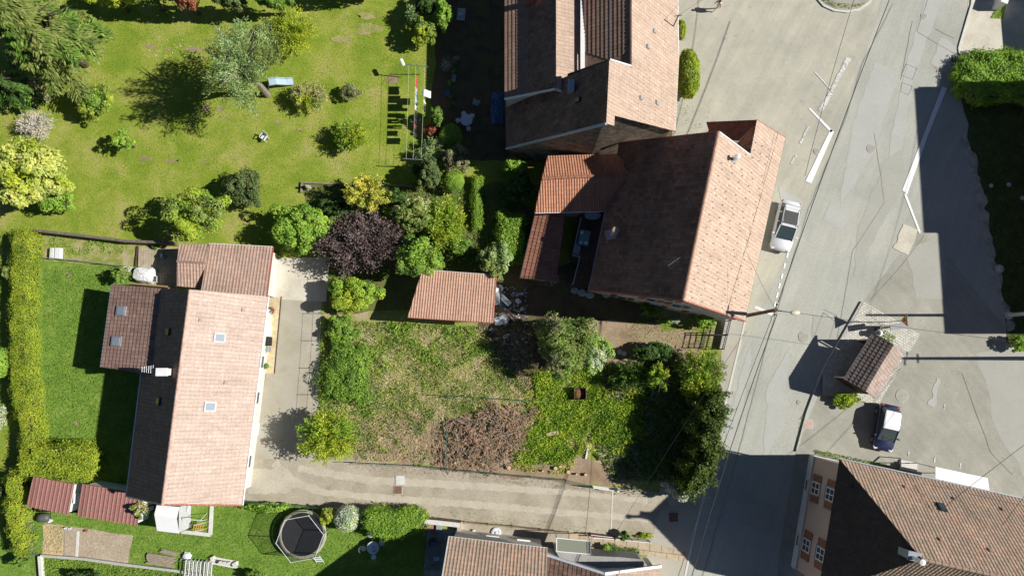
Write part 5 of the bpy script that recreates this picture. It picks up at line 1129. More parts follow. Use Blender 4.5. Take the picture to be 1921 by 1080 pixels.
blades('rough_weeds', 'taller bright weeds along the top and left of the overgrown garden', L_BRIGHT, [(600, 600), (760, 604), (910, 615), (930, 660), (860, 690), (740, 670), (700, 780), (600, 780)], 220, .2, .4, 40, cap=11000, dens=(1.3, .1), aspect=.4)
blades('rough_weeds', 'scattered green weeds in the lower overgrown garden', L_MID, [(660, 760), (830, 740), (1000, 755), (1000, 870), (820, 875), (670, 860)], 170, .18, .25, 41, cap=6000, dens=(1.4, .6), aspect=.4)
blades('dry_grass', 'dry straw-coloured grass in the overgrown garden', L_HAY, [(604, 600), (1000, 620), (1000, 860), (670, 866), (600, 800)], 110, .26, .07, 5, cap=30000, up=.25, aspect=.12)
blades('ground_ivy', 'bright green ground cover right of the branch heap', L_IVY, [(1000, 700), (1120, 690), (1128, 740), (1110, 800), (1075, 860), (1040, 872), (966, 868), (968, 830), (1010, 790), (1005, 740)], 420, .15, .3, 6, cap=26000, up=.3, aspect=.5, dens=(1.2, -.75))
blades('ground_ivy', 'ragged bright edges of the ground cover', L_YGREEN, [(985, 690), (1140, 680), (1215, 735), (1215, 815), (1165, 850), (1100, 850), (1060, 890), (960, 880), (955, 820), (990, 790)], 160, .16, .35, 60, cap=14000, up=.4, aspect=.5, dens=(1.9, -.1))
blades('ground_ivy', 'bright green ground cover patch beside the shaded corner', L_IVY, [(1112, 750), (1200, 745), (1210, 800), (1160, 838), (1110, 830)], 420, .15, .3, 7, cap=12000, up=.3, aspect=.5, dens=(1.3, -.75))
blades('corner_weeds', 'dark undergrowth of the shaded corner by the roadside hedge', L_DARK, [(1130, 690), (1300, 660), (1300, 900), (1150, 900), (1115, 850)], 110, .2, .2, 8, cap=16000, up=.4, aspect=.5)
blades('gable_weeds', 'thin yellow-green grass below the garden gable', L_WEED, [(1170, 600), (1310, 615), (1350, 640), (1340, 680), (1250, 640), (1180, 640)], 90, .13, .05, 9, cap=7000, up=.5)
blades('yard_litter', 'twigs and weeds in the shaded yard', L_OLIVE, [(905, 600), (1010, 600), (1010, 690), (1000, 740), (930, 690)], 45, .2, .1, 10, cap=3000)
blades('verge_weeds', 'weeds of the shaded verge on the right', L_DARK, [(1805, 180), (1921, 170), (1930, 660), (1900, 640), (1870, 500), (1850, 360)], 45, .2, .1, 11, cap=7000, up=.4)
blades('drive_edge_weeds', 'sparse weeds along the southern edge of the gravel drive', L_WEED, [(640, 940), (900, 962), (1225, 1000), (1225, 1020), (1000, 990), (800, 968), (640, 950)], 55, .13, .05, 12, cap=3500, dens=(2, .1))
blades('drive_edge_litter', 'brown plant litter along the northern edge of the gravel drive', L_BROWN, [(660, 868), (900, 884), (1150, 915), (1150, 928), (900, 900), (660, 880)], 60, .12, .03, 13, cap=3000, up=.2)
blades('flower_bed_weeds', 'plants growing in the bed along the facade house', L_WEED, [(1532, 843), (1660, 870), (1700, 884), (1690, 892), (1530, 852)], 260, .18, .2, 14, cap=4000)
blades('bed_plants', 'green plants of the upper kitchen bed', L_BRIGHT, [(95, 440), (235, 455), (235, 475), (130, 478), (95, 470)], 110, .2, .15, 15, cap=2500, dens=(1.6, -.1))
blades('lower_bed_plants', 'rough grass and flowers below the garden rail', L_WEED, [(85, 1045), (340, 1066), (340, 1100), (80, 1100)], 130, .2, .15, 16, cap=5000)
blades('white_daisies', 'white daisies scattered in the lawn', L_WHITEF, [(285, 55), (380, 85), (375, 118), (270, 110), (268, 70)], 9, .1, .03, 17, up=.1, aspect=.8)
blades('white_daisies', 'white daisies scattered low in the lawn', L_WHITEF, [(585, 270), (630, 280), (640, 320), (580, 305)], 9, .1, .03, 18, up=.1, aspect=.8)

# ================================================================ THINGS
def V3(px, py, h=0): return P(px, py, h)
# ---- walls, kerbs, fences
def wall_line(name, label, cat, ppx, th, h, mat, z0=0.0, cope=None):
    pts = [P(x, y, 0) for x, y in ppx]; root = thing(name, label, cat, pts[0]); mb = MB(); c = MB()
    for i, (a, b) in enumerate(zip(pts, pts[1:])):
        a = Vector((a.x, a.y, (z0 + h) / 2)); b = Vector((b.x, b.y, (z0 + h) / 2)); mb.bar(a, b, th, h - z0 - .001 * i)
        if cope: c.bar(Vector((a.x, a.y, h + .03)), Vector((b.x, b.y, h + .03)), th * 1.25, .06 - .001 * i)
    mb.build('wall', mat, root)
    if cope: c.build('coping', cope, root)
    return root
wall_line('kerb', 'concrete kerb between road and cobbled island down to the facade house', 'kerb', [(1616, 566), (1540, 700), (1512, 775), (1493, 846)], .14, .17, CONC)
wall_line('kerb', 'pale kerb edging the pavement beside the dark hedge', 'kerb', [(1397, 604), (1384, 660), (1331, 880), (1289, 1060), (1260, 1200)], .16, .05, LCONC)
wall_line('kerb', 'curved kerb of the side yard above the overgrown hedge', 'kerb', [(1826, -60), (1822, 10), (1798, 92), (1800, 102), (1808, 107)], .2, .12, LCONC)
wall_line('garden_wall', 'low wooden edging wall with a corner below the big lawn', 'wall', [(566, 362), (567, 343), (610, 345), (700, 347), (775, 350)], .13, .22, plain('old_timber_edge', (.26, .22, .16), .9, var=.3))
wall_line('garden_wall', 'old dark boundary wall north of the kitchen bed and deck', 'wall', [(80, 436), (170, 446), (250, 456), (335, 459)], .22, 1.1, plain('mossy_wall', (.16, .13, .11), .95, var=.4, scale=4))
wall_line('terrace_wall', 'pinkish wall around the left terrace of the bottom house', 'wall', [(862, 977), (862, 1003), (915, 1008), (985, 1016)], .3, .7, plain('pinkish_render', (.45, .36, .3), .9, var=.15))
wall_line('terrace_wall', 'rubble topped wall between gravel drive and storage boxes', 'wall', [(800, 971), (830, 974), (865, 978)], .3, 1.2, STONEW, 0, LCONC)
wall_line('edging', 'grey concrete edging below the vegetable bed', 'edging', [(80, 1040), (160, 1046), (230, 1056), (330, 1068), (400, 1080)], .2, .3, CONC)
wall_line('edging', 'upright concrete edging at the foot of the narrow hedge piece', 'edging', [(79, 1040), (83, 1090)], .25, .4, LCONC)
wall_line('edging', 'dark board dividing deck and kitchen bed', 'edging', [(259, 462), (255, 500)], .1, .15, DWOOD)
wall_line('low_wall', 'pale L-shaped concrete strip around the swing frame', 'edging', [(398, 948), (395, 1002), (341, 996)], .3, .12, LCONC)
wall_line('edging', 'thin concrete edging along the long house terrace', 'edging', [(528, 556), (515, 700)], .08, .06, DWOOD)
wall_line('timber_board', 'pale board lying across the vegetable bed', 'board', [(147, 995), (144, 1044)], .22, .07, LCONC)
wall_line('timber_board', 'thin batten crossing the vegetable bed', 'board', [(123, 992), (121, 1042)], .08, .05, WOOD)
wall_line('boundary_wall', 'white pillar and wall end in the upper right side yard', 'wall', [(1871, 0), (1864, 20)], .5, 1.3, WHITE, 0, WHITE)
wall_line('boundary_wall', 'short dark wall base under the iron fence by the pavement', 'wall', [(1362, 600), (1350, 655)], .3, .5, CONC)
PICKW = plain('white_picket', (.7, .7, .68), .6)
def wire_fence(label, ppx, h=1.3, step=2.5, mat=GREENM, wires=5, mesh=True, cat='fence', name='wire_fence'):
    pts = [P(x, y, 0) for x, y in ppx]; root = thing(name, label, cat, pts[0]); w_ = MB()
    for a, b in zip(pts, pts[1:]):
        k = max(1, round((b - a).length / step))
        for i in range(k + 1):
            if i == 0 and a is not pts[0]: continue
            p = a + (b - a) * (i / k); mb = MB(); mb.tube([p, p + Vector((0, 0, h + .05))], .028, 6); mb.build('post', mat, root)
        for j in range(wires):
            z = Vector((0, 0, h * (j + 1) / wires)); w_.bar(a + z, b + z, .012)
        if mesh:
            n = int((b - a).length / .22)
            for i in range(n): p = a + (b - a) * ((i + .5) / n); w_.bar(p, p + Vector((0, 0, h)), .007)
    w_.build('wires', mat, root); return root
wire_fence('green wire fence between paved drive and overgrown garden', [(606, 588), (600, 690), (592, 790)], 1.4, wires=2, mesh=False)
wire_fence('green wire fence along the north edge of the gravel drive', [(662, 866), (790, 872), (930, 886), (1060, 898), (1110, 910)], 1.3)
wire_fence('green wire fence across the middle of the overgrown garden', [(820, 740), (910, 745), (1000, 751)], 1.2)
wire_fence('thin wire fence running down beside the branch heap', [(841, 744), (838, 880)], 1.1, mesh=False)
wire_fence('grey wire fence between kitchen bed and hedged lawn', [(84, 484), (150, 490), (235, 500)], .8, mat=GREYM)
wire_fence('dark wire fence between gravel drive and trampoline', [(462, 938), (560, 945), (620, 950)], 1.0)
wire_fence('rusty low wire fence on the wall south of the gravel drive', [(870, 976), (960, 984), (1066, 996)], .9, mat=plain('rust', (.2, .08, .04), .9))
wire_fence('grey mesh fence between narrow hedge and vegetable bed', [(64, 960), (72, 1038)], 1.0, mat=GREYM)
def rail_fence(name, label, ppx, h, mat, n=3, picket=.0, cat='fence'):
    pts = [P(x, y, 0) for x, y in ppx]; root = thing(name, label, cat, pts[0]); r = MB()
    for a, b in zip(pts, pts[1:]):
        for j in range(n): z = Vector((0, 0, h * (j + 1) / n)); r.bar(a + z, b + z, .06, .05)
        k = max(1, round((b - a).length / 1.6))
        for i in range(k + 1): p = a + (b - a) * (i / k); mb = MB(); mb.bar(p, p + Vector((0, 0, h + .06)), .08); mb.build('post', mat, root)
        if picket:
            m = int((b - a).length / picket)
            for i in range(m): p = a + (b - a) * ((i + .5) / m); r.bar(p + Vector((0, 0, .1)), p + Vector((0, 0, h)), .03)
    r.build('rails', mat, root); return root
rail_fence('iron_fence', 'black iron garden fence facing the pavement below the gable corner', [(1362, 602), (1349, 655)], 1.4, DARKM, 3, .18)
rail_fence('iron_gate', 'black iron gate frame standing open inside the garden', [(1318, 624), (1312, 652)], 1.2, DARKM, 3, .6, 'gate')
rail_fence('iron_fence', 'black iron rail joining the open gate to the pavement fence', [(1318, 628), (1357, 629)], 1.2, DARKM, 2, .0)
rail_fence('white_fence', 'white rail fence along the flagstone path', [(1112, 1003), (1151, 1006), (1216, 1012)], .9, WHITE, 2, .12)
def gate():
    a, b = P(1110, 910, 0), P(1153, 916, 0); t = thing('gate', 'white barred driveway gate swung back along the garden edge', 'gate', a); f = MB()
    for z in (.15, 1.15): f.bar(a + Vector((0, 0, z)), b + Vector((0, 0, z)), .07)
    for q in (a, b): f.bar(q, q + Vector((0, 0, 1.2)), .07)
    f.build('frame', WHITE, t); m = MB()
    for i in range(7): z = .27 + i * .125; m.bar(a + Vector((0, 0, z)), b + Vector((0, 0, z)), .04, .035)
    m.build('bars', WHITE, t); m = MB(); m.bar(b + Vector((.1, 0, 0)), b + Vector((.1, 0, 1.35)), .18); m.build('post', LCONC, t)
    c, d = P(1103, 985, 0), P(1148, 1003, 0); t = thing('gate', 'dark red boarded gate beside the white fence', 'gate', c); m = MB()
    c, d = P(1106, 998, 0), P(1147, 1003, 0)
    n = 9
    for i in range(n): p = c + (d - c) * ((i + .5) / n); m.box(p + Vector((0, 0, .6)), (.2, .04, 1.1), math.atan2(d.y - c.y, d.x - c.x))
    m.build('boards', plain('red_boards', (.16, .05, .035), .7, var=.3), t); m = MB(); m.bar(c + Vector((0, .04, 1.0)), d + Vector((0, .04, 1.0)), .05); m.build('rail', WHITE, t)
gate()
wall_line('threshold', 'thin pale concrete sill across the gravel drive at the gates', 'sill', [(1149, 920), (1146, 1000)], .09, .035, LCONC)

# ---- utility poles, lamps, wires
WPOLE = plain('creosoted_pole', (.13, .07, .045), .85, var=.3, scale=4)
pA = P(1379, 596, 0)
def pole_a():
    t = thing('utility_pole', 'tall brown utility pole with street lamp at the corner of the big house', 'utility pole', pA); h = 9.4
    mb = MB(); mb.tube([(0, 0, 0), (0, 0, h)], [.17, .13], 12); mb.build('pole', WPOLE, t, local=True)
    m = MB(); m.tube([(0, 0, h - .5), (.5, -.1, h - .2), (1.15, -.2, h - .15)], .035, 6); m.build('lamp_arm', GREYM, t, local=True)
    l = MB(); l.lathe((0, 0, 0), [(.05, 0), (.15, .1), (.19, .35), (.15, .6), (.04, .72)], 12, Matrix.Rotation(R(90), 3, 'Y')); l.v = [(v[0] + 1.1, v[1] - .2, v[2] * .5 + h - .14) for v in l.v]
    l.build('lamp_head', plain('lamp_cream', (.66, .6, .42), .5), t, local=True, smooth=True)
    m = MB(); m.bar((-.1, -.5, h - .2), (.15, .5, h - .2), .07, .09); m.build('crossarm', DARKM, t, local=True)
    ins = MB()
    for i in range(5): ins.lathe((-.1 + .25 * i / 4, -.5 + i * .25, h - .14), [(.05, 0), (.05, .08), (.03, .12)], 8)
    ins.build('insulators', WHITE, t, local=True)
    return pA + Vector((0, 0, h - .1))
tA = pole_a()
def pole_plain(label, base, h, r, mat, arms=False, conc=False):
    t = thing('utility_pole', label, 'utility pole', base); mb = MB(); mb.tube([(0, 0, 0), (0, 0, h)], [r, r * .6], 10); mb.build('pole', mat, t, local=True)
    if arms:
        m = MB(); m.bar((-.1, -.6, h - .4), (-.1, .6, h - .4), .08); m.bar((-.1, -.4, h - 1.3), (-.1, .4, h - 1.3), .08); m.build('crossarm', DARKM, t, local=True)
    return base + Vector((0, 0, h - .2))
pB = P(1892, 591, 0); tB = pole_plain('grey pole with white base collar standing on the shaded verge', pB, 10.0, .17, plain('concrete_pole', (.55, .56, .58), .7))
mb = MB(); mb.lathe((pB.x, pB.y, 0), [(.36, 0), (.36, .1), (.2, .14)], 12); m_ = thing('pole_base', 'small pale foot block around the grey pole on the verge', 'base', pB); mb.build('block', LCONC, m_)
pC = P(1962, 672, 0); tC = pole_plain('utility pole beyond the right edge whose long shadow crosses the parking area', pC, 10.0, .2, plain('concrete_pole', (.55, .56, .58)), True)
pD = P(1960, 165, 0); tD = pole_plain('utility pole beyond the upper right edge carrying the road cable', pD, 9.0, .16, WPOLE)
def wire(label, a, b, sag=.6, r=.014, name='overhead_cable'):
    a = Vector(a); b = Vector(b); n = 14; pts = [a + (b - a) * (i / n) - Vector((0, 0, sag * 4 * (i / n) * (1 - i / n))) for i in range(n + 1)]
    mb = MB(); mb.tube(pts, r, 5); tag(mb.build(name, plain('cable_black', (.02, .02, .02), .7)), label, 'cable')
wire('thick black cable leaving the brown pole northwards along the road', tA + Vector((.1, .3, 0)), P(1692, -60, 8.6), .5, .03)
wire('thick black cable leaving the brown pole southwards along the road', tA + Vector((.1, -.3, 0)), P(1270, 1180, 8.6), .8, .03)
wire('second thinner cable running south beside the thick one', tA + Vector((-.1, -.3, -.2)), P(1240, 1180, 8.0), .7, .02)
wire('thin wire from the brown pole up to the orange-pink roof', tA, P(1400, 470, 9.2), .2, .012)
wire('thin wire crossing the shaded corner from the brown pole to the gates', P(1400, 620, 8.4), P(1148, 1010, 1.6), .3, .012)
wire('wire from the roof mast of the farmhouse towards the forecourt', MAST, P(1420, -80, 7), .5, .012)
wire('long wire above the forecourt seen by its soft shadow', P(1640, -120, 9), P(1510, 330, 8), .5, .02)
wire('wire from the brown pole across the parking area to the right edge', tA, tC, .8, .016)
wire('wire between the two poles at the right edge', tB, tC, .3, .014)
wire('wire over the side yard hedge to the pole on the verge', tD, tB, .6, .012)
wire('wire from the right edge pole down to the white awning house', tC, P(1760, 960, 9.0), .5, .018)
wire('second wire from the right edge pole to the shuttered house', tC, P(1880, 985, 9.6), .5, .018)

# ---- bus shelter
def shelter():
    rn, rs = P(1676, 646, 3.65), P(1624, 733, 3.65); wS = P(1584, 711, 2.75); Wp = plane(rn, rs, wS); wN = PP(1637, 627, Wp); eS = P(1641, 747, 2.7); Ep = plane(rn, rs, eS); eN = PP(1695, 661, Ep)
    t = thing('bus_shelter', 'small tiled roof bus shelter on the cobbled island', 'bus shelter', ((rn.x + rs.x) / 2, (rn.y + rs.y) / 2, .16))
    r = MB(); slope(r, [rn, rs, wS, wN], wS, wN, 'ribbed', .08); r.build('west_roof', tile_mat('shelter_dark_tile', [(.17, .13, .12), (.22, .18, .165), (.14, .115, .105)], .3, .36, (.12, .09, .08), .4, .1), t)
    r = MB(); slope(r, [rn, rs, eS, eN], eS, eN, 'flat', .08); r.build('east_roof', tile_mat('shelter_pink_tile', [(.40, .30, .25), (.48, .36, .31), (.34, .26, .22)], .3, .36, (.26, .22, .18), .8, .6), t)
    gutter(t, wS, wN); c = [rn, rs, wS, wN, eS, eN]
    d = (rs - rn).normalized(); fl = lambda p, z: Vector((p.x, p.y, z)); cx = (fl(rn, 0) + fl(rs, 0)) / 2
    f = MB()
    corners = [fl(wS, 0), fl(wN, 0), fl(eN, 0), fl(eS, 0)]; corners = [cx + (p - cx) * .86 for p in corners]
    for p in corners: f.bar(p + Vector((0, 0, .16)), p + Vector((0, 0, 2.75)), .12)
    f.bar(fl(corners[0], 2.66), fl(corners[1], 2.66), .1); f.bar(fl(corners[2], 2.62), fl(corners[3], 2.62), .1); f.bar(fl(corners[0], 2.7), fl(corners[3], 2.7), .1); f.bar(fl(corners[1], 2.7), fl(corners[2], 2.7), .1); f.bar(fl(corners[0], 2.7), fl(rs, 3.5), .08); f.bar(fl(corners[3], 2.65), fl(rs, 3.5), .08)
    f.build('frame', plain('pale_timber', (.5, .48, .42), .8), t)
    w_ = MB()
    for a, b in ((corners[3], corners[2]), (corners[1], corners[2]), (corners[0], corners[3])): w_.bar(a + Vector((0, 0, 1.3)), b + Vector((0, 0, 1.3)), .06, 2.25)
    w_.build('wall', DWOOD, t)
    b_ = MB(); a, b = corners[3] * .8 + corners[0] * .2, corners[2] * .8 + corners[1] * .2; b_.bar(fl(a, .6), fl(b, .6), .4, .06); b_.build('bench', WOOD, t)
shelter()
def island_things():
    c = P(1662, 614, .16); t = thing('notice_board', 'grey roofed notice board north of the bus shelter', 'notice board', c); M = Matrix.Rotation(R(8), 3, 'Z')
    mb = MB(); mb.box(c + Vector((0, 0, 1.35)), (1.3, .12, 1.1), R(8)); mb.build('panel', plain('board_grey', (.3, .29, .31), .5), t)
    mb = MB(); mb.box(c + Vector((0, .0, 2.0)), (1.5, .5, .08), R(8)); mb.build('roof', plain('board_roof', (.24, .23, .25), .5), t)
    mb = MB()
    for s_ in (-.6, .6): q = c + M @ Vector((s_, 0, 0)); mb.bar(q, q + Vector((0, 0, 2.0)), .09)
    mb.build('posts', DARKM, t)
    c = P(1655, 630, .16); t = thing('planter', 'dark rectangular planter with white flowers against the bus shelter', 'planter', c)
    mb = MB(); mb.box(c + Vector((0, 0, .25)), (1.7, .8, .5), R(-30)); mb.build('box', DARKM, t)
    rg = np.random.default_rng(5); n = 500; q = rg.uniform(-.5, .5, (n, 2)) * [1.5, .65]; a = R(-30); x = q[:, 0] * cos(a) - q[:, 1] * sin(a); y = q[:, 0] * sin(a) + q[:, 1] * cos(a)
    C_ = np.column_stack([x, y, .5 + rg.uniform(0, .25, n)]); V = leaf_arrays(C_, rg.normal(0, 1, (n, 3)), nrm(rg.normal(0, .5, (n, 3)) + [0, 0, 1]), .12, .09); o = link('flowers', quad_mesh('flowers', V), L_WHITEF, t)
    c = P(1640, 625, .16); t = thing('litter_bin', 'slim grey litter bin between notice board and shelter roof', 'bin', c); mb = MB(); mb.lathe((0, 0, 0), [(.2, 0), (.24, .8), (.26, .85), (.2, .86)], 14); mb.build('body', GREYM, t, local=True); mb = MB(); mb.lathe((0, 0, .86), [(.2, 0), (.18, .05), (.02, .08)], 14); mb.build('lid', DARKM, t, local=True)
    # warning sign
    c = P(1663, 604, .16); t = thing('road_sign', 'orange-brown triangular road sign on a thin post', 'road sign', c); mb = MB(); mb.tube([c, c + Vector((0, 0, 3.3))], .035, 8); mb.build('post', GREYM, t)
    o = c + Vector((-.05, 0, 2.45)); S = [Vector((0, -.55, .85)), Vector((0, .55, .85)), Vector((0, 0, -.1))]; mb = MB(); mb.add([o + p for p in S] + [o + p - Vector((.03, 0, 0)) for p in S], [(0, 1, 2), (5, 4, 3), (0, 3, 4, 1), (1, 4, 5, 2), (2, 5, 3, 0)]); mb.build('plate', plain('sign_border', (.22, .08, .03), .6), t)
    k = [Vector((0, -.42, .76)), Vector((0, .42, .76)), Vector((0, 0, .04))]; mb = MB(); mb.add([o + p - Vector((.04, 0, 0)) for p in k] + [o + p - Vector((.034, 0, 0)) for p in k], [(2, 1, 0), (3, 4, 5), (0, 3, 4, 1), (1, 4, 5, 2), (2, 5, 3, 0)]); mb.build('face', plain('sign_orange', (.62, .32, .06), .5), t)
    mb = MB(); x = Vector((-.05, 0, 0)); mb.bar(o + x + Vector((0, -.1, .3)), o + x + Vector((0, .02, .52)), .06, .02); mb.bar(o + x + Vector((0, .02, .5)), o + x + Vector((0, -.08, .66)), .07, .02); mb.bar(o + x + Vector((0, .02, .55)), o + x + Vector((0, .2, .42)), .04, .02); mb.bar(o + x + Vector((0, .1, .3)), o + x + Vector((0, .02, .48)), .05, .02); mb.build('symbol', BLACK, t)
island_things()

# ---- cars
def car(label, px, py, heading, L, W, H, body, roofcol, hood=None, sunroof=False, rails=False):
    c = P(px, py, .8); t = thing('parked_car', label, 'car', (c.x, c.y, .02), heading)
    n = 26; prof = []
    for i in range(n + 1):
        u = i / n; x = -L / 2 + L * u
        e = min(u, 1 - u) / .5
        wd = W / 2 * (1 - .20 * (1 - min(1, e / .26)) ** 2.2); zb = .28 + .1 * (1 - min(1, e / .1))
        if u > .70: zt = H * (.60 - .16 * ((u - .70) / .30) ** 2.0)     # bonnet
        else: zt = H * .62 - (.04 if u < .05 else 0)
        if u > .97: zt -= .12
        prof.append((x, wd, zb, zt))
    def shell(pr, k=.93):
        mb = MB(); vs = []; m = 10
        for x, wd, zb, zt in pr:
            ring = [(-wd * .9, zb), (-wd, zb + .12), (-wd * 1.0, (zb + zt) * .52), (-wd * .97, zt - .09), (-wd * k + .02, zt - .015), (wd * k - .02, zt - .015), (wd * .97, zt - .09), (wd, (zb + zt) * .52), (wd, zb + .12), (wd * .9, zb)]
            vs += [(x, y, z) for y, z in ring]
        fs = [(i * m + j, i * m + (j + 1) % m, (i + 1) * m + (j + 1) % m, (i + 1) * m + j) for i in range(len(pr) - 1) for j in range(m)]
        fs += [tuple(range(m))[::-1], tuple((len(pr) - 1) * m + k_ for k_ in range(m))]
        return mb.add(vs, fs)
    b = shell(prof).build('body', body, t, local=True, smooth=True)
    # greenhouse: glass lower ring to roof ring
    xr, xf = -L / 2 + .12 * L * .5, L / 2 * .50; zw = H * .60
    gx = [xr, xr + .16, xr + .5, 0, xf - .95, xf - .35, xf]
    def ring(x, w0, z0): return w0, z0
    st = [(xr + .02, .80, zw, .80, zw + .02), (xr + .26, .86, zw, .76, H - .09), (xr + .5, .90, zw, .80, H - .03), (-.1, .92, zw, .82, H - .01), (xf - 1.2, .92, zw, .80, H - .04), (xf - .92, .92, zw, .78, H - .10), (xf + .12, .86, zw - .03, .84, zw)]
    mb = MB(); vs = []
    for x, w0, z0, w1, z1 in st: vs += [(x, -w0 * W / 2, z0), (x, -w1 * W / 2, z1), (x, w1 * W / 2, z1), (x, w0 * W / 2, z0)]
    fs = [(i * 4 + j, i * 4 + j + 1, (i + 1) * 4 + j + 1, (i + 1) * 4 + j) for i in range(len(st) - 1) for j in range(3)]
    mb.add(vs, fs); mb.build('windows', CARGLASS, t, local=True)
    # roof skin
    rs_ = [(x, w1 * .98, z1 + .015) for x, w0, z0, w1, z1 in st[1:6]]; rs_[0] = (rs_[0][0] + .03, *rs_[0][1:]); mb = MB(); vs = []
    for x, wv, z in rs_: vs += [(x, -wv * W / 2, z - .02), (x, -wv * W / 2 * .86, z + .015), (x, wv * W / 2 * .86, z + .015), (x, wv * W / 2, z - .02)]
    mb.add(vs, [(i * 4 + j, i * 4 + j + 1, (i + 1) * 4 + j + 1, (i + 1) * 4 + j) for i in range(len(rs_) - 1) for j in range(3)])
    rf = mb.build('roof', roofcol, t, local=True)
    # pillars
    for x0, x1 in ((st[5][0], st[6][0]), ):
        for s_ in (-1, 1):
            m = MB(); m.bar((st[5][0], s_ * st[5][3] * W / 2, st[5][4]), (st[6][0], s_ * st[6][3] * W / 2, st[6][4]), .07); m.build('pillar', roofcol if not hood else body, t, local=True)
    for x in (-.2, -1.05):
        for s_ in (-1, 1): m = MB(); m.bar((x, s_ * .925 * W / 2, zw), (x + .05, s_ * .765 * W / 2, H - .04), .08, .05); m.build('pillar', body, t, local=True)
    if hood:
        pass
    if sunroof:
        m = MB(); m.prism([(-.02, -.56 * W / 2 * 1.1, H + .03), (-.02, .56 * W / 2 * 1.1, H + .03), (-1.15, .58 * W / 2 * 1.1, H + .035), (-1.15, -.58 * W / 2 * 1.1, H + .035)], .03)
        m.build('sunroof', plain('sunroof_glass', (.10, .10, .095), .25, var=.05), rf, local=True)
    if rails:
        for s_ in (-1, 1): m = MB(); m.tube([(-1.5, s_ * .7 * W / 2, H + .02), (-1.3, s_ * .7 * W / 2, H + .08), (-.1, s_ * .7 * W / 2, H + .06), (.1, s_ * .7 * W / 2, H)], .022, 6); m.build('roof_rail', DARKM, rf, local=True)
        for i in range(7): m = MB(); m.bar((-1.55 + i * .14, -.45, H + .018), (-1.55 + i * .14, .45, H + .018), .025, .012); m.build('roof_rib', roofcol, rf, local=True) if i % 2 else None
    for sx in (-1, 1):
        for s_ in (-1, 1):
            x = sx * L * .31; y = s_ * (W / 2 - .1); A = Matrix.Rotation(R(90), 3, 'X')
            m = MB(); m.lathe((x, y + .11, .33), [(.22, 0), (.33, .03), (.33, .19), (.22, .22)], 20, A); wo = m.build('wheel', BLACK, t, local=True)
            m = MB(); m.lathe((x, y + s_ * .115 + .01, .33), [(.2, 0), (.2, .02)], 16, A); m.build('rim', GREYM, wo, local=True)
    for s_ in (-1, 1):
        m = MB(); m.box((L / 2 - .22, s_ * W * .36, H * .42), (.3, .36, .16), s_ * -.45); m.build('headlight', PLASTW, t, local=True, bevel=.03)
        m = MB(); m.box((-L / 2 + .1, s_ * W * .38, H * .5), (.16, .22, .26), s_ * .3); m.build('tail_light', plain('tail_red', (.4, .02, .02), .3), t, local=True, bevel=.02)
        m = MB(); m.box((xf - .22, s_ * (W / 2 + .1), zw + .06), (.14, .22, .14), s_ * -.2); m.build('mirror', body, t, local=True, bevel=.03)
    m = MB(); m.box((L / 2 - .03, 0, .42), (.08, W * .66, .22)); m.build('front_bumper', DARKM, t, local=True, bevel=.03)
    m = MB(); m.bar((xf + .14, -.45, zw - .0), (xf - .18, -.05, zw + .16), .02); m.bar((xf + .14, .1, zw - .0), (xf - .18, .45, zw + .16), .02); m.build('wipers', BLACK, t, local=True)
    m = MB(); m.bar((xf - .1, -.35, H * .56), (xf - .3, -.38, zw + .05), .2, .3); m.bar((xf - .6, .35, .7), (xf - .75, .35, 1.15), .4, .12); m.bar((xf - .6, -.35, .7), (xf - .75, -.35, 1.15), .4, .12)
    m.build('seats', DARKM, t, local=True)
    return t
CARGLASS = glass_mat('car_glass', (.05, .075, .08), .06)  # base colour lightened to blue-grey to stand for sky reflection
CW, ntc, bc = nodes('car_white'); bc.inputs['Base Color'].default_value = (.72, .73, .75, 1); bc.inputs['Roughness'].default_value = .3; bc.inputs['Coat Weight'].default_value = .5
CBL, ntc, bc = nodes('car_blue'); bc.inputs['Base Color'].default_value = (.016, .026, .085, 1); bc.inputs['Roughness'].default_value = .3; bc.inputs['Coat Weight'].default_value = .8
CWR, ntc, bc = nodes('car_white_roof'); bc.inputs['Base Color'].default_value = (.86, .86, .86, 1); bc.inputs['Roughness'].default_value = .6
car('white estate car with dark sunroof parked beside the big house', 1474, 424, math.atan2(-.966, -.25), 4.5, 1.85, 1.62, CW, CW, sunroof=True, rails=True)
car('small dark blue car with white roof parked below the bus shelter', 1664, 802, math.atan2(-.975, -.22), 3.95, 1.75, 1.5, CBL, CWR, hood=True)

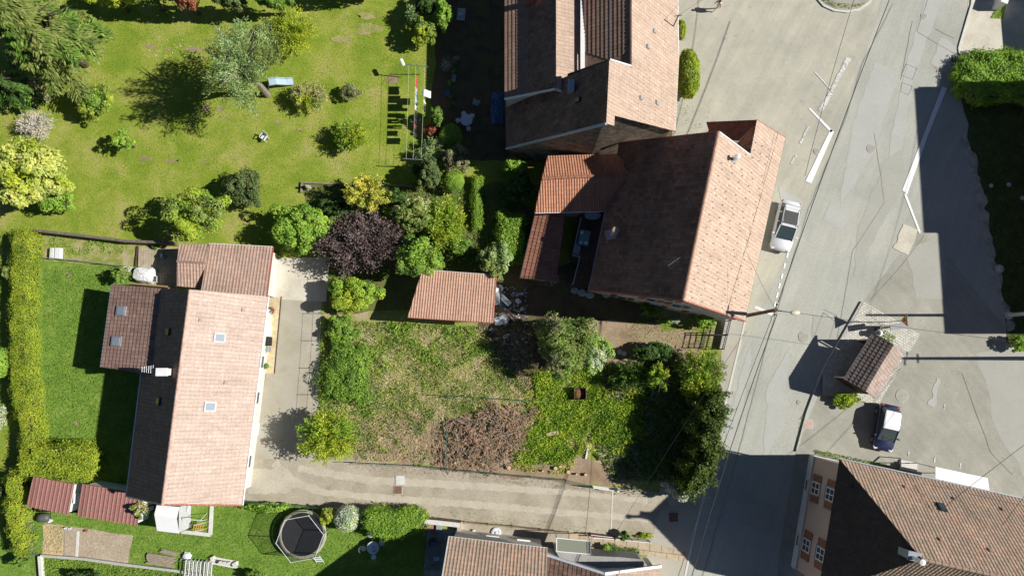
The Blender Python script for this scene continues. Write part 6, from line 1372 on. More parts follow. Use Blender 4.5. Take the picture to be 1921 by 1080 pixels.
# ---- person walking on the forecourt
def person():
    c = P(1342, 19.5, 0); t_ = bpy.data.meshes.new('body'); J = []; E = []; Rr = []
    def j(x, y, z, r, par=None): J.append((x, y, z)); Rr.append(r); (E.append((par, len(J) - 1)) if par is not None else None); return len(J) - 1
    pel = j(0, 0, .93, .13); wa = j(0, .0, 1.1, .115, pel); ch = j(.02, 0, 1.3, .14, wa); nk = j(.03, 0, 1.47, .055, ch); hd = j(.05, 0, 1.56, .085, nk); tp = j(.05, 0, 1.67, .075, hd)
    for s in (-1, 1):
        hx = j(0, s * .09, .86, .095, pel); st_ = .26 * s; kn = j(st_ * .6 + .04, s * .09, .48, .06, hx); an = j(st_ * 1.1 - .03, s * .09, .1, .042, kn); ft = j(st_ * 1.1 + .14, s * .1, .045, .038, an)
        sh = j(.02, s * .17, 1.38, .06, ch); el = j(-st_ * .3, s * .25, 1.12, .043, sh); wr = j(-st_ * .6 + .06, s * .25, .88, .03, el); pa = j(-st_ * .6 + .09, s * .25, .81, .032, wr)
        for k in range(4): f1 = j(-st_ * .6 + .07 + k * .018, s * (.25), .75, .011, pa); j(-st_ * .6 + .075 + k * .018, s * .245, .70 + abs(k - 1.5) * .01, .009, f1)
        j(-st_ * .6 + .14, s * .245, .77, .011, pa)
    t_.from_pydata(J, E, []); o = bpy.data.objects.new('person', t_); COL.objects.link(o); o.location = c; o.rotation_euler = (0, 0, R(200))
    sk = o.modifiers.new('skin', 'SKIN'); ss = o.modifiers.new('sub', 'SUBSURF'); ss.levels = 1; ss.render_levels = 2
    for i, v in enumerate(t_.skin_vertices[0].data): v.radius = (Rr[i], Rr[i]); v.use_root = (i == 0)
    m, nt_, b = nodes('clothed_skin'); g = N(nt_, 'ShaderNodeTexCoord').outputs['Object']; sx = N(nt_, 'ShaderNodeSeparateXYZ'); nt_.links.new(g, sx.inputs[0])
    mr = N(nt_, 'ShaderNodeMath', operation='DIVIDE'); mr.inputs[1].default_value = 1.8; nt_.links.new(sx.outputs[2], mr.inputs[0])
    r_ = N(nt_, 'ShaderNodeValToRGB'); e = r_.color_ramp; e.interpolation = 'CONSTANT'; e.elements[0].color = (.05, .04, .04, 1); e.elements[1].position = .045; e.elements[1].color = (.66, .60, .5, 1)
    for p_, cc in ((.5, (.60, .30, .28)), (.80, (.50, .32, .24))): q = e.elements.new(p_); q.color = (*cc, 1)
    nt_.links.new(mr.outputs[0], r_.inputs[0]); nt_.links.new(r_.outputs[0], b.inputs['Base Color']); t_.materials.append(m)
    tag(o, 'person with dark hair, white jacket and light trousers walking at the top', 'person')
    jk = MB(); jk.lathe((0, 0, 0), [(.17, .82), (.185, .95), (.17, 1.12), (.20, 1.3), (.19, 1.4), (.08, 1.47)], 16); jk.v = [(v[0] * .8 - .02, v[1] * 1.12, v[2]) for v in jk.v]; jk.build('jacket', WHITE, o, local=True, smooth=True)
    ar = MB()
    for s in (-1, 1): ar.tube([(.02, s * .18, 1.39), (-.08 * s, s * .26, 1.12), (-.15 * s + .05, s * .26, .9)], [.075, .06, .045], 8)
    ar.build('sleeves', plain('pink_sleeve', (.62, .36, .34), .8), o, local=True, smooth=True)
    hr = MB(); hr.lathe((.03, 0, 1.55), [(.06, -.06), (.105, 0), (.115, .07), (.09, .13), (.02, .16)], 14); hr.build('hair', plain('dark_hair', (.03, .02, .018), .7), o, local=True, smooth=True)
    fc = MB(); fc.box((.145, -.03, 1.6), (.02, .02, .012)); fc.box((.145, .03, 1.6), (.02, .02, .012)); fc.box((.15, 0, 1.57), (.04, .02, .04)); fc.box((.142, 0, 1.535), (.02, .05, .012)); fc.build('face', plain('face_tone', (.45, .28, .2), .6), o, local=True)
person()

# ---- trampoline
def trampoline():
    c = P(573, 997, 0); t = thing('trampoline', 'round trampoline with beige pad and leaning grey safety net', 'trampoline', c); r = 2.0; z = .85
    mb = MB(); mb.lathe((0, 0, 0), [(.02, z), (r * .88, z), (r * .88, z - .02), (.02, z - .02)], 40); mb.build('mat', plain('tramp_mat', (.022, .023, .026), .6), t, local=True)
    m = MB(); n = 40; vs = []; fs = []
    for k in range(n): a = 2 * pi * k / n; vs += [(cos(a) * r * .88, sin(a) * r * .88, z + .01), (cos(a) * r * .94, sin(a) * r * .94, z + .04), (cos(a) * r, sin(a) * r, z + .01), (cos(a) * r * 1.0, sin(a) * r, z - .06)]
    for k in range(n):
        k2 = (k + 1) % n
        for j in range(3): fs.append((k * 4 + j, k * 4 + j + 1, k2 * 4 + j + 1, k2 * 4 + j))
    m.add(vs, fs); m.build('pad', plain('beige_pad', (.36, .36, .25), .7, var=.15), t, local=True, smooth=True)
    m = MB(); m.tube([(cos(2 * pi * k / 32) * r, sin(2 * pi * k / 32) * r, z - .06) for k in range(33)], .03, 6); m.build('frame', GREYM, t, local=True)
    N_ = 6; tops = []; off = Vector((.3, .05, 0))
    for k in range(N_):
        a = 2 * pi * k / N_ + R(10); b = Vector((cos(a) * r, sin(a) * r, 0)); tp = Vector((cos(a) * r * .98, sin(a) * r * .98, 2.55)) + off; tops.append(tp)
        m = MB(); m.tube([b + Vector((0, 0, .0)), b * 1.03 + Vector((0, 0, .5)), tp], .026, 6); m.build('pole', GREYM, t, local=True)
        m = MB(); m.tube([b + Vector((0, 0, 1.2)), tp], .04, 6); m.build('pole_foam', plain('foam_white', (.6, .6, .6), .7), t, local=True)
    m = MB()
    for k in range(N_): m.tube([tops[k], tops[(k + 1) % N_]], .022, 5)
    m.build('net_rim', PLASTW, t, local=True)
    m = MB(); vs = []; fs = []; q = 8
    for k in range(N_):
        a0 = 2 * pi * k / N_ + R(10)
        for i in range(q):
            f = i / q; a = a0 + 2 * pi / N_ * f; vs += [tops[k].lerp(tops[(k + 1) % N_], f), Vector((cos(a) * r * .9, sin(a) * r * .9, z + .04))]
    L_ = N_ * q; fs = [(2 * i, 2 * i + 1, 2 * ((i + 1) % L_) + 1, 2 * ((i + 1) % L_)) for i in range(L_)]
    m.add(vs, fs); m.build('safety_net', net_mat('black_net', (.06, .06, .065), .38), t, local=True)
    m = MB()
    for s in (-.3, .3): m.bar((1.15 + s, -1.75, .75), (1.35 + s, -2.5, .02), .04)
    for i in range(3): m.bar((.9 + .05 * i, -1.95 - .2 * i, .6 - .22 * i), (1.5 + .05 * i, -1.95 - .2 * i, .6 - .22 * i), .08, .03)
    m.build('steps', PLASTW, t, local=True)
trampoline()
# ---- clothesline
def clothesline():
    t = thing('clothesline', 'metal clothesline with three lines between two T-shaped posts', 'clothesline', P(784, 225)); h = 2.2
    for x, y, x0, x1, y0, y1 in ((788, 140, 760, 803, 121, 126), (783, 312, 757, 798, 298, 300)):
        m = MB(); b = P(x, y, 0); a0, a1 = P(x0, y0, h), P(x1, y1, h); m.tube([b, Vector((b.x, b.y, h))], .035, 8); m.build('post', GREYM, t); m = MB(); m.bar(a0, a1, .07); m.build('crossbar', GREYM, t)
    lines = [((767, 122), (762, 298)), ((780, 123), (775, 299)), ((797, 125), (790, 300))]; m = MB()
    for a, b in lines: m.tube([P(*a, h), P((a[0] + b[0]) / 2, (a[1] + b[1]) / 2, h - .04), P(*b, h)], .01, 4)
    m.build('lines', plain('line_cord', (.6, .62, .55), .7), t)
    RG = random.Random(4); cols = {'red': (.6, .06, .08), 'grey': (.42, .45, .5), 'white': (.75, .75, .75), 'black': (.03, .03, .035), 'navy': (.03, .04, .1), 'dark red': (.25, .03, .04), 'pale blue': (.4, .5, .6)}
    items = [(1, 144, 160, .72, 'red', 'towel'), (1, 162, 176, .8, 'grey', 'shirt'), (1, 178, 192, 1.0, 'pale blue', 'sheet'), (1, 196, 204, .85, 'white', 'shirt'), (1, 207, 216, .75, 'black', 'trousers'), (1, 219, 226, 1.0, 'navy', 'trousers'), (1, 230, 240, .7, 'dark red', 'shirt'), (1, 244, 256, .9, 'black', 'jumper'), (2, 186, 192, .8, 'white', 'sock bundle'), (2, 197, 206, .6, 'black', 'shirt')]
    for li, y0, y1, hh, col, kind in items:
        a, b = lines[li]; f = lambda y: a[0] + (b[0] - a[0]) * (y - a[1]) / (b[1] - a[1]); p, q = P(f(y0), y0, h - .02), P(f(y1), y1, h - .02)
        vs = []; fs = []; nx, nz = 7, 6; ph = RG.uniform(0, 6); d = (q - p).normalized(); nn = Vector((-d.y, d.x, 0))
        for i in range(nx):
            for k in range(nz):
                wob = .05 * sin(i * 1.5 + ph) * (k / nz) + .06 * (k / nz); pt = p.lerp(q, i / (nx - 1)) + nn * (wob + .02) - Vector((0, 0, hh * k / (nz - 1)))
                if 'trouser' in kind and 2 < i < 4 and k > 2: pt = pt + d * .0
                vs.append(pt)
        fs = [(i * nz + k, i * nz + k + 1, (i + 1) * nz + k + 1, (i + 1) * nz + k) for i in range(nx - 1) for k in range(nz - 1) if not ('trouser' in kind and i == 3 and k > 1)]
        m = MB(); m.add(vs, fs); o = m.build('laundry', plain('cloth_' + col.replace(' ', '_'), cols[col], .9), smooth=True); s_ = o.modifiers.new('thick', 'SOLIDIFY'); s_.thickness = .02
        tag(o, f'{col} {kind} hanging on the {"middle" if li == 1 else "right-hand"} line of the clothesline, between {["", "the posts"][1]}' if False else f'{col} {kind} hanging on the {"middle" if li == 1 else "right-hand"} washing line', 'laundry', 'laundry hanging on the clothesline')
    p = P(800, 175, 2.0); m = MB(); vs = [p + Vector((-.35 + .14 * i, -.32 + .13 * k, .15 * sin(i * 1.1) - .05 * i)) for i in range(6) for k in range(6)]; m.add(vs, [(i * 6 + k, i * 6 + k + 1, (i + 1) * 6 + k + 1, (i + 1) * 6 + k) for i in range(5) for k in range(5)])
    o = m.build('laundry', PLASTW, smooth=True); s_ = o.modifiers.new('thick', 'SOLIDIFY'); s_.thickness = .02; tag(o, 'white checked tea towel blown flat beside the right-hand washing line', 'laundry', 'laundry hanging on the clothesline')
    p = P(755, 115, 2.2); m = MB(); m.box(p + Vector((0, -.1, 0)), (.28, .7, .2), R(25)); o = m.build('peg_bag', WHITE, bevel=.06); tag(o, 'white peg bag on the left end of the upper clothesline bar', 'bag')
clothesline()
# ---- garden furniture
SEATC = plain('pale_plastic', (.66, .70, .76), .45, var=.04)
def stool_proto(loc, label, group, mat=SEATC, r=.2, back=None):
    t = thing('stool' if back is None else 'chair', label, 'stool' if back is None else 'chair', loc, group=group)
    m = MB(); m.lathe((0, 0, .44), [(r, 0), (r + .02, .02), (r, .045), (.02, .05)], 18); m.build('seat', mat, t, local=True)
    for k in range(4): a = pi / 4 + k * pi / 2; m = MB(); m.tube([(cos(a) * r * .7, sin(a) * r * .7, .44), (cos(a) * r, sin(a) * r, 0)], .018, 5); m.build('leg', mat, t, local=True)
    if back is not None:
        m = MB(); m.tube([(cos(back + x) * (r + .12), sin(back + x) * (r + .12), .86) for x in (-.9, -.45, 0, .45, .9)], .02, 5)
        for x in (-.9, 0, .9): m.tube([(cos(back + x) * r * .9, sin(back + x) * r * .9, .46), (cos(back + x) * (r + .12), sin(back + x) * (r + .12), .86)], .014, 5)
        m.build('backrest', GREYM, t, local=True)
    return t
def round_table(px, py, r, label, mat=SEATC):
    c = P(px, py, .72); t = thing('round_table', label, 'table', (c.x, c.y, 0)); m = MB(); m.lathe((0, 0, .7), [(r * .96, 0), (r, .015), (r, .03), (r * .96, .04), (.02, .04)], 30); m.build('tabletop', mat, t, local=True)
    m = MB(); m.lathe((0, 0, 0), [(.25, 0), (.22, .04), (.05, .08), (.04, .7)], 12); m.build('pedestal', mat, t, local=True); return t
round_table(875, 225, .55, 'round pale table with four stools in the shade of the farmhouse')
for (x, y), l in zip(((859, 226), (870, 213), (886, 217), (879, 241)), ('left of', 'above', 'right of', 'below')): c = P(x, y, .45); stool_proto((c.x, c.y, 0), f'round pale stool {l} the table in the farmhouse shade', 'stools round the upper garden table')
round_table(699.5, 1026.5, .52, 'round pale-blue table on the shaded lawn at the bottom')
for (x, y, bk), l in zip(((682, 1028, pi), (716, 1018, R(20)), (701, 1044, -pi / 2), (695, 1003, pi / 2)), ('left of', 'right of', 'below', 'above')): c = P(x, y, .45); stool_proto((c.x, c.y, 0), f'round-seated metal chair {l} the table on the bottom lawn', 'chairs round the lower garden table', back=bk)
for (x, y), z in zip(((701, 1025), (701, 1033), (705, 1031)), (0, 1, 2)): c = P(x, y, .8); m = MB(); m.lathe((0, 0, 0), [(.04, 0), (.05, .14), (.02, .2)], 10); o = m.build('bottle', BLACK); o.location = (c.x, c.y, .745); tag(o, ['dark bottle in the middle of the pale-blue table', 'dark jar at the lower edge of the pale-blue table', 'dark bottle at the right edge of the pale-blue table'][z], 'bottle')
def armchair(px, py, rz, label, mat=PLASTW):
    c = P(px, py, .4); t = thing('garden_chair', label, 'chair', (c.x, c.y, 0), rz); m = MB(); m.box((0, 0, .42), (.46, .46, .05)); m.build('seat', mat, t, local=True, bevel=.02)
    m = MB(); m.add([(-.26, .22, .42), (.26, .22, .42), (.24, .4, .88), (-.24, .4, .88), (-.26, .26, .42), (.26, .26, .42), (.24, .44, .88), (-.24, .44, .88)], [(0, 1, 2, 3), (7, 6, 5, 4), (0, 4, 5, 1), (1, 5, 6, 2), (2, 6, 7, 3), (3, 7, 4, 0)]); m.build('backrest', mat, t, local=True)
    for s in (-1, 1):
        m = MB(); m.bar((s * .27, -.2, .64), (s * .27, .28, .66), .06, .04); m.build('armrest', mat, t, local=True)
        for y in (-.2, .22): m = MB(); m.bar((s * .25, y, 0), (s * .26, y, .64 if y < 0 else .5), .045); m.build('leg', mat, t, local=True)
armchair(495, 258, R(-35), 'single white plastic armchair alone on the sunny lawn'); armchair(894, 192, R(160), 'pale armchair in the shade above the round table', plain('blue_grey_plastic', (.36, .42, .48), .5))
def lounger():
    c = P(865, 27, .4); t = thing('garden_lounger', 'pale sunbed with a hat and towel in the shade beside the farmhouse', 'lounger', (c.x, c.y, 0), R(-5)); m = MB(); m.box((0, 0, .36), (.75, 1.15, .08)); m.build('seat', plain('lounger_blue', (.34, .40, .46), .7), t, local=True, bevel=.03)
    for sx in (-1, 1):
        for sy in (-1, 1): m = MB(); m.bar((sx * .33, sy * .5, 0), (sx * .33, sy * .5, .34), .05); m.build('leg', GREYM, t, local=True)
    o = MB(); o.lathe((0, 0, 0), [(.2, 0), (.2, .02), (.1, .03), (.09, .12), (.02, .14)], 16); h = o.build('straw_hat', plain('straw', (.6, .52, .32), .8)); h.location = (c.x + .05, c.y + .35, .41); tag(h, 'straw hat lying on the pale sunbed', 'hat')
    o = MB(); o.box((0, 0, 0), (.5, .3, .04), .3); h = o.build('towel', plain('patterned_towel', (.5, .6, .75), .9), bevel=.01); h.location = (c.x, c.y + .02, .425); tag(h, 'crumpled blue and white towel on the pale sunbed', 'towel')
    c = P(528, 154, .5); t = thing('slide', 'light blue plastic slide lying under the larch', 'slide', (c.x, c.y, 0), R(12)); m = MB(); m.add([(-1.0, -.3, .95), (-1.0, .3, .95), (-.4, .28, .85), (-.4, -.28, .85), (.4, .28, .3), (.4, -.28, .3), (.95, .3, .12), (.95, -.3, .12)], [(0, 3, 2, 1), (3, 5, 4, 2), (5, 7, 6, 4)]); LB = plain('light_blue_plastic', (.36, .47, .56), .5); o = m.build('chute', LB, t, local=True); o.modifiers.new('s', 'SOLIDIFY').thickness = .04
    m = MB()
    for s in (-1, 1): m.bar((-1.0, s * .32, .98), (-.4, s * .32, .92), .06, .14); m.bar((-.4, s * .32, .92), (.4, s * .32, .37), .06, .14); m.bar((.4, s * .32, .37), (.95, s * .32, .18), .06, .14)
    m.build('side_rails', LB, t, local=True)
    m = MB()
    for s in (-1, 1): m.bar((-1.05, s * .26, .95), (-1.4, s * .3, 0), .06)
    for i in range(4): m.bar((-1.12 - .08 * i, -.28, .76 - .22 * i), (-1.12 - .08 * i, .28, .76 - .22 * i), .05)
    m.build('ladder', plain('navy_plastic', (.06, .12, .25), .5), t, local=True)
lounger()
def pot(px, py, r, h, label, mat, group=None, plant=None):
    c = P(px, py, h * .6); t = thing('flower_pot', label, 'flower pot', (c.x, c.y, 0), group=group); m = MB(); m.lathe((0, 0, 0), [(r * .7, 0), (r, h), (r * 1.08, h), (r * 1.08, h * .92), (r * .9, h * .9)], 14); m.build('pot', mat, t, local=True)
    m = MB(); m.lathe((0, 0, h * .85), [(r * .85, 0), (.02, .01)], 12); m.build('soil', DWOOD, t, local=True)
    if plant is not None:
        rg = np.random.default_rng(int(px)); n = 160; d = rdir(rg, n, -.2); C_ = d * rg.uniform(.4, 1, (n, 1)) * [r * 1.7, r * 1.7, r * 1.6] + [0, 0, h + r * .7]; V = leaf_arrays(C_, np.cross(d, rg.normal(0, 1, (n, 3))), d, .13, .08); link('plant', quad_mesh('plant', V), plant, t)
CL = plain('clay_pot', (.42, .2, .13), .8); BP = plain('blue_glaze', (.05, .13, .24), .3); GP = plain('grey_pot', (.35, .35, .36), .6)
gpt = 'flower pots in the shade of the farmhouse'
for a in ((856, 112, .3, .35, 'empty round clay pot at the top of the pot row', CL, None), (858, 120, .22, .3, 'blue pot just below the empty round clay pot', BP, L_DGREY), (853, 137, .2, .3, 'small blue pot with plant high in the pot row', BP, L_MID), (852, 144, .2, .25, 'small pale ringed pot in the pot row', GP, None), (851, 151, .2, .25, 'second pale ringed pot just below the first one', GP, None),
          (845, 158, .22, .3, 'blue pot with leafy plant in the middle of the row', BP, L_MID), (839, 176, .28, .35, 'oval blue-grey pot alone lower in the row', BP, None), (847, 184, .2, .25, 'pot with green plant near the lower end of the row', GP, L_MID), (846, 203, .18, .25, 'small blue pot at the very bottom of the row', BP, L_DGREY)): pot(a[0], a[1], a[2], a[3], a[4], a[5], gpt, a[6])
T('shrub', 'low grey twiggy shrub left of the pot row', 'shrub', L_GREYTW, 837, 121, 14, 14, .9, .05, 350, .16, 'shoot', seed=91, aspect=.2, limbmat=TWIG, trunk=False)
def tarp():
    for i, (x, y, r, s) in enumerate(((933, 190, .75, 1), (932, 212, .8, 2))):
        c = P(x, y, .2); rg = np.random.default_rng(s); m = MB(); n = 14; vs = []; k = 9
        vs = [Vector((r * .7 * (i_ / k - .5) * 2, r * 1.2 * (j_ / k - .5) * 2, max(.02, .4 * (1 - ((i_ / k - .5) ** 2 + (j_ / k - .5) ** 2) * 3.5) + rg.normal(0, .07)))) for i_ in range(k + 1) for j_ in range(k + 1)]
        m.add(vs, [(a * (k + 1) + b, (a + 1) * (k + 1) + b, (a + 1) * (k + 1) + b + 1, a * (k + 1) + b + 1) for a in range(k) for b in range(k)]); o = m.build('tarpaulin', plain('blue_tarp', (.06, .14, .30), .5, var=.3)); o.location = (c.x, c.y, 0); tag(o, ['crumpled blue tarpaulin against the farmhouse wall, upper heap', 'crumpled blue tarpaulin against the farmhouse wall, lower heap'][i], 'tarpaulin')
tarp()
# ---- terrace furniture of the big house
def table_rect(px, py, z, w, l, rz, label, mat, h=.74, name='table'):
    c = P(px, py, z + h); t = thing(name, label, 'table', (c.x, c.y, z), rz); m = MB(); m.box((0, 0, h), (w, l, .04)); m.build('tabletop', mat, t, local=True, bevel=.01)
    for sx in (-1, 1):
        for sy in (-1, 1): m = MB(); m.bar((sx * (w / 2 - .06), sy * (l / 2 - .06), 0), (sx * (w / 2 - .06), sy * (l / 2 - .06), h), .05); m.build('leg', mat, t, local=True)
    return c
c = table_rect(1096, 446, 1.4, .9, 1.3, R(-12), 'grey-green table with papers on the brown terrace', plain('grey_green_top', (.22, .30, .27), .5))
for dx, dy, w_, h_, lab in ((-.2, .45, .28, .28, 'white box at the top of the terrace table'), (.15, -.45, .3, .24, 'white sheet of paper at the bottom right of the terrace table'), (-.3, -.42, .22, .22, 'white cloth at the bottom left corner of the terrace table')):
    m = MB(); m.box((0, 0, 0), (w_, h_, .03), .1); o = m.build('table_item', PLASTW, bevel=.005); o.location = (c.x + dx, c.y + dy, 1.4 + .78); tag(o, lab, 'table item')
c = P(1112, 404, 2.1); t = thing('oval_table', 'pale oval mosaic table half under the edge of the orange roof', 'table', (c.x, c.y, 1.4)); m = MB(); m.lathe((0, 0, .7), [(.6, 0), (.62, .02), (.6, .05), (.02, .05)], 26); m.v = [(v[0] * 1.15, v[1] * .62, v[2]) for v in m.v]; m.build('tabletop', plain('mosaic_top', (.45, .5, .55), .5, var=.4, scale=9), t, local=True); m = MB(); m.lathe((0, 0, 0), [(.25, 0), (.05, .06), (.05, .7)], 10); m.build('pedestal', DARKM, t, local=True)
c = P(1107, 421, 1.85); stool_proto((c.x, c.y, 1.4), 'dark round stool below the oval terrace table', None, DARKM, .24)
c = P(1083, 467, 1.8); t = thing('bench', 'small slatted bench at the lower left of the brown terrace', 'bench', (c.x, c.y, 1.4), R(-12)); m = MB()
for i in range(4): m.box((-.18 + i * .12, 0, .44), (.09, .9, .03))
m.build('seat', GREYM, t, local=True)
for s in (-1, 1): m = MB(); m.box((0, s * .38, .21), (.36, .06, .42)); m.build('leg', DARKM, t, local=True)
for x, y, s, lab in ((1078, 545, .3, 'pale stone at the foot of the terrace stairs, left one'), (1092, 549, .34, 'pale stone slab at the foot of the terrace stairs, middle one'), (1106, 553, .34, 'round grey stone at the right foot of the terrace stairs'), (1137, 551, .36, 'mossy pale stone under the red verge of the big house'), (1152, 552, .26, 'small pale stone next to the mossy one')):
    c = P(x, y, .1); m = MB(); rg = random.Random(x); m.lathe((0, 0, 0), [(s * .9, 0), (s, .12), (s * .7, .22), (.03, .25)], 9); m.v = [(v[0] * rg.uniform(.85, 1.1) * 1.2, v[1] * rg.uniform(.85, 1.1), v[2]) for v in m.v]; o = m.build('stone', plain('pale_stone', (.42, .44, .42), .9, var=.3)); o.location = (c.x, c.y, .015); tag(o, lab, 'stone', 'stones under the edge of the big house')
m = MB(); c = P(1177, 555, .3); m.box((c.x, c.y, .3), (1.7, .45, .5), R(-8)); tag(m.build('stone_trough', plain('pale_stone', (.42, .44, .42)), bevel=.04), 'long pale trough against the gable wall of the big house', 'trough')
# ---- rubbish heap beside the garden shed
def heap():
    rg = random.Random(11); labs = ['large bent white panel leaning on the shed side', 'white panel folded in the middle of the rubbish heap', 'teal-blue board under the folded white panel', 'brown plank crossing the rubbish heap', 'white sheet at the lower end of the rubbish heap', 'grey sack at the lower end of the rubbish heap', 'pale blue strip at the right of the rubbish heap', 'grey slab at the top of the rubbish heap', 'small white scrap at the right of the rubbish heap', 'white scrap just above the brown plank', 'small white scrap below the heap', 'broken white board below the shed corner']
    spec = [(932, 556, .5, 1.5, .1, (.75, .75, .72)), (946, 561, .45, 1.4, .8, (.6, .66, .74)), (948, 570, .9, .5, .3, (.06, .14, .2)), (955, 588, .3, 1.8, .6, (.22, .17, .13)), (938, 601, 1.0, .7, .3, (.6, .66, .74)), (945, 598, .9, .9, 1.0, (.3, .3, .3)), (975, 552, .7, .18, .2, (.3, .42, .6)), (937, 540, .7, .5, -.6, (.45, .5, .56)), (979, 580, .3, .25, .4, (.5, .56, .66)), (972, 565, .35, .5, .7, (.55, .6, .7)), (922, 618, .35, .15, .1, (.55, .62, .72)), (950, 630, .6, .2, .5, (.5, .58, .62))]
    for (x, y, a, b, rz, col), lab in zip(spec, labs):
        c = P(x, y, .3); m = MB(); k = 5
        vs = [Vector(((i / k - .5) * a, (j / k - .5) * b, rg.uniform(-.04, .09) + .12 * sin(i + j))) for i in range(k + 1) for j in range(k + 1)]
        m.add(vs, [(i * (k + 1) + j, (i + 1) * (k + 1) + j, (i + 1) * (k + 1) + j + 1, i * (k + 1) + j + 1) for i in range(k) for j in range(k)]); o = m.build('scrap_sheet', plain('scrap_%d' % x, col, .6)); o.modifiers.new('s', 'SOLIDIFY').thickness = .05
        o.location = (c.x, c.y, .22 + rg.uniform(0, .15)); o.rotation_euler = (rg.uniform(-.3, .3), rg.uniform(-.3, .3), rz); tag(o, lab, 'scrap', 'rubbish beside the garden shed')
    m = MB()
    for i in range(140):
        c = P(rg.uniform(930, 992), rg.uniform(535, 690 if rg.random() < .3 else 608), 0); s = rg.uniform(.05, .22); m.box((c.x, c.y, .05 + rg.uniform(0, .12)), (s, s * rg.uniform(.2, 1), .03), rg.uniform(0, 3), Matrix.Rotation(rg.uniform(-.5, .5), 3, 'X') @ Matrix.Rotation(rg.uniform(0, 3), 3, 'Z'))
    tag(m.build('rubble', plain('rubble', (.42, .46, .54), .8, var=.5, scale=1.5)), 'small pale fragments strewn over the shaded yard', kind='stuff')
    m = MB()
    for i in range(60):
        c = P(rg.uniform(905, 1000), rg.uniform(610, 700), .1); a = rg.uniform(0, pi); L = rg.uniform(.3, 1.4); m.tube([c, c + Vector((cos(a) * L * .5, sin(a) * L * .5, rg.uniform(0, .3))), c + Vector((cos(a + .4) * L, sin(a + .4) * L, .02))], [.02, .015, .006], 4)
    tag(m.build('fallen_twigs', TWIG), 'bare fallen twigs in the shaded yard', kind='stuff')
heap()
def branch_heap():
    rg = random.Random(3); t = thing('branch_heap', 'big heap of cut brown branches in the overgrown garden', 'branch heap', P(920, 820)); 
    poly = px_poly([(815, 810), (850, 785), (900, 765), (960, 770), (1015, 775), (1005, 800), (960, 850), (940, 872), (880, 875), (835, 865), (820, 850)]); pts = sample(poly, 900, np.random.default_rng(4)); cx, cy = P(915, 815).xy
    m = MB(); C_ = []; T_ = []
    for x, y in pts:
        d = math.hypot((x - cx) / 4.5, (y - cy) / 2.6); z = max(.05, (.75 + .3 * sin(x * 2.1) * cos(y * 2.7)) * (1 - d ** 2)) * rg.uniform(.3, 1) + .05; a = rg.gauss((-.9 if x < cx else 2.0) + 1.2 * sin(x * .9 + y), .9); L = rg.uniform(.5, 1.5); b = rg.uniform(-.9, .9); p = Vector((x, y, z)); q = [p]
        for k in range(3): a += b * .35; q.append(q[-1] + Vector((cos(a) * L / 3, sin(a) * L / 3, rg.uniform(-.14, .1))))
        m.tube(q, [.028, .022, .015, .005], 4, False)
        for k in range(12):
            f = rg.uniform(.4, 1) * 2.99; i = int(f); pp = q[i].lerp(q[i + 1], f - i); C_.append(pp + Vector((rg.gauss(0, .07), rg.gauss(0, .07), rg.gauss(0, .04)))); T_.append(Vector((cos(a), sin(a), .1)) + Vector((rg.gauss(0, .5), rg.gauss(0, .5), 0)))
    m.build('branches', plain('cut_branch', (.34, .27, .2), .9, var=.5, scale=2), t)
    o = wpos(t); C_ = np.array(C_) - np.array(o); T_ = np.array(T_); rg2 = np.random.default_rng(1); V = leaf_arrays(C_, T_, nrm(rg2.normal(0, .6, (len(C_), 3)) + [0, 0, 1]), .24, .07); link('dead_foliage', quad_mesh('dead_foliage', V), [L_BROWN], t)
    for i, (x, y) in enumerate(((854, 867), (905, 869), (955, 876), (1018, 882), (1051, 874), (1066, 884), (1081, 888), (1098, 889), (1042, 877))):
        c = P(x, y, 0); s = thing('tree_stump', ['stump at the left end of the stump row', 'second stump from the left in the stump row', 'third stump from the left, below the branch heap', 'stump below the bright ground cover, left of the pair', 'larger pale stump below the bright ground cover', 'small stump just right of the larger pale one', 'small stump between the last two on the right', 'rightmost stump of the row near the gate', 'leaning small stump beside the larger pale one'][i], 'stump', c, group='cut stumps along the drive fence')
        m = MB(); r = .09 + .04 * (i % 3); m.lathe((0, 0, 0), [(r * 1.2, 0), (r, .1), (r, .3)], 10); m.build('bark', BARK, s, local=True); m = MB(); m.lathe((0, 0, .3), [(r * .97, 0), (.01, .012)], 10); m.build('cut_face', plain('cut_wood', (.6, .42, .26), .8), s, local=True)
branch_heap()
m = MB(); a, b = P(1025, 815, .25), P(1048, 810, .3); m.bar(a, b, .3, .05); tag(m.build('plank', plain('pale_plank', (.5, .4, .26), .8)), 'short pale plank lying on the bright ground cover', 'plank')
m = MB(); a, b = P(1104, 835, .15), P(1099, 860, .15); m.bar(a, b, .14, .12); tag(m.build('plank', PLASTW), 'white narrow board standing in the soil right of the ground cover', 'board')
c = P(1088, 738, .5); t = thing('compost_box', 'dark wooden compost box among the bright ground cover', 'compost box', (c.x, c.y, 0))
for i in range(4): m = MB(); a = i * pi / 2; m.box((cos(a) * .5, sin(a) * .5, .4), (.05 if i % 2 == 0 else 1.0, 1.0 if i % 2 == 0 else .05, .7)); m.build('side', DWOOD, t, local=True)
m = MB(); m.lathe((0, 0, .3), [(.48, 0), (.3, .1), (.02, .14)], 10); m.build('compost', plain('compost', (.22, .11, .05), .95, var=.4, scale=7), t, local=True)
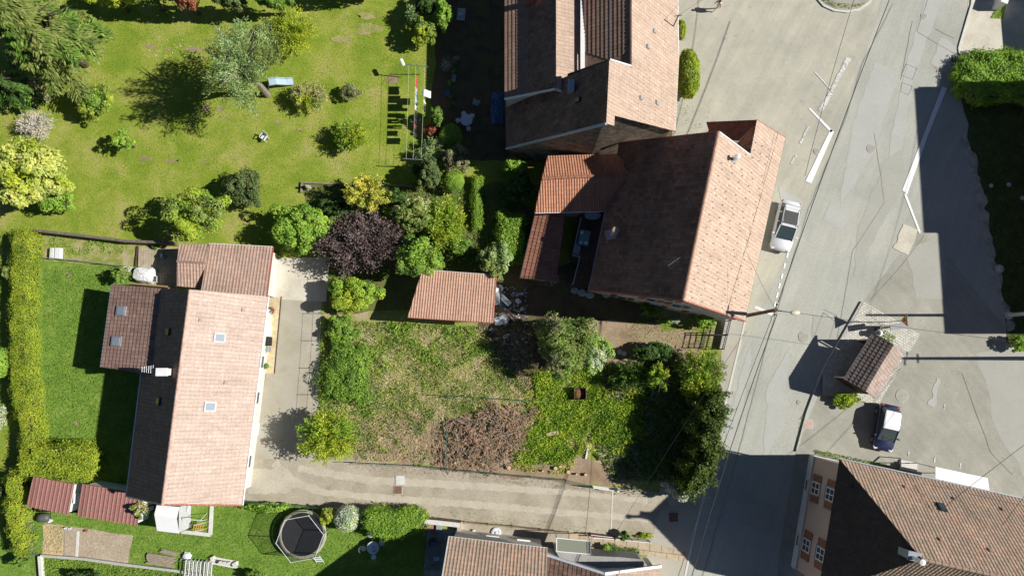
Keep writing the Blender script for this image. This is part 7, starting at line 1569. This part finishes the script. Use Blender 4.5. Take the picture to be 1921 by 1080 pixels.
for x, y, lab in ((1162, 660, 'white bucket in the green beside the white flowering shrub'), (1170, 663, 'white crumpled bag right of the white bucket'), (1209, 649, 'white object lying on the bare soil by the arching shrub')):
    c = P(x, y, .2); m = MB(); m.lathe((0, 0, 0), [(.13, 0), (.2, .3), (.22, .3), (.18, .28)], 10); m.v = [(v[0] * (1.0 if 'bucket' in lab else 1.5), v[1] * (1 if 'bucket' in lab else .6), v[2] * (1 if 'bucket' in lab else .4)) for v in m.v]; o = m.build('bucket' if 'bucket' in lab else 'plastic_bag', WHITE); o.location = (c.x, c.y, .02); tag(o, lab, 'bucket' if 'bucket' in lab else 'bag')
m = MB(); a, b = P(1166, 671, .2), P(1182, 677, .2); m.bar(a, b, .25, .06); tag(m.build('plank', WOOD), 'brown board lying below the white bucket', 'board')
# ---- statue at the low garden wall
c = P(577, 351, .3); t = thing('statue', 'small weathered grey garden figure on a block by the low wall corner', 'statue', (c.x, c.y, 0)); m = MB(); m.lathe((0, 0, 0), [(.25, 0), (.25, .2), (.16, .22)], 8); m.build('base', CONC, t, local=True); m = MB(); m.lathe((0, 0, .22), [(.2, 0), (.22, .15), (.13, .4), (.06, .48), (.11, .56), (.1, .66), (.02, .72)], 12); m.build('figure', plain('old_stone', (.3, .27, .23), .9, var=.3), t, local=True, smooth=True)
# ---- deck area west of the lean-to
def deck():
    d = thing('deck', 'wooden board deck west of the small ridged lean-to', 'deck', P(300, 495)); m = MB(); m.prism([P(260, 462, .15), P(335, 465, .15), P(333, 545, .15), P(258, 530, .15)], .15); m.build('boards', G_DECK, d)
    c = P(267, 514, .8); t = thing('covered_table', 'garden table under a white tarpaulin cover on the deck', 'table', (c.x, c.y, .15), R(-8)); m = MB(); vs = []; 
    prof = [(1.25, 1.0, 0), (1.12, .85, .5), (.98, .7, .74), (.4, .3, .84), (0.05, .05, .86)]
    rg = random.Random(8)
    for a, b, z in prof:
        for k in range(20): q = 2 * pi * k / 20; sx = abs(cos(q)) ** .6 * (1 if cos(q) > 0 else -1); sy = abs(sin(q)) ** .6 * (1 if sin(q) > 0 else -1); vs.append((sx * a * .78 * rg.uniform(.94, 1.05), sy * b * .78 * rg.uniform(.94, 1.05), z + rg.uniform(-.03, .03)))
    m.add(vs, [(i * 20 + k, i * 20 + (k + 1) % 20, (i + 1) * 20 + (k + 1) % 20, (i + 1) * 20 + k) for i in range(4) for k in range(20)]); m.build('cover', plain('white_cover', (.66, .66, .66), .6), t, local=True)
    for sx in (-.5, .5): m = MB(); m.bar((sx, 0, 0), (sx, 0, .7), .06); m.build('leg', WOOD, t, local=True)
    for x, y, lab in ((290, 524, 'white slatted chair right of the covered table'), (242, 507, 'grey slatted chair left of the covered table')): armchair(x, y, R(-90 if x > 270 else 90), lab)
    c = P(309, 480, .5); t = thing('kettle_barbecue', 'dark round barbecue in the shade on the deck', 'barbecue', (c.x, c.y, .15)); m = MB(); m.lathe((0, 0, .55), [(.05, -.2), (.25, -.08), (.29, .05), (.2, .18), (.03, .24)], 16); m.build('bowl', plain('steel_blue', (.15, .19, .24), .3, .5), t, local=True, smooth=True)
    for k in range(3): m = MB(); a = k * 2.1; m.tube([(cos(a) * .15, sin(a) * .15, .4), (cos(a) * .3, sin(a) * .3, 0)], .015, 5); m.build('leg', DARKM, t, local=True)
    a, b = P(307, 518, .3), P(317, 541, 1.5); m = MB(); m.bar(a, b, .12, .05); tag(m.build('plank', WOOD), 'loose plank leaning at the bottom right of the deck', 'plank')
    a, b = P(249, 533, .9), P(320, 539, .9); m = MB()
    m.bar(a, b, .12, 1.6); tag(m.build('wood_screen', plain('screen_wood', (.3, .2, .1), .8)), 'brown wooden screen between deck and the grey pink roof', 'screen')
    for i, (x, w_) in enumerate(((100, .35), (111, .5))):
        c = P(x, 476, .2); m = MB(); m.box((c.x, c.y, .25), (w_, 1.0, .4), 0.0); tag(m.build('cold_frame', PLASTW if i else LCONC, bevel=.03), ['narrow pale crate in the kitchen bed beside the hedge', 'white box in the kitchen bed, right of the narrow crate'][i], 'crate')
deck()
# ---- stuff by the long house's east wall
for x, y, r, h, lab, m_, pl in ((509, 583, .3, .4, 'pot with purple-brown plant on the yellow terrace', CL, L_PURPLE), (501, 690 - 4, .2, .3, 'small pot low on the yellow terrace', GP, L_MID)): pot(x, y, r, h, lab, m_, None, pl)
c = P(503, 640, .4); t = thing('gas_barbecue', 'black covered grill on the yellow terrace', 'barbecue', (c.x, c.y, 0)); m = MB(); m.box((0, 0, .5), (.5, .8, .9)); m.build('body', BLACK, t, local=True, bevel=.08); m = MB(); m.box((0, -.7, .4), (.4, .4, .6)); m.build('side_box', GREYM, t, local=True, bevel=.04)
c = P(512, 480, .6); t = thing('garden_fountain', 'small red-brown iron ornament by the garage corner', 'ornament', (c.x, c.y, 0)); m = MB()
for k in range(7): a = k * .9; m.tube([(0, 0, 0), (cos(a) * .15, sin(a) * .15, .5), (cos(a) * .3, sin(a) * .3, .75)], .02, 5)
m.build('scrolls', plain('red_iron', (.3, .07, .04), .5), t, local=True); m = MB(); m.lathe((0, 0, 0), [(.2, 0), (.16, .1), (.03, .12)], 12); m.build('foot', plain('red_iron', (.3, .07, .04)), t, local=True)
# ---- white tent shelter, swing frame, ladder
def tent():
    t = thing('tent_shelter', 'white fabric storage tent at the south end of the long house', 'tent', P(312, 973)); r0, r1 = P(289.5, 964, 2.5), P(331.5, 972, 2.5); a, b = P(294, 947, 2.2), P(336, 950, 2.2); c, d = P(294.5, 994.5, 2.1), P(335.5, 999.5, 2.1); W_ = plain('white_canvas', (.84, .84, .84), .7, var=.02)
    m = MB()
    for q in ([a, b, r1, r0], [r0, r1, d, c]): m.prism(q, .03)
    m.build('roof', W_, t); m = MB()
    for p, q in ((a, c), (b, d), (c, d)): m.add([p, q, (q.x, q.y, .05), (p.x, p.y, .05)], [(0, 1, 2, 3)])
    o = m.build('side_walls', plain('grey_canvas', (.5, .51, .52), .8), t); o.modifiers.new('s', 'SOLIDIFY').thickness = .02
    m = MB()
    for p in (a, b, c, d): m.tube([(p.x, p.y, 0), p - Vector((0, 0, .02))], .03, 6)
    m.build('frame', GREYM, t)
    t = thing('swing_frame', 'bare white metal frame of a garden swing beside the tent', 'frame', P(365, 970)); m = MB()
    for x, y in ((375, 960),): pass
    A, B = P(343, 972, 2.0), P(375, 976, 2.0); m.tube([A, B], .03, 6); m.build('top_bar', WHITE, t)
    for q, (u1, u2) in ((A, ((341, 954), (341, 990))), (B, ((388, 962), (388, 974)))):
        for u_ in (u1, u2): m = MB(); m.tube([q, P(*u_, 0)], .028, 6); m.build('leg', WHITE, t)
    m = MB(); g = P(352, 960, 1.0); m.bar(g, P(356, 945, 1.0), .05); m.bar(P(342, 951, .9), P(343, 962, .9), .12); m.bar(P(338, 971, .9), P(352, 972, .9), .1); m.build('seat_rails', WHITE, t)
    t = thing('ladder', 'orange and white metal ladder lying on trestles by the concrete strip', 'ladder', P(370, 988)); m = MB(); pa, pb = P(362, 991, .8), P(384, 986, .8); n_ = Vector((.05, .28, 0))
    for s in (-1, 1): m.bar(pa + n_ * s, pb + n_ * s, .05)
    m.build('rails', PLASTW, t); m = MB()
    for i in range(5): q = pa.lerp(pb, (i + .3) / 5); m.bar(q - n_, q + n_, .05)
    m.build('rungs', plain('orange_paint', (.62, .28, .06), .5), t); m = MB()
    for q in (pa, pb):
        for s in (-1, 1): m.bar(q + n_ * s, (q.x + n_.x * s, q.y + n_.y * s, 0), .045)
    m.build('trestle_legs', plain('orange_paint', (.62, .28, .06)), t)
tent()
# ---- items round the vegetable bed
c = P(80, 971, .5); t = thing('rain_barrel', 'dark grey open barrel lying beside the red sheds', 'barrel', (c.x, c.y, 0)); m = MB(); m.lathe((0, 0, .35), [(.32, -.45), (.37, -.2), (.38, .1), (.34, .42), (.28, .42), (.26, -.3)], 18, Matrix.Rotation(R(-75), 3, 'Y') ); m.v = [(v[0], v[1], v[2] + .0) for v in m.v]; m.build('body', plain('barrel_grey', (.09, .095, .10), .5), t, local=True, smooth=True); m = MB(); m.box((0, 0, .05), (.6, .5, .08)); m.build('cradle', WOOD, t, local=True)
c = P(95, 976, .2)
m = MB(); m.lathe((0, 0, 0), [(.1, 0), (.15, .28), (.16, .28), (.12, .26)], 12); o = m.build('bucket', WHITE); o.location = (c.x, c.y, .03); tag(o, 'white bucket at the top left corner of the vegetable bed', 'bucket')
for i, (x, y, col, lab) in enumerate(((124, 990, (.6, .62, .62), 'pale watering can at the top edge of the vegetable bed'), (131, 991, (.5, .55, .6), 'second pale can right beside the first one'), (162, 995, (.4, .1, .08), 'small red pot in a dark tray at the top edge of the bed'))):
    c = P(x, y, .15); t = thing('watering_can' if i < 2 else 'small_pot', lab, 'can' if i < 2 else 'pot', (c.x, c.y, .03)); m = MB(); m.lathe((0, 0, 0), [(.1, 0), (.11, .2), (.1, .24), (.08, .22)], 12); m.build('body', plain('can_%d' % i, col, .5), t, local=True)
    m = MB(); m.tube([(-.1, 0, .08), (-.28, 0, .24)] if i < 2 else [(-.1, 0, .2), (0, 0, .3), (.1, 0, .2)], .018, 5); m.build('spout' if i < 2 else 'handle', plain('can_%d' % i, col), t, local=True)
def plank_stack(pts, label, n=7, seed=1):
    rg = random.Random(seed); t = thing('plank_stack', label, 'plank stack', P(*pts[0])); a, b, c = [P(*p, .0) for p in pts]
    for layer in range(2):
        for i in range(n): f = (i + .5) / n; p = a + (c - a) * f + (b - a).normalized() * rg.uniform(-.12, .12); q = p + (b - a) * rg.uniform(.9, 1.03); m = MB(); z = Vector((0, 0, .1 + layer * .09 + rg.uniform(0, .03))); m.bar(p + z, q + z, (c - a).length / n * .85, .06); m.build('plank', WOOD, t)
plank_stack([(279, 1035), (330, 1043), (278, 1055)], 'lower wide stack of weathered planks on the bottom left lawn', 7, 1); plank_stack([(306, 1027), (334, 1035), (304, 1034)], 'short upper stack of weathered planks', 4, 2)
for i in range(8):
    x = 350 + i * 7.0; t = thing('shutter', f'{["leftmost", "second from the left", "third from the left", "fourth from the left", "fifth from the left", "sixth from the left", "seventh from the left", "rightmost and widest"][i]} of the white slatted shutters leaning in a row', 'shutter', P(x, 1065), group='white shutters in a row'); a, b = P(x - 1, 1051 + i * .6, .75), P(x - 4, 1086 + i * .6, .75); d = (b - a).normalized(); n_ = Vector((-d.y, d.x, 0)); k = .28 if i < 7 else .6
    up = (n_ * -k * (.5 if i < 7 else 1) + Vector((0, 0, -.72 if i < 7 else -.3))); m = MB(); m.bar(a, b, .06); m.bar(a + up, b + up, .06); m.bar(a, a + up, .06); m.bar(b, b + up, .06); m.build('frame', WHITE, t); m = MB(); L = (b - a).length
    for j in range(12): q = a + d * (L * (j + .5) / 12); m.bar(q + up * .06, q + up * .94, .05, .02)
    m.build('slats', plain('grey_white_slat', (.6, .6, .56), .7), t)
c = P(350, 1043, .2); t = thing('white_sack', 'crumpled white sack between planks and shutters', 'sack', (c.x, c.y, 0)); m = MB(); rg = random.Random(2); m.lathe((0, 0, 0), [(.34, 0), (.38, .15), (.25, .32), (.04, .38)], 12); m.v = [(v[0] * rg.uniform(.8, 1.15), v[1] * rg.uniform(.8, 1.15), v[2]) for v in m.v]; m.build('bag', PLASTW, t, local=True); m = MB(); m.tube([(-.3, -.1, .1), (-.6, -.35, .03)], [.1, .03], 6); m.build('neck', PLASTW, t, local=True)
for i, x in enumerate((416, 423, 430)):
    c = P(x, 1053 + i, .2); t = thing('clay_pipe', ['left', 'middle', 'right'][i] + ' one of three short clay pipes standing on a pallet', 'pipe', (c.x, c.y, .12), group='three clay pipes'); m = MB(); m.lathe((0, 0, 0), [(.13, 0), (.13, .32), (.09, .32), (.09, .02)], 14); m.build('pipe', plain('pale_pipe', (.6, .48, .4), .7), t, local=True); m = MB(); m.lathe((0, 0, .3), [(.15, 0), (.15, .06), (.1, .06)], 14); m.build('collar', LCONC, t, local=True)
c = P(422, 1054, .05); t = thing('pallet', 'low board with rubble and pipes on the bottom left lawn', 'pallet', (c.x, c.y, 0), R(-10)); m = MB(); 
for k in range(3): m.box((0, (k - 1) * .22, .09), (2.3, .18, .04))
m.build('boards', LCONC, t, local=True); m = MB()
for k in (-1, 0, 1): m.box((k, 0, .035), (.08, .6, .06))
m.build('runners', WOOD, t, local=True)
for x, y, s, lab in ((399, 1046, .3, 'broken pale concrete lump at the left end of the pallet'), (441, 1057, .34, 'white concrete block at the right end of the pallet')): c = P(x, y, .2); m = MB(); m.box((0, 0, .17), (s * 1.3, s, s)); o = m.build('concrete_lump', LCONC, bevel=.05); o.location = (c.x, c.y, 0); o.rotation_euler = (0, .0, .5); tag(o, lab, 'concrete lump')
# straw mulch
blades('straw_mulch', 'pale straw mulch on the left end of the vegetable bed', L_HAY, [(82, 984), (120, 986), (118, 1036), (84, 1034)], 300, .22, .1, 30, cap=2600, up=.15, aspect=.1)
# ---- bottom house terrace
for x, y, col, lab in ((808, 983, (.42, .17, .17), 'red lidded storage box on the bottom left terrace'), (824, 985, (.27, .33, .34), 'grey-green lidded storage box right of the red one')):
    c = P(x, y, .5); t = thing('storage_box', lab, 'storage box', (c.x, c.y, .03), R(-3), group='storage boxes on the terrace'); mt = plain('box_%d' % x, col, .5); m = MB(); m.box((0, 0, .25), (.44, .7, .5)); m.build('body', mt, t, local=True, bevel=.02); m = MB(); m.box((0, 0, .53), (.5, .78, .06)); m.build('lid', mt, t, local=True, bevel=.02); m = MB(); m.box((0, -.4, .45), (.3, .04, .06)); m.build('handle', LCONC, t, local=True)
c = P(817, 1042, .7); t = thing('picnic_table', 'long dark board table in the shade beside the bottom house', 'table', (c.x, c.y, .03), R(-4)); m = MB()
for k in range(5): m.box((-.36 + k * .18, 0, .74), (.16, 2.2, .04))
m.build('tabletop', plain('dark_boards', (.13, .14, .15), .7, var=.3), t, local=True)
for k in (-1, 1): m = MB(); m.box((0, k * .9, .36), (.7, .08, .72)); m.build('leg', DWOOD, t, local=True)
m = MB(); m.box((0, 0, 0), (.5, .3, .03), .1); o = m.build('towel', plain('blue_cloth', (.3, .42, .62), .9), bevel=.005); o.location = (c.x + .1, c.y - .2, .81); tag(o, 'light blue checked cloth on the dark board table', 'cloth')
c = P(811, 1016, .4); t = thing('water_butt', 'dark round water butt above the dark board table', 'barrel', (c.x, c.y, .03)); m = MB(); m.lathe((0, 0, 0), [(.25, 0), (.3, .4), (.26, .8), (.22, .8), (.2, .7)], 18); m.build('body', plain('butt', (.05, .06, .075), .4), t, local=True); m = MB(); m.lathe((0, 0, .68), [(.2, 0), (.02, .01)], 14); m.build('water', GLASS, t, local=True)
c = P(931, 998, .1); t = thing('round_ornament', 'round white stone wheel lying in the gravel strip', 'ornament', (c.x, c.y, .03)); m = MB(); m.lathe((0, 0, 0), [(.42, 0), (.42, .12), (.3, .16), (.12, .13), (.03, .1)], 22); m.build('disc', plain('white_stone', (.62, .64, .68), .7, var=.35, scale=6), t, local=True); m = MB(); m.lathe((0, 0, .12), [(.12, 0), (.1, .1), (.02, .12)], 10); m.build('hub', LCONC, t, local=True)
pot(890, 996, .16, .25, 'small pale pot in the gravel strip', LCONC); 
for i, (x, lab) in enumerate(((1183, 'pot left in the row of white-rimmed pots by the flat roof'), (1190, 'middle pot in the row of white-rimmed pots'), (1198, 'right pot in the row of white-rimmed pots'))): pot(x, 1040 + i, .1, .2, lab, WHITE, 'white-rimmed pots by the flat roof', L_MID)
c = P(1151, 1037, .3); t = thing('bench', 'small dark bench by the flat roof edge', 'bench', (c.x, c.y, .03), R(-6)); m = MB(); m.box((0, 0, .42), (.9, .35, .05)); m.build('seat', BLACK, t, local=True)
for k in (-1, 1): m = MB(); m.box((k * .38, 0, .2), (.06, .3, .4)); m.build('leg', BLACK, t, local=True)
hedge('hedge', 'low row of green plants along the flagstone path by the flat roof', 'plants', L_MID, [(1141, 1024), (1200, 1036), (1198, 1044), (1141, 1032)], .5, 1600, .12, 10, rough=.1)
# ---- upper right corner: pallet, low things on the verge
def pallet2():
    c = P(1826, 167, 1.0); t = thing('pallet', 'slatted wooden pallet hung on the shaded face of the overgrown hedge', 'pallet', (c.x, c.y, .95), R(35)); m = MB()
    for k in range(5): m.box((0, -.4 + k * .2, 0), (1.0, .12, .03))
    m.build('slats', plain('grey_pallet', (.35, .3, .26), .9), t, local=True); m = MB()
    for k in (-1, 0, 1): m.box((k * .42, 0, -.07), (.08, .95, .1))
    m.build('runners', WOOD, t, local=True); m = MB()
    for a in (-1, 1):
        for b in (-1, 1): m.bar((a * .42, b * .4, -.12), (a * .42, b * .4, -.95), .07)
    m.build('legs', WOOD, t, local=True)
    for x, y, s, lab in ((1893, 346, .2, 'pale blue-white stone in the dark verge grass'), (1860, 348, .18, 'brownish stone left of the pale one on the verge'), (1918, 371, .18, 'pale stone at the right edge on the verge'), (1875, 504, .35, 'big rounded boulder half sunk in the dark verge')):
        c = P(x, y, .1); m = MB(); m.lathe((0, 0, 0), [(s, 0), (s * 1.1, s * .4), (s * .6, s * .9), (.02, s)], 8); o = m.build('boulder', plain('pale_stone', (.42, .44, .42))); o.location = (c.x, c.y, .02); tag(o, lab, 'stone', 'stones on the shaded verge')
pallet2()
m = MB(); c = P(1795, 110, .03); 
for i in range(6): m.bar((c.x - .35 + i * .14, c.y - .25, .05), (c.x - .3 + i * .14, c.y + .25, .05), .06, .03)
t = thing('drain_grate', 'grey slotted drain grate at the end of the curved kerb', 'drain', c); m.build('bars', GREYM, t); m = MB(); m.box((c.x, c.y, .03), (1.0, .6, .025)); m.build('tray', DARKM, t)

# bare patches and molehills in the lawn
for i, (x, y, a, b) in enumerate(((272, 299, 14, 4), (322, 301, 14, 4), (384, 306, 9, 3), (283, 88, 12, 4), (315, 93, 10, 3), (362, 92, 18, 4), (386, 203, 8, 6), (412, 206, 10, 5), (428, 222, 5, 3), (520, 229, 6, 5), (563, 243, 5, 4), (150, 70, 22, 14), (690, 55, 34, 12), (735, 150, 16, 10), (690, 30, 22, 8), (130, 515, 6, 5), (145, 793, 8, 5), (640, 75, 22, 8))):
    rg = random.Random(i); sheet('bare_patch', [(x + cos(t * .52) * a * rg.uniform(.5, 1.15), y + sin(t * .52) * b * rg.uniform(.5, 1.2)) for t in range(12)], .012 + .0005 * i, G_DIRT if a < 20 else G_PALEGRASS, .06, i, sub=.25)

blades('garden_weeds', 'rough grass between the shrubs north of the garden shed', L_MID, [(570, 350), (870, 350), (930, 410), (930, 500), (760, 500), (620, 590), (610, 480)], 60, .18, .12, 62, cap=14000, up=.4, aspect=.4)
T('bush', 'dark green bush filling the gap behind the golden conifer', 'bush', L_DARK, 742, 372, 26, 20, 2.2, .1, 2600, .2, 'clump', seed=92)
T('bush', 'dark low bush left of the golden conifer by the low edging', 'bush', L_DARK, 628, 386, 36, 22, 1.4, .05, 3200, .2, 'clump', seed=93)
T('bush', 'mid green bush between golden conifer and olive conifer', 'bush', L_MID, 735, 398, 22, 18, 2.0, .1, 1900, .2, 'clump', seed=94)
T('bush', 'dark bush below the wide yellow-green bush', 'bush', L_DARK, 862, 462, 26, 20, 1.6, .05, 2200, .2, 'clump', seed=95, mats=[L_DARK, L_MID])
T('bush', 'shaded bush between the block hedge and the orange wing', 'bush', L_DARK, 948, 372, 18, 22, 1.5, .05, 1900, .2, 'clump', seed=96)

# traffic island and verge at the top of the road
ti = [(1528, -8), (1545, 12), (1565, 21), (1590, 24), (1612, 20), (1632, 6), (1650, -30), (1600, -80), (1540, -60)]
isl = P(1590, -10); root = thing('traffic_island', 'rounded kerbed island at the top edge of the forecourt', 'traffic island', isl)
mb = MB(); mb.prism([P(x, y, .14) for x, y in ti], .13); mb.build('kerb', LCONC, root)
mb = MB(); c_ = sum((P(x, y, 0) for x, y in ti), Vector()) / len(ti); mb.prism([Vector((*(c_ + (P(x, y, 0) - c_) * .93).xy, .17)) for x, y in ti], .025); mb.build('surface', G_PARK, root)
blades('island_grass', 'green grass tufts along the rim of the traffic island', L_GRASS, [(1533, -6), (1546, 8), (1566, 16), (1590, 19), (1612, 15), (1622, 8), (1600, 10), (1565, 8), (1548, -2)], 160, .16, .06, 70, z=.16, cap=3000)
sheet('grass_verge', [(1880, -60), (1872, 10), (1858, 34), (1880, 36), (1888, 10), (1905, -60)], .05, G_RICH, .08, 4)
blades('verge_grass', 'sunlit grass around the white wall end in the side yard', L_GRASS, [(1878, -40), (1872, 10), (1858, 34), (1880, 36), (1888, 10), (1900, -40)], 120, .15, .05, 71, z=.05, cap=2500)
blades('curb_weeds', 'weeds along the foot of the farmhouse street wall', L_WEED, [(1268, 160), (1300, 190), (1320, 240), (1300, 268), (1265, 262), (1262, 200)], 45, .13, .05, 72, z=.02, cap=1500, dens=(2.0, .1))
blades('drain_weeds', 'weeds in the joint of the kerb beside the cobbled island', L_WEED, [(1500, 780), (1512, 775), (1500, 830), (1492, 845)], 120, .12, .04, 73, z=.03, cap=300)
